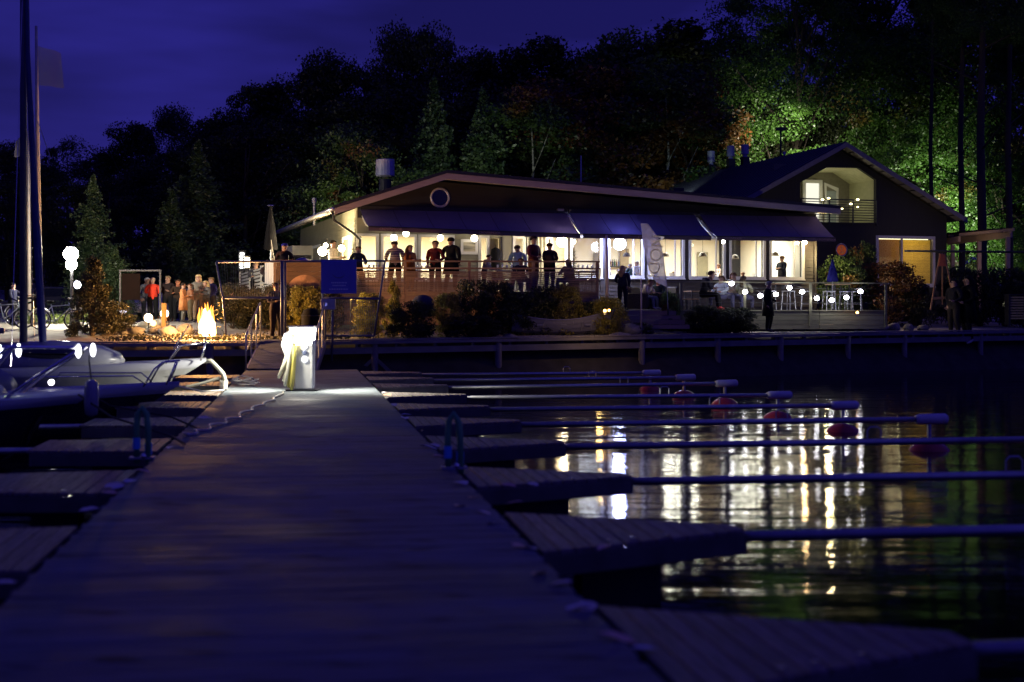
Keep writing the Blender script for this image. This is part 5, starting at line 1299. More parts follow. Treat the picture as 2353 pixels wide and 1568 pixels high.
PP(1112, 583, 48.9, FLZ, R(80), 'lean', (.16, .15, .20), (.04, .04, .06), (.02, .015, .01), 'person in a grey lilac top bending over a table on the terrace', grp=G1)
PP(1190, 563, 51.0, FLZ, BK, 'stand', (.30, .40, .45), (.05, .05, .08), (.05, .03, .02), 'person in a pale blue shirt in the bright doorway', grp=G1)
PP(1226, 543, 48.7, FLZ, R(55), 'hip', (.09, .02, .03), (.20, .09, .04), (.02, .015, .01), 'man in a cap and maroon shirt with one hand on his hip', cap=(.03, .015, .02), grp=G1)
PP(1263, 558, 48.8, FLZ, R(150), 'crossed', (.03, .025, .03), BLK, (.02, .015, .01), 'stout person in a dark padded jacket beside the man with the cap', grp=G1)
PP(1197, 593, 49.1, FLZ, .2, 'sit', (.05, .05, .06), (.04, .04, .06), (.12, .07, .04), 'seated guest with reddish face low behind the terrace rail', grp=G1)
PP(1305, 596, 49.3, FLZ, -.6, 'sit', (.25, .2, .18), (.04, .04, .06), (.25, .15, .08), 'seated fair haired guest beside the spiky plant', long=True, grp=G1)
PP(765, 552, 51.4, FLZ, R(80), 'hold', (.62, .55, .46), (.3, .25, .22), (.02, .015, .01), 'man in a white shirt holding a tray beside the lit side wall', grp=G1)
PP(653, 560, 48.6, FLZ, .1, 'stand', (.035, .02, .02), BLK, (.1, .07, .05), 'man in a blue cap and dark brown jacket at the terrace corner', cap=(.03, .03, .30), grp=G1)
PP(614, 597, 50.0, FLZ, .6, 'sit', (.06, .04, .04), BLK, (.3, .2, .1), 'seated guest in a brown jacket behind the white canvas banner', grp=G1)
PP(588, 602, 53.5, FLZ, .2, 'sit', (.05, .05, .06), BLK, (.25, .18, .1), 'seated guest near the lanterns at the far terrace corner', grp=G1)
G2 = 'guests on the lower terrace'
PP(1431, 610, 49.6, 2.22, BK - .5, 'stand', (.02, .02, .05), (.015, .015, .03), (.42, .28, .15), 'woman with long blond hair and dark top standing behind the pale pole', long=True, grp=G2)
PP(1480, 642, 50.1, 2.24, R(55), 'sit_lean', (.58, .50, .42), (.15, .18, .22), (.12, .07, .04), 'seated man in a cream shirt and jeans facing the bald man', shoe=(.5, .5, .5), grp=G2)
PP(1513, 640, 50.5, 2.24, R(-25), 'sit', (.04, .06, .06), BLK, (.1, .1, .1), 'bald man in a dark shirt sitting behind the tip of the feather flag', bald=True, skin=mat('flushed skin', (.50, .22, .13), .6, var=.08), grp=G2)
PP(1612, 622, 50.9, 2.22, R(75), 'sit_lean', (.02, .018, .03), BLK, (.04, .02, .02), 'hunched figure in dark clothes sitting on the terrace beside the wooden stool', shoe=(.45, .06, .05), grp=G2)
PP(1658, 633, 51.7, LZ if False else 2.22, R(-40), 'sit', (.45, .50, .55), (.08, .08, .15), (.10, .05, .03), 'brown haired woman in pale blue seated at the terrace table', long=True, grp=G2)
PP(1685, 626, 52.1, 2.22, .1, 'sit', (.35, .28, .22), (.08, .08, .15), (.14, .07, .03), 'woman with long auburn hair seated between her two companions', long=True, grp=G2)
PP(1708, 633, 51.7, 2.22, R(150), 'sit', (.42, .42, .26), (.08, .08, .15), (.12, .09, .05), 'woman in a pale olive top seated at the end of the terrace table', long=True, grp=G2)
zz = zq(XU(1765, 50.)); PP(1765, 646, 49.5, 1.46, R(70), 'stand', (.012, .012, .016), BLK, (.25, .25, .25), 'silhouetted grey haired person in a dark coat standing alone on the boardwalk', coat=(.012, .012, .016))
Dp = 54.8
PP(2192, 641, Dp, gz(XU(2192, Dp), Dp) + .02, R(-60), 'stand', (.014, .014, .02), (.03, .025, .025), (.02, .02, .02), 'person in a black jacket and pale shoes on the boardwalk by the A frame', shoe=(.5, .5, .55), grp='two dark figures on the boardwalk')
PP(2224, 634, Dp, gz(XU(2224, Dp), Dp) + .02, R(-80), 'stand', (.006, .006, .008), BLK, (.01, .01, .01), 'taller person all in black with pale shoes on the boardwalk', shoe=(.5, .5, .55), long=True, coat=(.006, .006, .008), grp='two dark figures on the boardwalk')
G3 = 'people inside the restaurant'
def PI(u, v, y, *a, **k): D = fD(u, y); return PP(u, v, D, FLZ, *a, **k)
PI(1422, 618, 1.2, R(60), 'sit', (.55, .5, .5), BLK, (.5, .4, .3), 'fair guest in white seated at the edge of the blue lit window', grp=G3)
PI(1436, 612, 1.9, .3, 'sit', (.15, .15, .4), BLK, (.2, .15, .2), 'guest in blue seated behind the blue white lamp', grp=G3)
PI(1447, 606, 1.1, R(40), 'stand', (.06, .10, .10), BLK, (.6, .55, .5), 'white haired guest in a dark green top leaning at the blue lit window', grp=G3)
PI(1463, 600, 2.0, -.3, 'stand', (.5, .5, .6), BLK, (.55, .55, .5), 'guest with long pale hair standing in the blue lit window', long=True, grp=G3)
PI(1471, 614, 2.4, -.9, 'sit', (.4, .08, .05), BLK, (.15, .05, .03), 'guest in red seated at the trim of the blue lit window', grp=G3)
PI(1651, 607, 2.5, R(-70), 'hold', (.45, .35, .3), (.03, .03, .04), (.2, .12, .08), 'waiter with dark trousers carrying plates behind the brightest window', grp=G3)
PI(1707, 625, 1.6, R(150), 'sit', (.35, .42, .55), (.04, .04, .05), (.25, .15, .1), 'seated guest in a pale blue striped shirt under the small wall pictures', grp=G3)
PI(1797, 588, 1.4, R(-60), 'crossed', (.02, .022, .025), BLK, (.25, .15, .08), 'waiter in black with folded arms in the window at the restaurant end', grp=G3)
PI(1548, 624, 2.0, .5, 'sit', (.5, .42, .38), BLK, (.3, .2, .12), 'seated guest seen past the feather flag', grp=G3)
G4 = 'people gathered around the bonfire'
def PG(u, v, D, *a, **k): k.setdefault('grp', G4); return PP(u, v, D, gz(XU(u, D), D), *a, **k)
PG(351, 638, 53.0, BK + .3, 'hold', (.75, .06, .03), BLK, (.35, .25, .18), 'person in a bright red jacket seen from behind near the white car')
PG(337, 638, 54.5, R(30), 'stand', (.22, .22, .24), (.06, .06, .08), (.4, .4, .4), 'grey haired person in a grey coat behind the red jacket')
PG(386, 634, 53.5, -.2, 'hold', (.03, .02, .02), BLK, (.3, .22, .12), 'fair haired man in a dark jacket at the wooden post')
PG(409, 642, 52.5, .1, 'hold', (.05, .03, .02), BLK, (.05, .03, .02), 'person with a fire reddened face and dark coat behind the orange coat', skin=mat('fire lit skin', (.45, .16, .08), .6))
PG(421, 650, 49.5, R(95), 'hold_short', (.45, .20, .08), (.12, .12, .11), (.03, .02, .015), 'dark haired woman in a long orange coat holding up a phone', coat=(.45, .20, .08))
PG(437, 652, 50.5, R(-60), 'hold', (.28, .12, .06), (.10, .08, .05), (.10, .05, .03), 'person in a rust sweater facing the orange coat')
PG(456, 631, 51.0, .1, 'hold', (.16, .15, .13), (.20, .14, .10), (.60, .45, .22), 'woman with long blond hair standing tallest at the bonfire', long=True)
PG(472, 645, 51.0, -.6, 'hold', (.12, .12, .12), (.10, .08, .06), (.55, .42, .20), 'shorter woman with blond hair beside the bonfire', long=True)
PG(486, 637, 51.8, -.7, 'stand', (.04, .04, .14), (.05, .04, .04), (.2, .12, .06), 'man in a dark blue jacket at the edge of the bonfire group')
PG(263, 664, 55.0, .4, 'stand', (.25, .1, .07), (.1, .08, .08), (.55, .5, .42), 'white haired person half hidden by the cone shaped thuja')
PG(531, 668, 51.5, .3, 'stand', (.12, .06, .06), (.05, .05, .05), (.5, .4, .3), 'fair haired person behind the hedge beneath the side railing', grp=None)
PP(635, 649, 42.6, zq(-7) + .02, R(35), 'hold', (.03, .02, .035), (.03, .02, .02), (.08, .04, .03), 'person in dark clothes standing inside the gate', grp=None)
M_dblue = (.015, .016, .035)
PP(29, 650, 46.5, gz(XU(29, 46.5), 46.5), R(75), 'reach', M_dblue, BLK, (.01, .01, .01), 'man in dark blue pushing a bicycle beyond the mast', grp='cyclists on the shore')
PP(88, 659, 46.0, gz(XU(88, 46), 46), R(-60), 'reach', (.02, .015, .015), BLK, (.02, .015, .01), 'bent cyclist in brown half hidden by the mast', grp='cyclists on the shore')
PG(178, 693, 53.0, .3, 'sit', (.5, .48, .46), (.1, .1, .12), (.35, .2, .12), 'person in white crouching beneath the lamp post', grp=None)

# ------------------------------------------------------------------ bicycles
def bike(u, D, rz, lab, c):
    x = XU(u, D); root = empty('bicycle', (x, D, gz(x, D)), rz, lab, 'bicycle', 'bicycles on the shore')
    mt = mat('bike paint %s' % str(c), c, .3, .3); r = .33
    for wx in (-.52, .52):
        m_ = MB(); m_.ring((wx, 0, r), r - .02, .02, 'y', 26, 6); w = m_.build('wheel', mat('tyre rubber', (.02, .02, .02), .8), root, smooth=True)
        m_ = MB(); m_.ring((wx, 0, r), r - .048, .012, 'y', 26, 5); m_.build('rim', M_steel, w, smooth=True)
        m_ = MB()
        for k in range(12): a = k * math.pi / 6; m_.tube([(wx, 0, r), (wx + (r - .05) * math.cos(a), 0, r + (r - .05) * math.sin(a))], .003, 4, False)
        m_.build('spoke', M_steel, w)
    m_ = MB()
    for a, b_ in (((-.52, 0, r), (-.08, 0, .28)), ((-.08, 0, .28), (-.2, 0, .82)), ((-.2, 0, .76), (.36, 0, .80)), ((-.08, 0, .28), (.38, 0, .70)), ((-.52, 0, r), (-.19, 0, .74)), ((.34, 0, .9), (.52, 0, r))): m_.tube([a, b_], .017, 6)
    m_.build('frame', mt, root, smooth=True)
    m_ = MB(); m_.tube([(.34, -.28, 1.0), (.40, -.1, 1.02), (.34, 0, .98), (.40, .1, 1.02), (.34, .28, 1.0)], .014, 6); m_.tube([(.34, 0, .88), (.33, 0, .99)], .015, 6); m_.build('handlebar', M_dark, root, smooth=True)
    m_ = MB(); m_.ball((-.22, 0, .9), .12, 10, 6, (1.1, .55, .35)); m_.tube([(-.2, 0, .8), (-.21, 0, .88)], .013, 6); m_.build('saddle', M_black, root, smooth=True)
    m_ = MB(); m_.ring((-.08, 0, .28), .09, .008, 'y', 16, 5); m_.tube([(-.08, -.02, .28), (-.0, -.08, .15)], .01, 5); m_.build('crankset', M_galv, root)
    m_ = MB(); pts = [(-.52 + .37 * math.cos(R(a)), 0, r + .37 * math.sin(R(a))) for a in range(40, 170, 15)]; m_.tube(pts, .02, 5); m_.build('mudguard', mat('pale mudguard', (.5, .52, .6), .4), root)
bike(15, 45.5, .25, 'silver bicycle held by the man in dark blue', (.45, .48, .5))
bike(62, 46.6, -.3, 'dark green bicycle standing between the two cyclists', (.03, .12, .07))
bike(132, 45.2, .1, 'bicycle with a pale mudguard beside the foot of the thuja', (.25, .27, .4))

# ------------------------------------------------------------------ cars
def car(u, D, rz, lab, paint, van=False):
    x = XU(u, D); root = empty('parked_car', (x, D, gz(x, D)), rz, lab, 'van' if van else 'car', 'vehicles parked behind the bonfire')
    H = 1.9 if van else 1.45; L = 4.3
    if van: prof = [(-2.15, .35), (-2.2, 1.75), (-2.0, 1.9), (1.0, 1.9), (1.6, 1.1), (2.15, .95), (2.2, .35)]
    else: prof = [(-2.1, .35), (-2.15, .85), (-1.8, 1.0), (-1.2, 1.42), (.3, 1.45), (1.05, .98), (1.95, .82), (2.15, .6), (2.15, .35)]
    m_ = MB(); m_.prism([(a, -.82, b_) for a, b_ in prof], (0, 1.64, 0)); m_.build('body', paint, root, bevel=.05, smooth=False)
    for sy in (-.835, .82):
        m_ = MB(); q = [(-1.5, 1.05), (-1.1, 1.35), (.2, 1.37), (.75, 1.0)] if not van else [(.2, 1.15), (.2, 1.7), (1.0, 1.7), (1.35, 1.15)]
        m_.prism([(a, sy, b_) for a, b_ in q], (0, .015, 0)); m_.build('side_window', M_dglass, root)
        m_ = MB(); m_.b2((-2.0, sy, .62), (2.0, sy + .015, .66)); m_.build('side_trim', M_dark, root)
    m_ = MB()
    a, b_ = ((.36, 1.43), (1.02, 1.0)) if not van else ((1.04, 1.86), (1.56, 1.15))
    m_.add([(a[0] + .03, -.68, a[1] + .01), (a[0] + .03, .68, a[1] + .01), (b_[0] + .03, .74, b_[1] + .03), (b_[0] + .03, -.74, b_[1] + .03)], [(0, 1, 2, 3)]); m_.build('windscreen', M_dglass, root, fix=False)
    for wx in (-1.35, 1.35):
        for sy in (-.78, .78):
            m_ = MB(); m_.lathe([(.18, -.1), (.31, -.1), (.33, -.06), (.33, .06), (.31, .1), (.18, .1)], (wx, sy, .33), 18, Matrix.Rotation(R(90), 4, 'X')); w = m_.build('wheel', MATS['tyre rubber'], root)
            m_ = MB(); m_.lathe([(.02, -.11), (.19, -.11), (.19, .11), (.02, .11)], (wx, sy, .33), 12, Matrix.Rotation(R(90), 4, 'X')); m_.build('rim', M_steel, w)
    for sy in (-.6, .6):
        m_ = MB(); m_.ball((2.1, sy, .72), .12, 10, 6, (.5, 1.3, .7)); m_.build('headlight', M_gel, root, smooth=True)
    m_ = MB(); m_.b2((2.16, -.5, .45), (2.2, .5, .56)); m_.build('number_plate', M_white, root)
    return root
car(318, 58.5, R(-65), 'white car parked behind the bonfire group, front end showing', mat('white car paint', (.62, .62, .66), .25, coat=.6, var=.03))
car(408, 63.5, R(200), 'grey white car half hidden behind the people at the fire', mat('dull white car paint', (.22, .22, .24), .3, coat=.4))
car(120, 60, R(170), 'dark car parked in the shade beyond the street lamp', mat('dark car paint', (.03, .03, .04), .25, coat=.6))
vx = XU(380, 57.5); m_ = MB(); m_.b2((vx - .75, 57.4, 1.62), (vx + .45, 57.44, 2.02)); 
kio = empty('low_barrier', (vx, 57.4, gz(vx, 57.4)), 0, 'low orange barrier board in front of the white van', 'barrier')
m_.build('board', mat('orange board', (.5, .16, .04), .6), kio, world=True, bevel=.005)
for s in (-.6, .35): m_ = MB(); m_.b2((vx + s, 57.45, 1.2), (vx + s + .06, 57.5, 2.02)); m_.build('leg', M_galv, kio, world=True)

# ------------------------------------------------------------------ bonfire, lanterns, lamps
fc = P(475, 768, 43.6); fc.z = gz(fc.x, fc.y)
fire = empty('bonfire', fc, 0, 'tall blazing bonfire in an iron basket on the shore', 'bonfire')
def softfire(name, c, s, p):
    m = bpy.data.materials.new(name); m.use_nodes = True; nt = m.node_tree; nt.nodes.clear(); n = nt.nodes; l = nt.links
    o = n.new('ShaderNodeOutputMaterial'); e = n.new('ShaderNodeEmission'); e.inputs['Color'].default_value = (*c, 1); e.inputs['Strength'].default_value = s
    t = n.new('ShaderNodeBsdfTransparent'); lw = n.new('ShaderNodeLayerWeight'); lw.inputs['Blend'].default_value = .5
    iv = n.new('ShaderNodeMath'); iv.operation = 'SUBTRACT'; iv.inputs[0].default_value = 1.; pw = n.new('ShaderNodeMath'); pw.operation = 'POWER'; pw.inputs[1].default_value = p * 1.6
    no = n.new('ShaderNodeTexNoise'); no.inputs['Scale'].default_value = 9.; no.inputs['Detail'].default_value = 3.; ml = n.new('ShaderNodeMath'); ml.operation = 'MULTIPLY_ADD'; ml.inputs[1].default_value = 1.2; ml.inputs[2].default_value = .25; ml.use_clamp = False
    m2 = n.new('ShaderNodeMath'); m2.operation = 'MULTIPLY'; m2.use_clamp = True; mx = n.new('ShaderNodeMixShader')
    l.new(lw.outputs['Facing'], iv.inputs[1]); l.new(iv.outputs[0], pw.inputs[0]); l.new(no.outputs['Fac'], ml.inputs[0]); l.new(pw.outputs[0], m2.inputs[0]); l.new(ml.outputs[0], m2.inputs[1])
    l.new(m2.outputs[0], mx.inputs[0]); l.new(t.outputs[0], mx.inputs[1]); l.new(e.outputs[0], mx.inputs[2]); l.new(mx.outputs[0], o.inputs['Surface']); return m
def flame(mb, x, y, z0, h, r, n=9, tw=0.):
    vs = []; k = 9
    for i in range(k):
        f = i / (k - 1); rr = r * (math.sin(math.pi * min(1, (f * .78 + .22))) ** .8) * (1 - f * .25) * (1 if i < k - 1 else .03)
        for j in range(n):
            a = 2 * math.pi * j / n + tw * f; w = 1 + .2 * math.sin(a * 3 + f * 9 + x * 7)
            vs.append((x + .07 * math.sin(f * 5 + x * 9) * f * h + rr * w * math.cos(a), y + rr * w * math.sin(a), z0 + h * f))
    fs = [(i * n + j, i * n + (j + 1) % n, (i + 1) * n + (j + 1) % n, (i + 1) * n + j) for i in range(k - 1) for j in range(n)]
    mb.add(vs, fs)
zg = .06
m_ = MB(); flame(m_, 0, 0, zg + .0, .86, .25); flame(m_, -.1, .05, zg + .0, .76, .19); flame(m_, .11, -.02, zg + .0, .80, .19); flame(m_, .02, -.06, zg, .70, .24)
m_.build('flame_core', softfire('flame core', (1, .55, .18), 46., .9), fire, smooth=True)
m_ = MB()
for i in range(9): a = i * 2.4; rr = .05 + .14 * ((i * 37) % 10) / 10; flame(m_, rr * math.cos(a) * 1.5, rr * math.sin(a) * .6, zg + .42, .42 + .24 * ((i * 53) % 10) / 10, .06, 6, 2)
m_.build('flame_tongue', softfire('flame tongues', (1, .34, .05), 4.5, 1.6), fire, smooth=True)
for i in range(10):
    m_ = MB(); x = rnd.uniform(.2, .5) if i < 7 else rnd.uniform(-.1, .3); z = rnd.uniform(.3, 1.1); m_.tube([(x, 0, z), (x + rnd.uniform(.0, .05), 0, z + rnd.uniform(-.02, .04)), (x + rnd.uniform(.03, .09), 0, z + rnd.uniform(-.03, .05))], .005, 4); m_.build('spark', emat('spark', (1, .45, .08), 4.), fire)
for i in range(6):
    a = i * 1.05; m_ = MB(); m_.tube([(.26 * math.cos(a), .26 * math.sin(a), .1), (-.2 * math.cos(a + .5), -.2 * math.sin(a + .5), .22)], .045, 7); m_.build('log', mat('charred log', (.03, .02, .015), .9), fire)
m_ = MB(); m_.lathe([(.42, 0), (.46, .06), (.42, .07), (.40, .02)], (0, 0, 0), 20); m_.build('fire_pan', M_dark, fire)
light('bonfire_glow', 'POINT', fc + Vector((0, -.5, .85)), 1500, (1, .47, .14), .25)
# lantern pots near the rocks
def lantern(u, v, D, r, e, lab):
    c = P(u, v, D); root = empty('lantern', c, 0, lab, 'lantern', 'round lanterns by the shore rocks')
    m_ = MB(); m_.ball((0, 0, 0), r, 12, 8); m_.build('globe', e, root, smooth=True)
    zz = gz(c.x, c.y) - c.z
    m_ = MB(); m_.tube([(0, 0, -r), (0, 0, min(zz, -r - .02))], .02, 6); m_.build('stand', M_dark, root)
E_ln = emat('lantern glow', (1, .74, .42), 11.)
lantern(341, 731, 45.6, .14, E_ln, 'round glowing lantern on the rocks, first from the thuja')
lantern(378, 721, 46.2, .14, E_ln, 'round glowing lantern hung at the wooden post')
lantern(352, 743, 45.4, .10, emat('lantern glow low', (1, .55, .2), 5.), 'small amber lantern lying low among the rocks')
lantern(283, 715, 47.0, .12, emat('lantern cool', (.8, .8, 1), 2.5), 'dim bluish lantern beside the thuja')
c = P(377, 770, 45.9); c.z = gz(c.x, c.y); pst = MB(); pst.b2((c.x - .07, c.y - .07, c.z - .2), (c.x + .07, c.y + .07, ZV(697, 45.9))); tag(pst.build('wooden_post', mat('yellow wood post', (.42, .26, .10), .7, scale=3, stretch=(6, 6, .6)), bevel=.01), 'square wooden post standing between the lanterns', 'post')
for (u, v, D, lab) in ((1970, 719, 51.6, 'tiny tea light flame on the rocks below the lower terrace'), (1390, 715, 45.0, 'pair of tiny tea light flames at the rowing boat stern')):
    c = P(u, v, D); root = empty('tea_light', c, 0, lab, 'candle')
    m_ = MB(); m_.ball((0, 0, 0), .05, 8, 6, (1, 1, 1.1)); m_.build('flame', emat('candle flame', (1, .5, .12), 14.), root, smooth=True)
    if u < 1500: m_ = MB(); m_.ball((.13, 0, .02), .04, 8, 6); m_.build('flame', MATS['candle flame'], root, smooth=True)
    m_ = MB(); m_.lathe([(.05, -.12), (.06, -.05), (.06, -.03)], (0, 0, 0), 10); m_.build('cup', M_galv, root)
c = P(806, 688, 44.6); root = empty('garden_torch', (c.x, c.y, gz(c.x, c.y)), 0, 'small orange garden torch burning beside the juniper sprays behind the gate', 'torch')
hz = c.z - gz(c.x, c.y); m_ = MB(); m_.tube([(0, 0, 0), (0, 0, hz - .08)], .015, 6); m_.build('stake', M_dark, root)
m_ = MB(); m_.lathe([(.02, -.1), (.04, -.03), (.03, -.02)], (0, 0, hz), 8); m_.build('burner', M_dark, root)
m_ = MB(); m_.tube([(0, 0, hz - .03), (.05, 0, hz + .02), (.12, 0, hz + .0), (.2, 0, hz + .03)], [.012, .02, .014, .004], 5); m_.build('flame', emat('torch flame', (1, .5, .1), 6.), root, smooth=True)
light('garden_torch_light', 'POINT', Vector((c.x - .1, c.y - .2, c.z + .05)), 42, (1, .62, .16), .1)
light('tea_light_glow', 'POINT', P(1378, 712, 44.7), 30, (1, .62, .2), .1)
# street lamp
def lamp(u, v_heads, D, lab, nm='street_lamp'):
    x = XU(u, D); zb = gz(x, D); root = empty(nm, (x, D, zb), 0, lab, 'street lamp')
    zt = ZV(v_heads[-1][1], D) - zb
    m_ = MB(); m_.tube([(.0, .0, 0), (0, 0, .4), (0, 0, zt - .25)], [.09, .06, .045], 10); m_.build('pole', M_dark, root, smooth=True)
    for (uu, vv, r, e, sq) in v_heads:
        dx = (uu - u) * D / FX; z = ZV(vv, D) - zb
        m_ = MB(); m_.ball((dx, 0, z), r, 14, 9, sq); m_.build('lamp_globe', e, root, smooth=True)
        m_ = MB(); m_.tube([(0, 0, z - r - .05), (dx, 0, z - r * .8)], .03, 6); m_.build('arm', M_dark, root)
        m_ = MB(); m_.lathe([(.02, .06), (r * .7, .0)], (dx, 0, z + r * sq[2] + .0), 12); m_.build('cap', M_dark, root)
    return root
E_st = emat('street lamp glow', (1., .97, .86), 90.)
lamp(165, [(164, 608, .18, E_st, (1, 1, 1.0)), (163, 584, .24, E_st, (1, 1, .9))], 46.5, 'blazing white double globe street lamp on the shore')
lamp(178, [(178, 655, .11, emat('small lamp glow', (.8, .82, 1), 14.), (1, 1, 1.2))], 45.6, 'smaller bluish lamp below the blazing street lamp')
light('street_lamp_light', 'POINT', P(163, 598, 47.0), 1300, (1, .93, .74), .2)
# lantern columns at the far terrace corner
for i, (u, v0, v1, D, e, lab) in enumerate(((556, 577, 622, 57.8, 3.0, 'whitish cage lantern column at the far terrace corner'), (568, 588, 620, 57.0, 7.0, 'warm cage lantern column beside the whitish one'))):
    c = P(u, v1, D); hh = (v1 - v0) * D / FX; root = empty('lantern_column', c, 0, lab, 'lantern', 'cage lanterns at the terrace corner')
    m_ = MB(); m_.lathe([(.09, .08), (.11, .12), (.11, hh - .12), (.08, hh - .06)], (0, 0, 0), 12); m_.build('glass', emat('column lantern %d' % i, (1, .82, .5) if i else (.95, .95, .9), e), root, smooth=True)
    for k in range(6):
        z = hh * k / 5; m_ = MB(); m_.ring((0, 0, z), .14, .012, 'z', 14, 5); m_.build('cage_ring', M_dark, root)
    for k in range(6):
        a = k * math.pi / 3; m_ = MB(); m_.tube([(.14 * math.cos(a), .14 * math.sin(a), 0), (.14 * math.cos(a), .14 * math.sin(a), hh)], .01, 5); m_.build('cage_bar', M_dark, root)
    m_ = MB(); m_.tube([(0, 0, 0), (0, 0, 2.85 - c.z)], .05, 6); m_.build('foot', M_dark, root)

# closed parasol with pale cords, kettle grill, potted spiky plant, tables on the terrace
def parasol(u, vt, vb, D, zf, lab, c, w=.2):
    x = XU(u, D); root = empty('closed_parasol', (x, D, zf), 0, lab, 'parasol'); zt = ZV(vt, D) - zf; zb = ZV(vb, D) - zf
    m_ = MB(); m_.tube([(0, 0, 0), (0, 0, zt)], .025, 8); m_.build('pole', M_galv, root)
    m_ = MB(); vs = []; fs = []; n = 16; prof = [(.03, zt + .02), (w * .35, zt - .2 * (zt - zb)), (w * .7, zb + .45 * (zt - zb)), (w, zb + .05), (w * .85, zb)]
    for r, z in prof:
        for k in range(n): a = 2 * math.pi * k / n; rr = r * (1 + .18 * math.cos(8 * a)); vs.append((rr * math.cos(a), rr * math.sin(a), z))
    for i in range(4):
        for k in range(n): fs.append((i * n + k, i * n + (k + 1) % n, (i + 1) * n + (k + 1) % n, (i + 1) * n + k))
    m_.add(vs, fs); m_.build('canopy', c, root, smooth=True)
    m_ = MB(); m_.lathe([(.22, 0), (.22, .06), (.05, .08)], (0, 0, 0), 14); m_.build('base', M_dark, root)
    return root
pr = parasol(622, 474, 575, 52.0, FLZ, 'closed black parasol with pale cords on the upper terrace', M_black, .22)
for dx in (.10, .16): m_ = MB(); m_.tube([(.05, -.2, 1.95), (dx, -.26, 1.3), (dx + .03, -.28, .9), (dx - .08, -.24, .45)], .010, 5); m_.build('cord', M_rope, pr)
m_ = MB(); m_.ball((0, 0, ZV(474, 52) - FLZ + .02), .07, 10, 5, (2, 1, .4)); m_.build('finial', M_steel, pr)
parasol(1913, 598, 648, 53.2, LZ, 'closed navy parasol on the lower terrace before the house', mat('navy parasol cloth', (.02, .02, .16), .85, spec=.1), .19)
gl = empty('kettle_grill', P(696, 0, 49.).xyz * 1, 0, 'kettle grill with a blue domed lid at the terrace corner', 'grill'); gl.location = (XU(696, 49.), 49., FLZ); WM[gl.name] = Matrix.Translation(gl.location)
m_ = MB(); m_.ball((0, 0, .98), .33, 18, 8, (1, 1, .62)); m_.build('lid', mat('blue enamel', (.06, .08, .35), .25, coat=.5), gl, smooth=True)
m_ = MB(); m_.lathe([(.1, .72), (.28, .82), (.33, .96)], (0, 0, 0), 16); m_.build('bowl', M_dark, gl)
for k in range(3): a = k * 2.09; m_ = MB(); m_.tube([(.2 * math.cos(a), .2 * math.sin(a), .8), (.34 * math.cos(a), .34 * math.sin(a), 0)], .015, 6); m_.build('leg', M_galv, gl)
m_ = MB(); m_.tube([(-.06, 0, 1.18), (-.06, 0, 1.23), (.06, 0, 1.23), (.06, 0, 1.18)], .012, 5); m_.build('handle', M_dark, gl)
c = P(1318, 0, 49.2); sp = empty('potted_plant', (c.x, c.y, FLZ), 0, 'spiky potted conifer standing out dark against the bright window', 'potted plant')
m_ = MB(); m_.lathe([(.16, 0), (.22, .4), (.2, .4)], (0, 0, 0), 14); m_.build('pot', M_dark, sp)
m_ = MB()
for i in range(420):
    z = .4 + 1.15 * (i / 420); rr = .42 * (1 - (i / 420)) ** .75 + .04; a = i * 2.399; L = rr * rnd.uniform(.7, 1.15); d = Vector((math.cos(a), math.sin(a), rnd.uniform(.1, .6)))
    b_ = Vector((0, 0, z)); e = b_ + d * L; sd = Vector((-math.sin(a), math.cos(a), 0)) * .012; m_.add([b_ - sd, b_ + sd, e], [(0, 1, 2)])
m_.build('foliage', mat('dark needle green', (.03, .05, .03), .7), sp, fix=False)
m_ = MB(); m_.tube([(0, 0, .3), (0, 0, 1.5)], [.03, .008], 6); m_.build('stem', mat('bark', (.06, .045, .035), .9, scale=8, stretch=(4, 4, 1), bump=.4), sp)
for i, (u, D, lab) in enumerate(((865, 49.6, 'terrace table between the hooded person and the striped shirt'), (975, 49.8, 'terrace table behind the woman in orange'), (1160, 49.6, 'terrace table laid with glasses by the bending person'), (1345, 49.9, 'terrace table beyond the spiky plant'))):
    c = P(u, 0, D); table(Vector((c.x, c.y, FLZ)), RA, lab, .76, .8, .7, mat('pale table top', (.45, .4, .33), .5), 'tables on the upper terrace')
    for j in range(4):
        g = empty('wine_glass', (c.x - .25 + .16 * j, c.y - .1 + .07 * (j % 2), FLZ + .76), 0, f'wine glass on the {lab}', 'glass', 'glasses on the terrace tables')
        m_ = MB(); m_.lathe([(.03, 0), (.004, .01), (.004, .08), (.03, .11), (.035, .16), (.028, .2)], (0, 0, 0), 10); m_.build('glass', mat('clear drinking glass', (.85, .88, .9), .05, var=.01), g, smooth=True)
for i, (u, D) in enumerate(((846, 49.3), (885, 49.9), (958, 49.5), (990, 50.1), (1140, 49.3), (1178, 49.9), (1330, 49.6), (1362, 50.2))):
    c = P(u, 0, D); chair((c.x, c.y, FLZ), RA + (R(90) if i % 2 == 0 else R(-90)), ['pale shell chair by the hooded person', 'pale shell chair behind the striped shirt man', 'pale shell chair behind the woman in orange', 'pale shell chair behind the dark red jacket', 'pale shell chair beside the bending person', 'pale shell chair next to the seated red faced guest', 'pale shell chair by the spiky plant', 'pale shell chair at the end of the upper terrace'][i], mat('pale shell plastic', (.45, .46, .44), .4), M_dark, 'chairs on the upper terrace')

def sheer_cloth(name, c, t):
    m = mat(name, c, .8, transl=.5, spec=.1); nt = m.node_tree; o = [q for q in nt.nodes if q.type == 'OUTPUT_MATERIAL'][0]; src = o.inputs['Surface'].links[0].from_socket
    tr = nt.nodes.new('ShaderNodeBsdfTransparent'); mx = nt.nodes.new('ShaderNodeMixShader'); mx.inputs[0].default_value = t
    nt.links.new(src, mx.inputs[1]); nt.links.new(tr.outputs[0], mx.inputs[2]); nt.links.new(mx.outputs[0], o.inputs['Surface']); return m
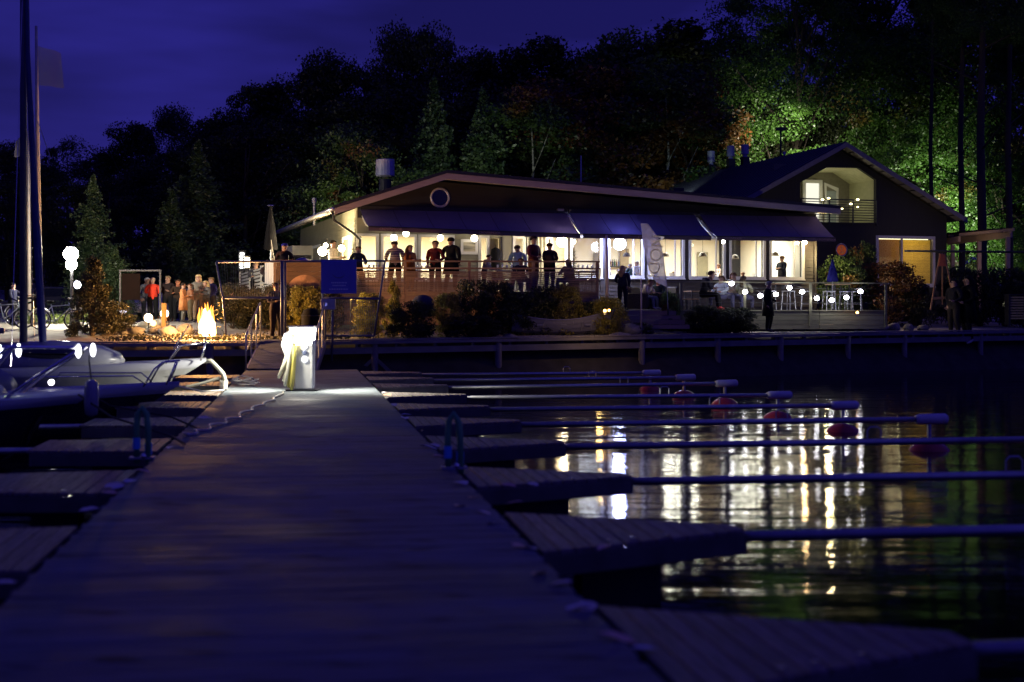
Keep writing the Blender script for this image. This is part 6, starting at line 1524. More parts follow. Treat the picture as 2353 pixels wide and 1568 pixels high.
# feather flag and pale poles
ff = empty('feather_flag', P(1527, 700, 48.6), 0, 'tall grey violet feather flag with pale sideways lettering', 'flag')
fo = P(1527, 700, 48.6)
ed0 = [(1532, 660), (1504, 647), (1491, 619), (1484, 591), (1477, 557), (1475, 536), (1472, 514)]
ed1 = [(1532, 660), (1531, 647), (1527, 619), (1524, 591), (1516, 557), (1504, 536), (1488, 514)]
m_ = MB(); K = 14
def along(ed, f):
    n_ = len(ed) - 1; q = min(n_ - 1e-6, f * n_); i = int(q); t = q - i; return (ed[i][0] + (ed[i + 1][0] - ed[i][0]) * t, ed[i][1] + (ed[i + 1][1] - ed[i][1]) * t)
vs = []
for i in range(K + 1):
    a = along(ed0, i / K); b_ = along(ed1, i / K)
    for j in range(4):
        t = j / 3; p = P(a[0] + (b_[0] - a[0]) * t, a[1] + (b_[1] - a[1]) * t, 48.6 + .05 * math.sin(i * .9 + j)); vs.append(p)
m_.add(vs, [(i * 4 + j, i * 4 + j + 1, (i + 1) * 4 + j + 1, (i + 1) * 4 + j) for i in range(K) for j in range(3)])
m_.build('cloth', sheer_cloth('sheer violet flag cloth', (.30, .27, .36), .12), ff, world=True, fix=False, smooth=True)
ca_ = P(1505, 590, 48.45) - fo
Mx = Matrix.Translation(ca_) @ Matrix.Rotation(R(8), 4, 'Y') @ Matrix.Rotation(R(90), 4, 'X') @ Matrix.Rotation(R(-90), 4, 'Z')
text_part('lettering', 'NODI', .58, Mx, mat('pale flag lettering', (.85, .8, .6), .7, transl=.6), ff, 0.)
m_ = MB(); m_.tube([P(1535, 712, 48.65) - fo, P(1532.5, 660, 48.6) - fo, P(1531.5, 647, 48.6) - fo, P(1527.5, 619, 48.6) - fo, P(1524.5, 591, 48.6) - fo, P(1516.5, 557, 48.6) - fo, P(1504.5, 536, 48.6) - fo, P(1488, 514, 48.6) - fo], [.014] * 7 + [.006], 6); m_.build('pole', M_galv, ff)
m_ = MB(); c = P(1535, 712, 48.65) - fo; m_.lathe([(.22, -.35), (.22, -.3), (.03, -.28), (.03, .02)], c, 10); m_.build('base', M_dark, ff)
for (u, v0, v1, D, r, lab) in ((1395, 541, 712, 46.8, .055, 'thick pale pole before the blue lit window'), (1474, 640, 768, 47.0, .028, 'thin pale pole at the boardwalk edge beside the steps')):
    a = P(u, v1, D); b_ = P(u - 1, v0, D); m_ = MB(); m_.tube([a, a.lerp(b_, .5), b_], [r, r, r * .7], 10); tag(m_.build('pole', mat('pale lilac pole', (.42, .36, .42), .5), smooth=True), lab, 'pole')

# rowing boat drawn up on the shore
rc0 = P(1288, 745, 47.0); gzr = gz(rc0.x, rc0.y)
rb = empty('rowing_boat', (rc0.x, 46.75, gz(rc0.x, 46.75) + .02), R(10), 'blue grey wooden rowing boat drawn up on the shore below the shrubs', 'rowing boat')
m_ = MB(); rows = []; ns = 14
M_rb = mat('blue grey boat planks', (.18, .18, .30), .6, scale=3, stretch=(.4, 4, 4), var=.2)
for strake in range(4):
    m_ = MB(); vs = []
    for i in range(ns + 1):
        f = i / ns; x = -1.65 + 3.3 * f; w = math.sin(math.pi * (.04 + .92 * f)) ** .6; sheer = .42 + .28 * (2 * f - 1) ** 2 + (.12 * f)
        for t in (strake / 4, (strake + 1.08) / 4):
            yy = .58 * w * (t ** .6); zz = sheer * t ** 1.3 + .1 * (2 * f - 1) ** 2 * (1 - t)
            vs.append((x, yy, zz))
    for sgn in (-1, 1): m_.add([(p[0], sgn * (p[1] + strake * .006), p[2]) for p in vs], [(2 * i, 2 * i + 2, 2 * i + 3, 2 * i + 1) for i in range(ns)])
    m_.build('strake', M_rb, rb, fix=False)
for sgn in (-1, 1):
    m_ = MB(); m_.tube([(-1.65 + 3.3 * i / ns, sgn * (.60 * math.sin(math.pi * (.04 + .92 * i / ns)) ** .6), .42 + .28 * (2 * i / ns - 1) ** 2 + .12 * i / ns) for i in range(ns + 1)], .022, 6); m_.build('gunwale', M_rb, rb)
for x in (-.8, 0, .8): m_ = MB(); m_.b2((x - .1, -.5, .30), (x + .1, .5, .33)); m_.build('thwart', M_rb, rb)
for i in range(9): x = -1.3 + i * .32; m_ = MB(); m_.tube([(x, -.56 * math.sin(math.pi * (.04 + .92 * (x + 1.65) / 3.3)) ** .6, .42), (x, -.3, .14), (x, .3, .14)], .012, 5); m_.build('rib', mat('pale rib', (.3, .3, .4), .6), rb)

# A frame by the boardwalk, slatted bin box, overhead cable, litter bin, display frame
af = empty('a_frame', P(2165, 715, 55.3), 0, 'tall wooden A frame with an orange top panel beside the boardwalk', 'a frame sign'); ao = P(2165, 715, 55.3)
M_af = mat('orange brown timber', (.34, .18, .09), .7)
for pts in (((2160, 583), (2138, 713)), ((2170, 583), (2196, 713))):
    m_ = MB(); m_.bar(P(*pts[0], 55.3) - ao, P(*pts[1], 55.3) - ao, .07, .05); m_.build('leg', M_af, af)
m_ = MB(); m_.bar(P(2143, 686, 55.25) - ao, P(2189, 684, 55.25) - ao, .06, .1); m_.build('crossbar', M_af, af)
m_ = MB(); m_.bar(P(2165, 583, 55.3) - ao, P(2165, 700, 56.3) - ao, .06, .05); m_.build('rear_leg', M_af, af)
m_ = MB(); m_.prism([P(2156, 612, 55.2) - ao, P(2174, 612, 55.2) - ao, P(2170, 585, 55.2) - ao, P(2160, 585, 55.2) - ao], (0, -.03, 0)); m_.build('top_panel', mat('orange panel', (.62, .15, .04), .6, emit=(.6, .12, .03), es=.0), af)
sb = empty('slatted_box', P(2337, 735, 57.0), 0, 'pale slatted timber bin box at the end of the boardwalk', 'bin box')
for k in range(9):
    m_ = MB(); z = .02 + k * .105; m_.b2((-.28, -.02, z), (.28, .0, z + .065)); m_.build('slat', mat('yellowed slat', (.42, .36, .15), .7), sb)
for x in (-.3, .3): m_ = MB(); m_.b2((x - .03, -.03, -.2), (x + .03, .5, .98)); m_.build('side', M_dark, sb)
m_ = MB(); m_.b2((-.33, -.05, .98), (.33, .55, 1.02)); m_.build('lid', M_dark, sb)
m_ = MB(); m_.tube([P(2078, 577, 56.), P(2200, 578.5, 55.5), P(2353, 580, 55.), P(2600, 582, 54.)], .045, 8); tag(m_.build('overhead_cable', M_dark, smooth=True), 'thick dark cable stretched level in front of the pergola', 'cable')
m_ = MB(); p_ = P(2600, 582, 54.); m_.tube([(p_.x, p_.y, 1.), (p_.x, p_.y, p_.z + .3)], .08, 8); tag(m_.build('cable_post', M_dark), 'dark post carrying the far end of the thick cable', 'post')
lb = empty('litter_bin', (XU(716, 43.4), 43.4, gz(XU(716, 43.4), 43.4) + .0), 0, 'black rounded litter bin on the shore behind the gate', 'litter bin')
m_ = MB(); m_.lathe([(.26, 0), (.31, .1), (.31, .75), (.24, .9), (.1, .95)], (0, 0, 0), 16); m_.build('body', M_black, lb, smooth=True)
m_ = MB(); m_.ring((0, 0, .72), .315, .015, 'z', 20, 5); m_.build('band', M_dark, lb)
gb = empty('display_frame', P(322, 690, 52.), 0, 'galvanised frame holding a dark brown notice panel behind the bonfire group', 'notice frame'); go = P(322, 690, 52.)
for q in (((276, 750), (276, 622)), ((368, 750), (368, 622)), ((274, 622), (371, 622))):
    m_ = MB(); m_.tube([P(*q[0], 52.) - go, P(*q[1], 52.) - go], .035, 8); m_.build('frame_tube', mat('dull frame steel', (.12, .11, .11), .6), gb)
m_ = MB(); a = P(280, 690, 51.95) - go; b_ = P(322, 629, 51.95) - go; m_.b2((a.x, a.y - .02, a.z), (b_.x, a.y + .02, b_.z)); m_.build('panel', mat('dark brown panel', (.010, .0035, .002), .8, var=.3, spec=.1), gb)
# dark dome tent (closed round cover) below the railing
c = P(972, 690, 45.8); db = empty('round_cover', (c.x, c.y, ZV(700, 45.8)), 0, 'dark blue rounded grill cover beneath the slatted railing', 'grill cover')
m_ = MB(); m_.lathe([(.36, -.4), (.36, 0), (.33, .14), (.24, .25), (.1, .30), (.01, .31)], (0, 0, 0), 20); m_.build('cover', mat('dark blue cover', (.03, .03, .06), .7), db, smooth=True)
# flags on the shore flagpole
fp = empty('flagpole', P(92, 760, 44.), 0, 'pale flagpole with halyards and a limp white flag beside the mast', 'flagpole'); fo2 = P(92, 760, 44.)
m_ = MB(); m_.tube([P(94, 770, 44.) - fo2, P(86, 300, 44.) - fo2, P(83, 60, 44.) - fo2], [.085, .06, .04], 10); m_.build('pole', mat('white flagpole', (.55, .50, .44), .5), fp, smooth=True)
m_ = MB(); m_.tube([P(99, 740, 43.9) - fo2, P(88, 280, 43.9) - fo2], .014, 5); m_.build('halyard', M_rope, fp)
def flag_cloth(pts, D, off, m, parent, nm='flag_cloth'):
    m_ = MB(); (a, b_, c_, d_) = pts; vs = []; n_ = 9
    for i in range(n_ + 1):
        for j in range(n_ + 1):
            f = i / n_; g = j / n_; u = (a[0] * (1 - f) + b_[0] * f) * (1 - g) + (d_[0] * (1 - f) + c_[0] * f) * g; v = (a[1] * (1 - f) + b_[1] * f) * (1 - g) + (d_[1] * (1 - f) + c_[1] * f) * g
            vs.append(P(u, v + 2 * math.sin(f * 7 + g * 2) * f, D + .15 * f * math.sin(f * 8 + g * 1.5)) - off)
    w = n_ + 1; m_.add(vs, [(i * w + j, (i + 1) * w + j, (i + 1) * w + j + 1, i * w + j + 1) for i in range(n_) for j in range(n_)])
    return m_.build(nm, m, parent, fix=False, smooth=True)
M_flag = mat('limp pale flag cloth', (.07, .06, .075), .85, var=.3, scale=1.2, transl=.3)
flag_cloth(((85, 105), (140, 122), (147, 202), (85, 196)), 44., fo2, sheer_cloth('sheer limp flag', (.10, .08, .09), .5), fp)
fp2 = empty('flagpole', P(67, 760, 52.), 0, 'farther flagpole behind the mast with a small pale flag', 'flagpole'); fo3 = P(67, 760, 52.)
m_ = MB(); m_.tube([P(68, 765, 52.) - fo3, P(66, 300, 52.) - fo3], [.07, .05], 8); m_.build('pole', MATS['white flagpole'], fp2, smooth=True)
flag_cloth(((66, 300), (36, 325), (32, 360), (66, 362)), 52., fo3, mat('pale blue grey flag', (.10, .10, .16), .85, transl=.3), fp2)
# ------------------------------------------------------------------ rocks
RKM = []
for i in range(4):
    m_ = MB(); m_.ball((0, 0, 0), 1, 10, 7); rr = random.Random(i)
    m_.v = [p * (1 + rr.uniform(-.16, .16)) for p in m_.v]
    o = m_.build('rock', mat('grey granite', (.16, .15, .13), .85, scale=3, color2=(.32, .30, .25), rand=.3, bump=.4), smooth=True); RKM.append(o.data); bpy.data.objects.remove(o)
def rock(x, y, z, s, lab, grp, k):
    o = link('rock', RKM[k % 4]); o.location = (x, y, z); o.scale = (s * rnd.uniform(.9, 1.4), s * rnd.uniform(.8, 1.1), s * rnd.uniform(.55, .8)); o.rotation_euler = (rnd.uniform(-.3, .3), rnd.uniform(-.3, .3), rnd.uniform(0, 6)); tag(o, lab, 'rock', grp)
x = 1700; k = 0
while x < 2125:
    D = 51.2 + (x - 1700) / 425 * 3.2; xx = XU(x, D); s = rnd.uniform(.17, .27); rock(xx, D + rnd.uniform(-.15, .15), gz(xx, D) + s * .35, s, 'grey boulder in the row edging the lower terrace', 'boulders edging the lower terrace', k); x += s * 2.1 * FX / D; k += 1
for k in range(26):
    u = rnd.uniform(225, 425); D = rnd.uniform(44.2, 46.5); xx = XU(u, D); s = rnd.uniform(.12, .34); rock(xx, D, gz(xx, D) + s * .3, s, 'fire lit boulder among the lanterns on the shore', 'boulders on the shore by the bonfire', k)
for k, (u, D, s, lab) in enumerate(((1418, 46.5, .42, 'large rounded boulder at the end of the rowing boat'), (1452, 47.2, .36, 'boulder between the rowing boat and the steps'), (1392, 47.6, .34, 'boulder behind the bow of the rowing boat'), (1480, 46.9, .22, 'small boulder at the foot of the thin pole'), (1170, 45.2, .3, 'boulder before the stern of the rowing boat'))):
    xx = XU(u, D); rock(xx, D, gz(xx, D) + s * .4, s, lab, None, k)

# ------------------------------------------------------------------ vegetation
def leafmat(name, c1, c2, transl=.35, autumn=None, scale=.8, thr=.58):
    m = bpy.data.materials.new(name); m.use_nodes = True; nt = m.node_tree; n = nt.nodes; l = nt.links; n.clear()
    out = n.new('ShaderNodeOutputMaterial'); d = n.new('ShaderNodeBsdfDiffuse'); t = n.new('ShaderNodeBsdfTranslucent'); mx = n.new('ShaderNodeMixShader'); mx.inputs[0].default_value = transl
    g = n.new('ShaderNodeBsdfGlossy'); g.inputs['Roughness'].default_value = .45; m2 = n.new('ShaderNodeMixShader'); m2.inputs[0].default_value = .05
    co = n.new('ShaderNodeTexCoord'); no = n.new('ShaderNodeTexNoise'); no.inputs['Scale'].default_value = 14 * scale; no.inputs['Detail'].default_value = 3
    oi = n.new('ShaderNodeObjectInfo'); ad = n.new('ShaderNodeVectorMath'); ad.operation = 'ADD'; l.new(co.outputs['Object'], ad.inputs[0]); l.new(oi.outputs['Location'], ad.inputs[1]); l.new(ad.outputs[0], no.inputs['Vector'])
    rp = n.new('ShaderNodeValToRGB'); rp.color_ramp.elements[0].position = .35; rp.color_ramp.elements[0].color = (*c1, 1); rp.color_ramp.elements[1].position = .66; rp.color_ramp.elements[1].color = (*c2, 1)
    l.new(no.outputs['Fac'], rp.inputs['Fac']); c = rp.outputs['Color']
    if autumn:
        n2 = n.new('ShaderNodeTexNoise'); n2.inputs['Scale'].default_value = 4. * scale; n2.inputs['Detail'].default_value = 2; l.new(ad.outputs[0], n2.inputs['Vector'])
        r2 = n.new('ShaderNodeValToRGB'); r2.color_ramp.elements[0].position = thr; r2.color_ramp.elements[0].color = (0, 0, 0, 1); r2.color_ramp.elements[1].position = thr + .08; r2.color_ramp.elements[1].color = (1, 1, 1, 1)
        l.new(n2.outputs['Fac'], r2.inputs['Fac']); mc = n.new('ShaderNodeMixRGB'); mc.inputs[2].default_value = (*autumn, 1); l.new(r2.outputs['Color'], mc.inputs[0]); l.new(c, mc.inputs[1]); c = mc.outputs[0]
    l.new(c, d.inputs['Color']); l.new(c, t.inputs['Color']); l.new(d.outputs[0], mx.inputs[1]); l.new(t.outputs[0], mx.inputs[2])
    l.new(mx.outputs[0], m2.inputs[1]); l.new(g.outputs[0], m2.inputs[2]); l.new(m2.outputs[0], out.inputs['Surface'])
    MATS[name] = m; return m
L_dark = leafmat('dark forest leaves', (.018, .026, .010), (.05, .065, .022), .3)
L_green = leafmat('green birch leaves', (.035, .07, .018), (.09, .15, .035), .4, (.22, .09, .02))
L_con = leafmat('larch needles', (.03, .06, .025), (.085, .13, .05), .3)
L_or = leafmat('autumn leaves', (.06, .04, .012), (.20, .075, .018), .35)
L_yel = leafmat('yellow green shrub leaves', (.16, .15, .025), (.38, .32, .05), .35, scale=2)
L_thu = leafmat('thuja sprays', (.025, .03, .012), (.07, .06, .02), .2, scale=2)
L_lit = leafmat('bright maple leaves', (.03, .085, .012), (.09, .20, .03), .45, (.20, .14, .03), thr=.64)
BARK = MATS['bark']; M_birch = mat('birch bark', (.45, .43, .38), .8, scale=5, stretch=(1, 1, 6), color2=(.06, .05, .05), contrast=.1)

def leaf_quads(pts, size, rs, flat=.0, droop=0.):
    n = len(pts); nrm = rs.normal(size=(n, 3)); nrm[:, 2] += flat; nrm /= np.linalg.norm(nrm, axis=1)[:, None]
    t = rs.normal(size=(n, 3)); t -= nrm * (t * nrm).sum(1)[:, None]; t /= np.linalg.norm(t, axis=1)[:, None]; b = np.cross(nrm, t)
    s = size * rs.uniform(.6, 1.3, size=(n, 1))
    a = pts + t * s; c = pts - t * s * .9; bb = pts + b * s * .55; d = pts - b * s * .55
    v = np.stack([a, bb, c, d], 1).reshape(-1, 3)
    return v
def mesh_np(name, v, quads_n, m, smooth=False):
    me = bpy.data.meshes.new(name); n = len(v); me.vertices.add(n); me.vertices.foreach_set('co', v.astype(np.float32).ravel())
    q = n // 4; me.loops.add(n); me.loops.foreach_set('vertex_index', np.arange(n, dtype=np.int32)); me.polygons.add(q)
    me.polygons.foreach_set('loop_start', np.arange(0, n, 4, dtype=np.int32)); me.polygons.foreach_set('loop_total', np.full(q, 4, dtype=np.int32))
    me.materials.append(m); me.update(calc_edges=True); return me
def crown_broad(seed, n, leaf, nclump=60, w=.42, base=.22, m=None, clump=.085, cone=False):
    rs = np.random.RandomState(seed); C = []
    while len(C) < nclump:
        z = rs.uniform(base, 1.); f = (z - base) / (1 - base); rr = w * (math.sin(math.pi * min(1, .12 + .86 * f)) ** .7) if not cone else w * (1 - f) ** .8
        a = rs.uniform(0, 6.283); r = rr * rs.uniform(.35, 1.0) ** .6; C.append((r * math.cos(a), r * math.sin(a), z - .03 * r))
    C = np.array(C); k = rs.randint(0, nclump, n); sc = clump * rs.uniform(.4, 1.45, size=nclump)
    d = rs.normal(size=(n, 3)); d /= np.linalg.norm(d, axis=1)[:, None]; r = rs.uniform(.2, 1, size=(n, 1)) ** .5
    r[:n // 9] *= 1.3
    p = C[k] + d * r * sc[k][:, None] * np.array([1.25, 1.25, .7])
    return mesh_np('crown', leaf_quads(p, leaf, rs, .6), 0, m or L_dark), C
def crown_conifer(seed, n, leaf, w=.2, base=.1, m=None, whorls=26, airy=1.):
    rs = np.random.RandomState(seed); P_ = []
    per = n // (whorls * 7)
    for i in range(whorls):
        f = i / whorls; z = base + (1 - base) * f; L = w * (1 - f) ** .85 * min(1, (1 - f) * 7 + .12) * rs.uniform(.7, 1.2) + .001
        nb = 7 if f < .7 else 5; a0 = rs.uniform(0, 6.28)
        for j in range(nb):
            a = a0 + j * 6.283 / nb + rs.uniform(-.25, .25); l_ = L * rs.uniform(.45, 1.2)
            t = rs.uniform(.08, 1, per) ** .8; sp = (1 - t) * l_ * .30 + .004
            x = t * l_; y = rs.normal(size=per) * sp; zz = z - .35 * x * (1 - .8 * f) + .25 * x * x / max(l_, .01) * .5 + rs.normal(size=per) * .008 * airy - rs.uniform(0, 1, per) * .02
            P_.append(np.stack([x * math.cos(a) - y * math.sin(a), x * math.sin(a) + y * math.cos(a), zz], 1))
    p = np.concatenate(P_)
    return mesh_np('crown', leaf_quads(p, leaf, rs, .3), 0, m or L_con)
def trunk_mesh(seed, r, h, C=None, m=None, nl=14):
    rs = random.Random(seed); mb = MB()
    pts = [(0, 0, -.03)]; 
    for i in range(1, 9): f = i / 8; pts.append((rs.uniform(-.008, .008), rs.uniform(-.008, .008), h * f))
    mb.tube(pts, [r * (1 - .85 * i / 8) for i in range(9)], 8)
    if C is not None:
        for c in sorted(list(map(tuple, C)), key=lambda q: q[2])[::max(1, len(C) // nl)]:
            z0 = max(.12, c[2] - .18 - .3 * math.hypot(c[0], c[1])); mb.tube([(0, 0, z0), (c[0] * .5, c[1] * .5, (z0 + c[2]) / 2 - .01), tuple(c)], [r * .35, r * .22, r * .08], 5)
    o = mb.build('trunk', m or BARK, smooth=True); me = o.data; bpy.data.objects.remove(o); return me
TR = {}
for i in range(3):
    c, C = crown_broad(10 + i, 30000, .0080, 70, .38, .15, L_dark, .075); TR['b%d' % i] = (c, trunk_mesh(i, .02, .9, C))
c, C = crown_broad(21, 17000, .0085, 60, .24, .15, L_green, .06); TR['birch'] = (c, trunk_mesh(5, .0085, .97, C, M_birch, nl=4))
c, C = crown_broad(22, 15000, .009, 55, .26, .12, L_or, .065); TR['autumn'] = (c, trunk_mesh(6, .012, .93, C))
TR['con'] = (crown_conifer(31, 16000, .0085, .23, .08, L_con, 30), trunk_mesh(7, .012, .98))
c, C = crown_broad(32, 16000, .0080, 75, .26, .12, L_dark, .05, True); TR['spr'] = (c, trunk_mesh(8, .012, .98, C))
TR['yel'] = None
c, C = crown_broad(23, 17000, .010, 60, .40, .1, L_green, .08); TR['yel'] = (c, trunk_mesh(9, .018, .85, C))
for i in range(2):
    c, C = crown_broad(40 + i, 120000, .0042, 150, .30 if i else .34, .14, L_lit, .055); TR['big%d' % i] = (c, trunk_mesh(12 + i, .016, .9, C, nl=30))
def tree(kind, u, vt, D, lab, grp, wf=1., zb=None, rz=None, nm='tree'):
    x = XU(u, D); z0 = gz(x, D) if zb is None else zb; H = ZV(vt, D) - z0
    root = bpy.data.objects.new(nm, None); col.objects.link(root); root.location = (x, D, z0); root.empty_display_size = .2
    tag(root, lab, 'tree', grp)
    c, t = TR[kind]
    for nm2, me in (('crown', c), ('trunk', t)):
        o = link(nm2, me, root); o.scale = (H * wf, H * wf, H); o.rotation_euler = (0, 0, rnd.uniform(0, 6.28) if rz is None else rz)
    return root
GF = 'dark forest trees behind the restaurant'
fr = [(-40, 330, 118, 'b0', 1.), (20, 343, 112, 'b1', 1.), (90, 385, 105, 'b2', 1.), (155, 326, 115, 'b0', .8), (235, 350, 112, 'spr', 1.), (300, 297, 110, 'b2', 1.), (350, 300, 112, 'b0', 1.), (395, 262, 108, 'b1', .7), (440, 295, 106, 'b0', .8),
      (483, 270, 106, 'spr', 1.2), (540, 265, 104, 'b1', .9), (585, 215, 102, 'b2', .8), (628, 186, 100, 'spr', 1.4), (675, 195, 100, 'b0', .8), (745, 143, 100, 'b1', .8), (800, 165, 100, 'b2', .7), (848, 160, 98, 'b0', .7), (918, 88, 98, 'b1', .62), (990, 84, 97, 'b2', .62),
      (1040, 130, 98, 'b0', .8), (1088, 134, 98, 'b2', .8), (1135, 165, 100, 'b1', .8), (1190, 106, 98, 'spr', 1.2), (1235, 150, 99, 'birch', .9), (1262, 80, 97, 'spr', 1.3), (1310, 150, 99, 'b2', .7), (1358, 140, 98, 'b1', .7), (1420, 90, 97, 'birch', 1.1), (1462, 72, 96, 'birch', 1.1), (1510, 95, 96, 'birch', 1.),
      (1576, 40, 95, 'spr', 1.5), (1560, 110, 98, 'birch', 1.1), (1632, 125, 97, 'b0', .6), (1690, 98, 95, 'b2', .7), (1745, 120, 98, 'b1', .8)]
lm = {-40: 'at the outer edge beyond the mast', 20: 'just outside the mast', 90: 'directly behind the flagpole', 235: 'above the street lamp lit conifer', 300: 'above the brown notice panel', 350: 'above the person in the red jacket', 395: 'above the wooden lantern post', 440: 'above the rust sweater at the fire', 483: 'above the flames of the bonfire', 540: 'above the pale side railing', 585: 'above the cage lantern columns', 628: 'above the closed black parasol', 675: 'above the man in the blue cap', 745: 'above the lit side wall', 800: 'above the navy notice board', 848: 'just before the drum cowl', 1040: 'above the tall man in the black coat', 1088: 'above the white framed picture', 1135: 'above the black hanging coat', 1235: 'above the man in the maroon shirt', 1310: 'above the glaring amber lamp', 1358: 'above the thin antenna pole', 1420: 'above the blue white lamp', 1462: 'above the feather flag', 1510: 'above the steps of the lower terrace', 1560: 'above the white trunked birch', 1632: 'above the lowest flue cap of the house', 1690: 'above the paired flue caps', 1745: 'beside the edge of the floodlit grove'}
kd = {'b0': 'broad crowned', 'b1': 'rounded', 'b2': 'uneven', 'spr': 'pointed', 'birch': 'slender'}
marks = {918: 'tall dark broadleaf tree forming the highest rounded crown above the restaurant ridge', 990: 'twin of the highest rounded crown above the round window', 1262: 'dark spire shaped tree above the middle awning', 1190: 'dark pointed tree just before the tallest mid forest spire', 1576: 'tallest pointed conifer above the roof of the dark house', 155: 'dark tree above the street lamp near the mast'}
for i, (u, v, D, k, w) in enumerate(fr):
    tree(k, u, v, D, marks[u] if u in marks else f'dark {kd[k]} forest tree on the skyline {lm[u]}', GF, w)
for i in range(33):   # second rank that closes the gaps under the skyline
    u = -60 + i * 78; vt = interp([(-100, 430), (100, 430), (400, 360), (700, 270), (950, 220), (1500, 230), (1900, 250), (2050, 330), (2500, 380)], u) + rnd.uniform(-15, 25)
    tree(['b0', 'b1', 'spr', 'b2'][i % 4], u, vt, 90 + rnd.uniform(-4, 3), 'low dark tree filling the wood behind the restaurant', 'low trees filling the forest', 1.15)
# trees that catch the lamps
GL = 'lamp lit trees before the forest'
tree('con', 214, 398, 58, 'pale green feathery conifer lit by the street lamp', GL, 1.35)
tree('con', 262, 560, 54, 'small lit conifer between the street lamp and the notice frame', GL, 2.2)
tree('con', 455, 318, 70, 'dim conifer standing behind the bonfire group', GL, 1.5)
tree('con', 395, 430, 66, 'low dim conifer behind the notice frame', GL, 1.6)
tree('yel', 832, 300, 74, 'yellow green tree behind the drum cowl of the restaurant', GL, .9)
tree('yel', 760, 400, 72, 'low yellow green tree at the restaurant eave', GL, 1.1)
tree('con', 998, 170, 78, 'green larch rising behind the round window gable', GL, 1.05)
tree('con', 1110, 195, 77, 'bluish green larch behind the gable slope', GL, 1.1)
tree('birch', 1221, 185, 78, 'birch with a pale straight trunk behind the restaurant roof', GL, 1.2)
tree('autumn', 1408, 165, 80, 'orange tinged autumn tree beyond the antenna pole', GL, 1.3)
tree('birch', 1531, 150, 80, 'birch with a white trunk beside the chimney of the dark house', GL, 1.3)
tree('autumn', 1592, 180, 82, 'rust coloured autumn tree beside the white trunked birch', GL, 1.)
GR = 'tall floodlit trees behind the dark house'
tree('big0', 1835, -110, 86, 'huge floodlit tree whose edge meets the sky beside the dark house', GR, .95, rz=.3)
tree('big1', 1985, -190, 92, 'huge floodlit tree directly behind the house ridge', GR, 1.1, rz=2.)
tree('big0', 2150, -240, 90, 'huge tree with dark trunk behind the falling house roof', GR, 1.0, rz=3.4)
tree('big1', 2320, -200, 88, 'huge tree above the pergola at the end of the grove', GR, 1.1, rz=4.4)
tree('big1', 2070, 60, 100, 'deep green tree farther back between the great floodlit ones', GR, 1.3, rz=.8)
tree('big0', 2400, 40, 84, 'tree half outside the view beyond the pergola', GR, 1., rz=5.1)
for i, (u, D, r) in enumerate(((2209, 74, .16), (2255, 72, .23), (2140, 79, .13), (2318, 76, .18))):
    x = XU(u, D); z = gz(x, D); root = empty('dark_trunk_tree', (x, D, z), 0, ['thick black trunk against the lit leaves above the house eave', 'thickest black trunk standing over the pergola', 'thinner black trunk between the two thickest ones', 'dark trunk at the far end above the pergola roof'][i], 'tree', 'black trunked trees over the pergola')
    m_ = MB(); m_.tube([(0, 0, -.3), (.05, 0, 4), (-.05, 0, 9), (.1, 0, 16), (0, 0, 24)], [r * 1.25, r, r * .85, r * .6, r * .3], 12)
    for k in range(9):
        a = k * 2.4; z0 = 5 + k * 1.7; m_.tube([(0, 0, z0), (1.2 * math.cos(a), 1.2 * math.sin(a), z0 + .5), (3 * math.cos(a), 3 * math.sin(a), z0 + 1.2)], [r * .25, r * .16, r * .05], 6)
    m_.build('trunk', BARK, root, smooth=True)
    if i not in (1, 3): continue
    o = link('crown', TR['big%d' % (i % 2)][0], root); o.scale = (13, 13, 15); o.location = (0, 0, 11 + i); o.data = o.data
# shrubs
SH = {}
def shrub_mesh(seed, n, leaf, m, cone=False):
    rs = np.random.RandomState(seed); C = []
    for i in range(70):
        if cone: z = rs.uniform(0.04, .97); r = .36 * (1 - z) ** .75 * rs.uniform(.55, 1.); sc = .075
        else:
            z = rs.uniform(.08, .86); r = .44 * math.sqrt(max(.02, 1 - ((z - .35) / .62) ** 2)) * rs.uniform(.4, 1.); sc = .12
        a = rs.uniform(0, 6.283); C.append((r * math.cos(a), r * math.sin(a), z))
    C = np.array(C); k = rs.randint(0, len(C), n); d = rs.normal(size=(n, 3)); d /= np.linalg.norm(d, axis=1)[:, None]
    p = C[k] + d * (rs.uniform(.1, 1, size=(n, 1)) ** .5) * sc * np.array([1.1, 1.1, .9]); p[:, 2] = np.abs(p[:, 2])
    c = mesh_np('foliage', leaf_quads(p, leaf, rs, .3), 0, m)
    mb = MB()
    for q in C[::9]: mb.tube([(0, 0, -.05), (q[0] * .4, q[1] * .4, q[2] * .5), tuple(q)], [.018, .012, .004], 5)
    o = mb.build('stem', BARK); st = o.data; bpy.data.objects.remove(o); return c, st
for nm, m in (('dk', L_dark), ('yl', L_yel), ('th', L_thu)): SH[nm] = shrub_mesh(hash(nm) % 97 if False else {'dk': 3, 'yl': 5, 'th': 9}[nm], 9000, .022, m)
SH['cone'] = shrub_mesh(14, 14000, .014, L_thu, True); SH['yc'] = shrub_mesh(15, 9000, .018, L_yel, True); SH['mp'] = shrub_mesh(17, 9000, .020, L_green); SH['or'] = shrub_mesh(19, 8000, .022, L_or)
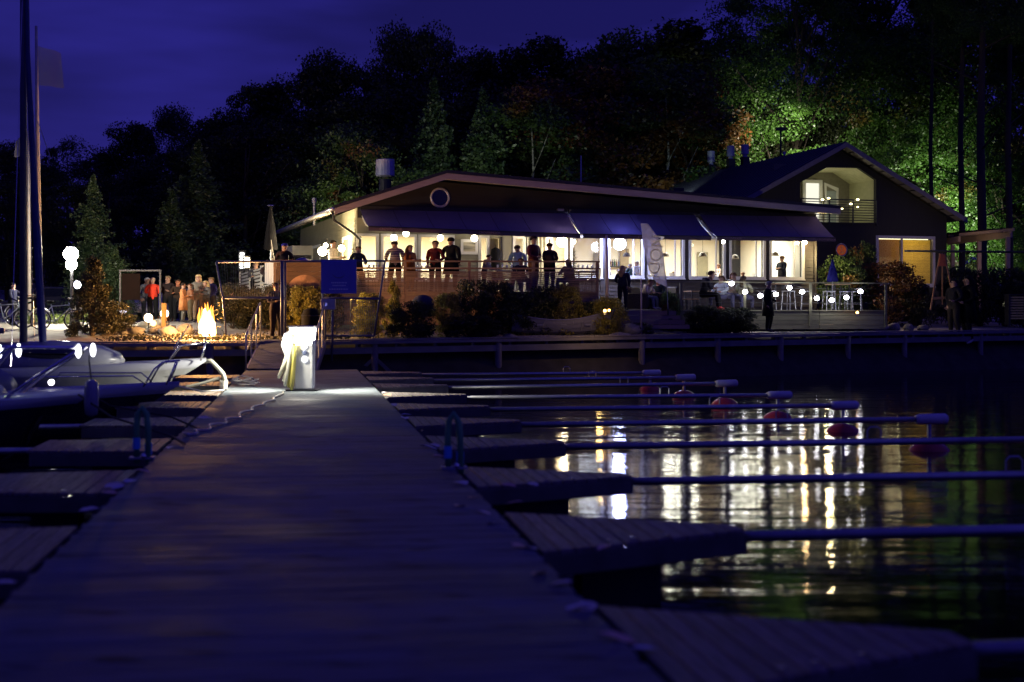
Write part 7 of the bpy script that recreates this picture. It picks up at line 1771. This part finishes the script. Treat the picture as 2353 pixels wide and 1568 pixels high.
def shrub(kind, u, v0, v1, w, D, lab, grp='garden shrubs along the shore', nm='shrub'):
    for _ in range(3): x = XU(u, D); D = max(D, yq(x) + BW + .25)
    zb = gz(x, D); H = ZV(v0, D) - zb; Wd = w * D / FX
    root = bpy.data.objects.new(nm, None); col.objects.link(root); root.location = (x, D, zb - .03); tag(root, lab, 'shrub', grp)
    for nm2, me in zip(('foliage', 'stem'), SH[kind]):
        o = link(nm2, me, root); o.scale = (Wd / .9, Wd / .9, H / .93); o.rotation_euler = (0, 0, rnd.uniform(0, 6))
shrub('cone', 212, 606, 778, 170, 43.6, 'tall dark cone shaped thuja between the street lamp and the bonfire')
shrub('th', 262, 690, 775, 90, 44.2, 'rounded brown side shoot at the foot of the thuja')
shrub('dk', 943, 690, 776, 120, 44.6, 'large dark round shrub beneath the navy grill cover')
shrub('dk', 1088, 640, 725, 95, 46.6, 'dark upright shrub in front of the slatted railing')
shrub('dk', 1203, 668, 748, 120, 46.6, 'dark round shrub behind the rowing boat')
shrub('dk', 1150, 645, 700, 110, 47.1, 'broad dark shrub covering the middle of the slatted railing')
shrub('dk', 1085, 724, 776, 150, 44.4, 'low spreading dark shrub at the boardwalk edge')
shrub('dk', 1250, 655, 700, 80, 47.1, 'dark shrub below the man with the cap')
shrub('yl', 850, 672, 745, 80, 44.2, 'yellow lit juniper sprays beside the gate')
shrub('yc', 905, 648, 735, 75, 45.0, 'small pointed yellow lit shrub before the railing')
shrub('yl', 1028, 672, 725, 75, 45.4, 'yellow green lit bush beneath the terrace boards')
shrub('yl', 1302, 655, 716, 85, 47.0, 'yellow green lit bush at the terrace end')
shrub('yl', 1398, 682, 722, 90, 46.9, 'low amber lit bush at the foot of the thick pole')
shrub('dk', 1345, 690, 730, 60, 47.2, 'small dark shrub behind the rowing boat bow')
shrub('th', 1470, 738, 765, 60, 46.2, 'low grey green tussock by the thin pole')
shrub('dk', 1612, 700, 740, 90, 49.0, 'dark clipped bush beside the wooden steps')
shrub('dk', 1690, 705, 745, 100, 49.2, 'dark clipped bush below the terrace table')
shrub('dk', 1655, 710, 748, 150, 48.6, 'widest dark clipped bush in front of the lower terrace')
for i, (u, w) in enumerate(((535, 90), (590, 100), (640, 80), (698, 95), (752, 80))):
    shrub('th' if i != 3 else 'yl', u, 648 + (i % 2) * 8, 745, w, 47.2 - .1 * i, f'{ORD[i]} brownish hedge bush behind the gate, counted from the bonfire', 'hedge bushes behind the gate')
shrub('mp', 1930, 588, 712, 120, 57.5, 'lamp lit maple bush beside the navy parasol', None)
shrub('mp', 1978, 556, 700, 90, 58.5, 'tall pointed lit bush before the yellow blinds', None)
shrub('or', 2045, 600, 715, 160, 57.8, 'wide dark rust bush in front of the yellow blinds', None)
shrub('th', 2105, 645, 718, 90, 57.5, 'low straggling bush beneath the blinds window', None)
for i, (u, v) in enumerate(((2200, 612), (2255, 618), (2310, 612), (2360, 620))):
    shrub('dk', u, v, 718, 100, 58.8 + .1 * i, f'{ORD[i]} dark hedge bush in front of the pergola', 'dark hedge in front of the pergola')
shrub('mp', 1540, 668, 705, 50, 49.9, 'potted leafy plant beside the bald man', None)
# lawn patch lit by the street lamp
rs = np.random.RandomState(5); px = rs.uniform(XU(100, 50), XU(215, 50), 5000); py = rs.uniform(47.5, 56, 5000); pz = np.array([gz(a, b) for a, b in zip(px, py)]) + rs.uniform(.02, .25, 5000)
tag(link('grass', mesh_np('grass', leaf_quads(np.stack([px, py, pz], 1), .09, rs, -.3), 0, leafmat('lawn blades', (.06, .10, .02), (.16, .2, .05), .4))), 'rough green grass under the street lamp', 'grass', kind='stuff')
rs = np.random.RandomState(6); px = rs.uniform(-12, -5, 2200); py = np.array([yq(a) + BW + abs(b) for a, b in zip(px, rs.normal(0, 1.6, 2200))]); pz = np.array([gz(a, b) for a, b in zip(px, py)]) + rs.uniform(.0, .1, 2200)
tag(link('grass', mesh_np('grass', leaf_quads(np.stack([px, py, pz], 1), .05, rs, -.3), 0, L_thu)), 'tufts of dry grass along the shore edge', 'grass', kind='stuff')

# ------------------------------------------------------------------ floodlights in the yard that light the grove (one pole seen above the house roof, the others unseen, set for the lit trees)
def flood(u, v, D, target, e, c, lab, spot=95):
    x = XU(u, D); zt = ZV(v, D); root = empty('floodlight', (x, D, gz(x, D)), 0, lab, 'floodlight', 'yard floodlights behind the buildings'); hgt = zt - gz(x, D)
    m_ = MB(); m_.tube([(0, 0, 0), (0, 0, hgt)], [.07, .05], 8); m_.build('pole', M_dark, root)
    m_ = MB(); m_.box((0, .1, hgt + .08), (.5, .3, .16)); m_.build('lamp_head', M_dark, root)
    q = Vector((x, D + .45, zt)); light('floodlight_beam', 'SPOT', q, e, c, .25, rot=(Vector(target) - q), spot=spot, blend=.8)
flood(1794, 300, 76, (XU(1830, 90), 94, 10), 3900, (1., .96, .72), 'dark lamp head on a pole above the seamed house roof', 100)
flood(2115, 585, 78, (XU(2200, 92), 94, 8), 11500, (.92, 1., .70), 'hidden yard floodlight behind the dark house', 100)
flood(1100, 440, 69, (XU(1080, 82), 84, 9), 620, (.85, 1., .75), 'yard floodlight behind the restaurant roof', 110)
flood(1560, 440, 71, (XU(1560, 84), 84, 7), 300, (.75, 1., .85), 'yard floodlight between the two buildings', 100)
flood(800, 470, 67, (XU(790, 76), 76, 8), 380, (1., .95, .55), 'yard floodlight behind the restaurant eave', 110)
# added spot brightening the pergola front, no fixture there, and lamp lighting the orange bush
light('pergola_fill_spot', 'SPOT', Vector((XU(2235, 60), 60., 3.1)), 160, (1, .74, .50), .1, rot=Vector((.0, 4., 1.9)), spot=95, blend=.9)  # added fill aimed up at the beams from low in front
light('terrace_end_lamp', 'POINT', W1(18.7, -.5, 4.4), 150, (1, .78, .38), .1)
light('cold_lamp_glow', 'POINT', W1(fl(1424, -1.2), -1.15, 4.7), 130, (.62, .68, 1), .2)
light('side_wall_lamp', 'POINT', P(742, 585, 51.6), 800, (1, .80, .48), .12)
light('awning_lamp_glow', 'POINT', W1(fl(1291, -1.0), -1.2, 4.5), 170, (1, .85, .6), .15)
for (dx, dy, tx, ty, e) in ((.34, .0, 1.3, -.1, 200), (-.36, .0, -1.3, -.1, 200), (-.45, -.55, .45, .75, 22), (.05, -.40, .1, -.9, 40)):
    light('pump_down_light', 'SPOT', P(696, 898, 28.3) + Vector((dx, dy, 1.18)), e * 4, (1, .95, .80), .06, rot=Vector((tx, ty, -1.25)), spot=110, blend=.9)
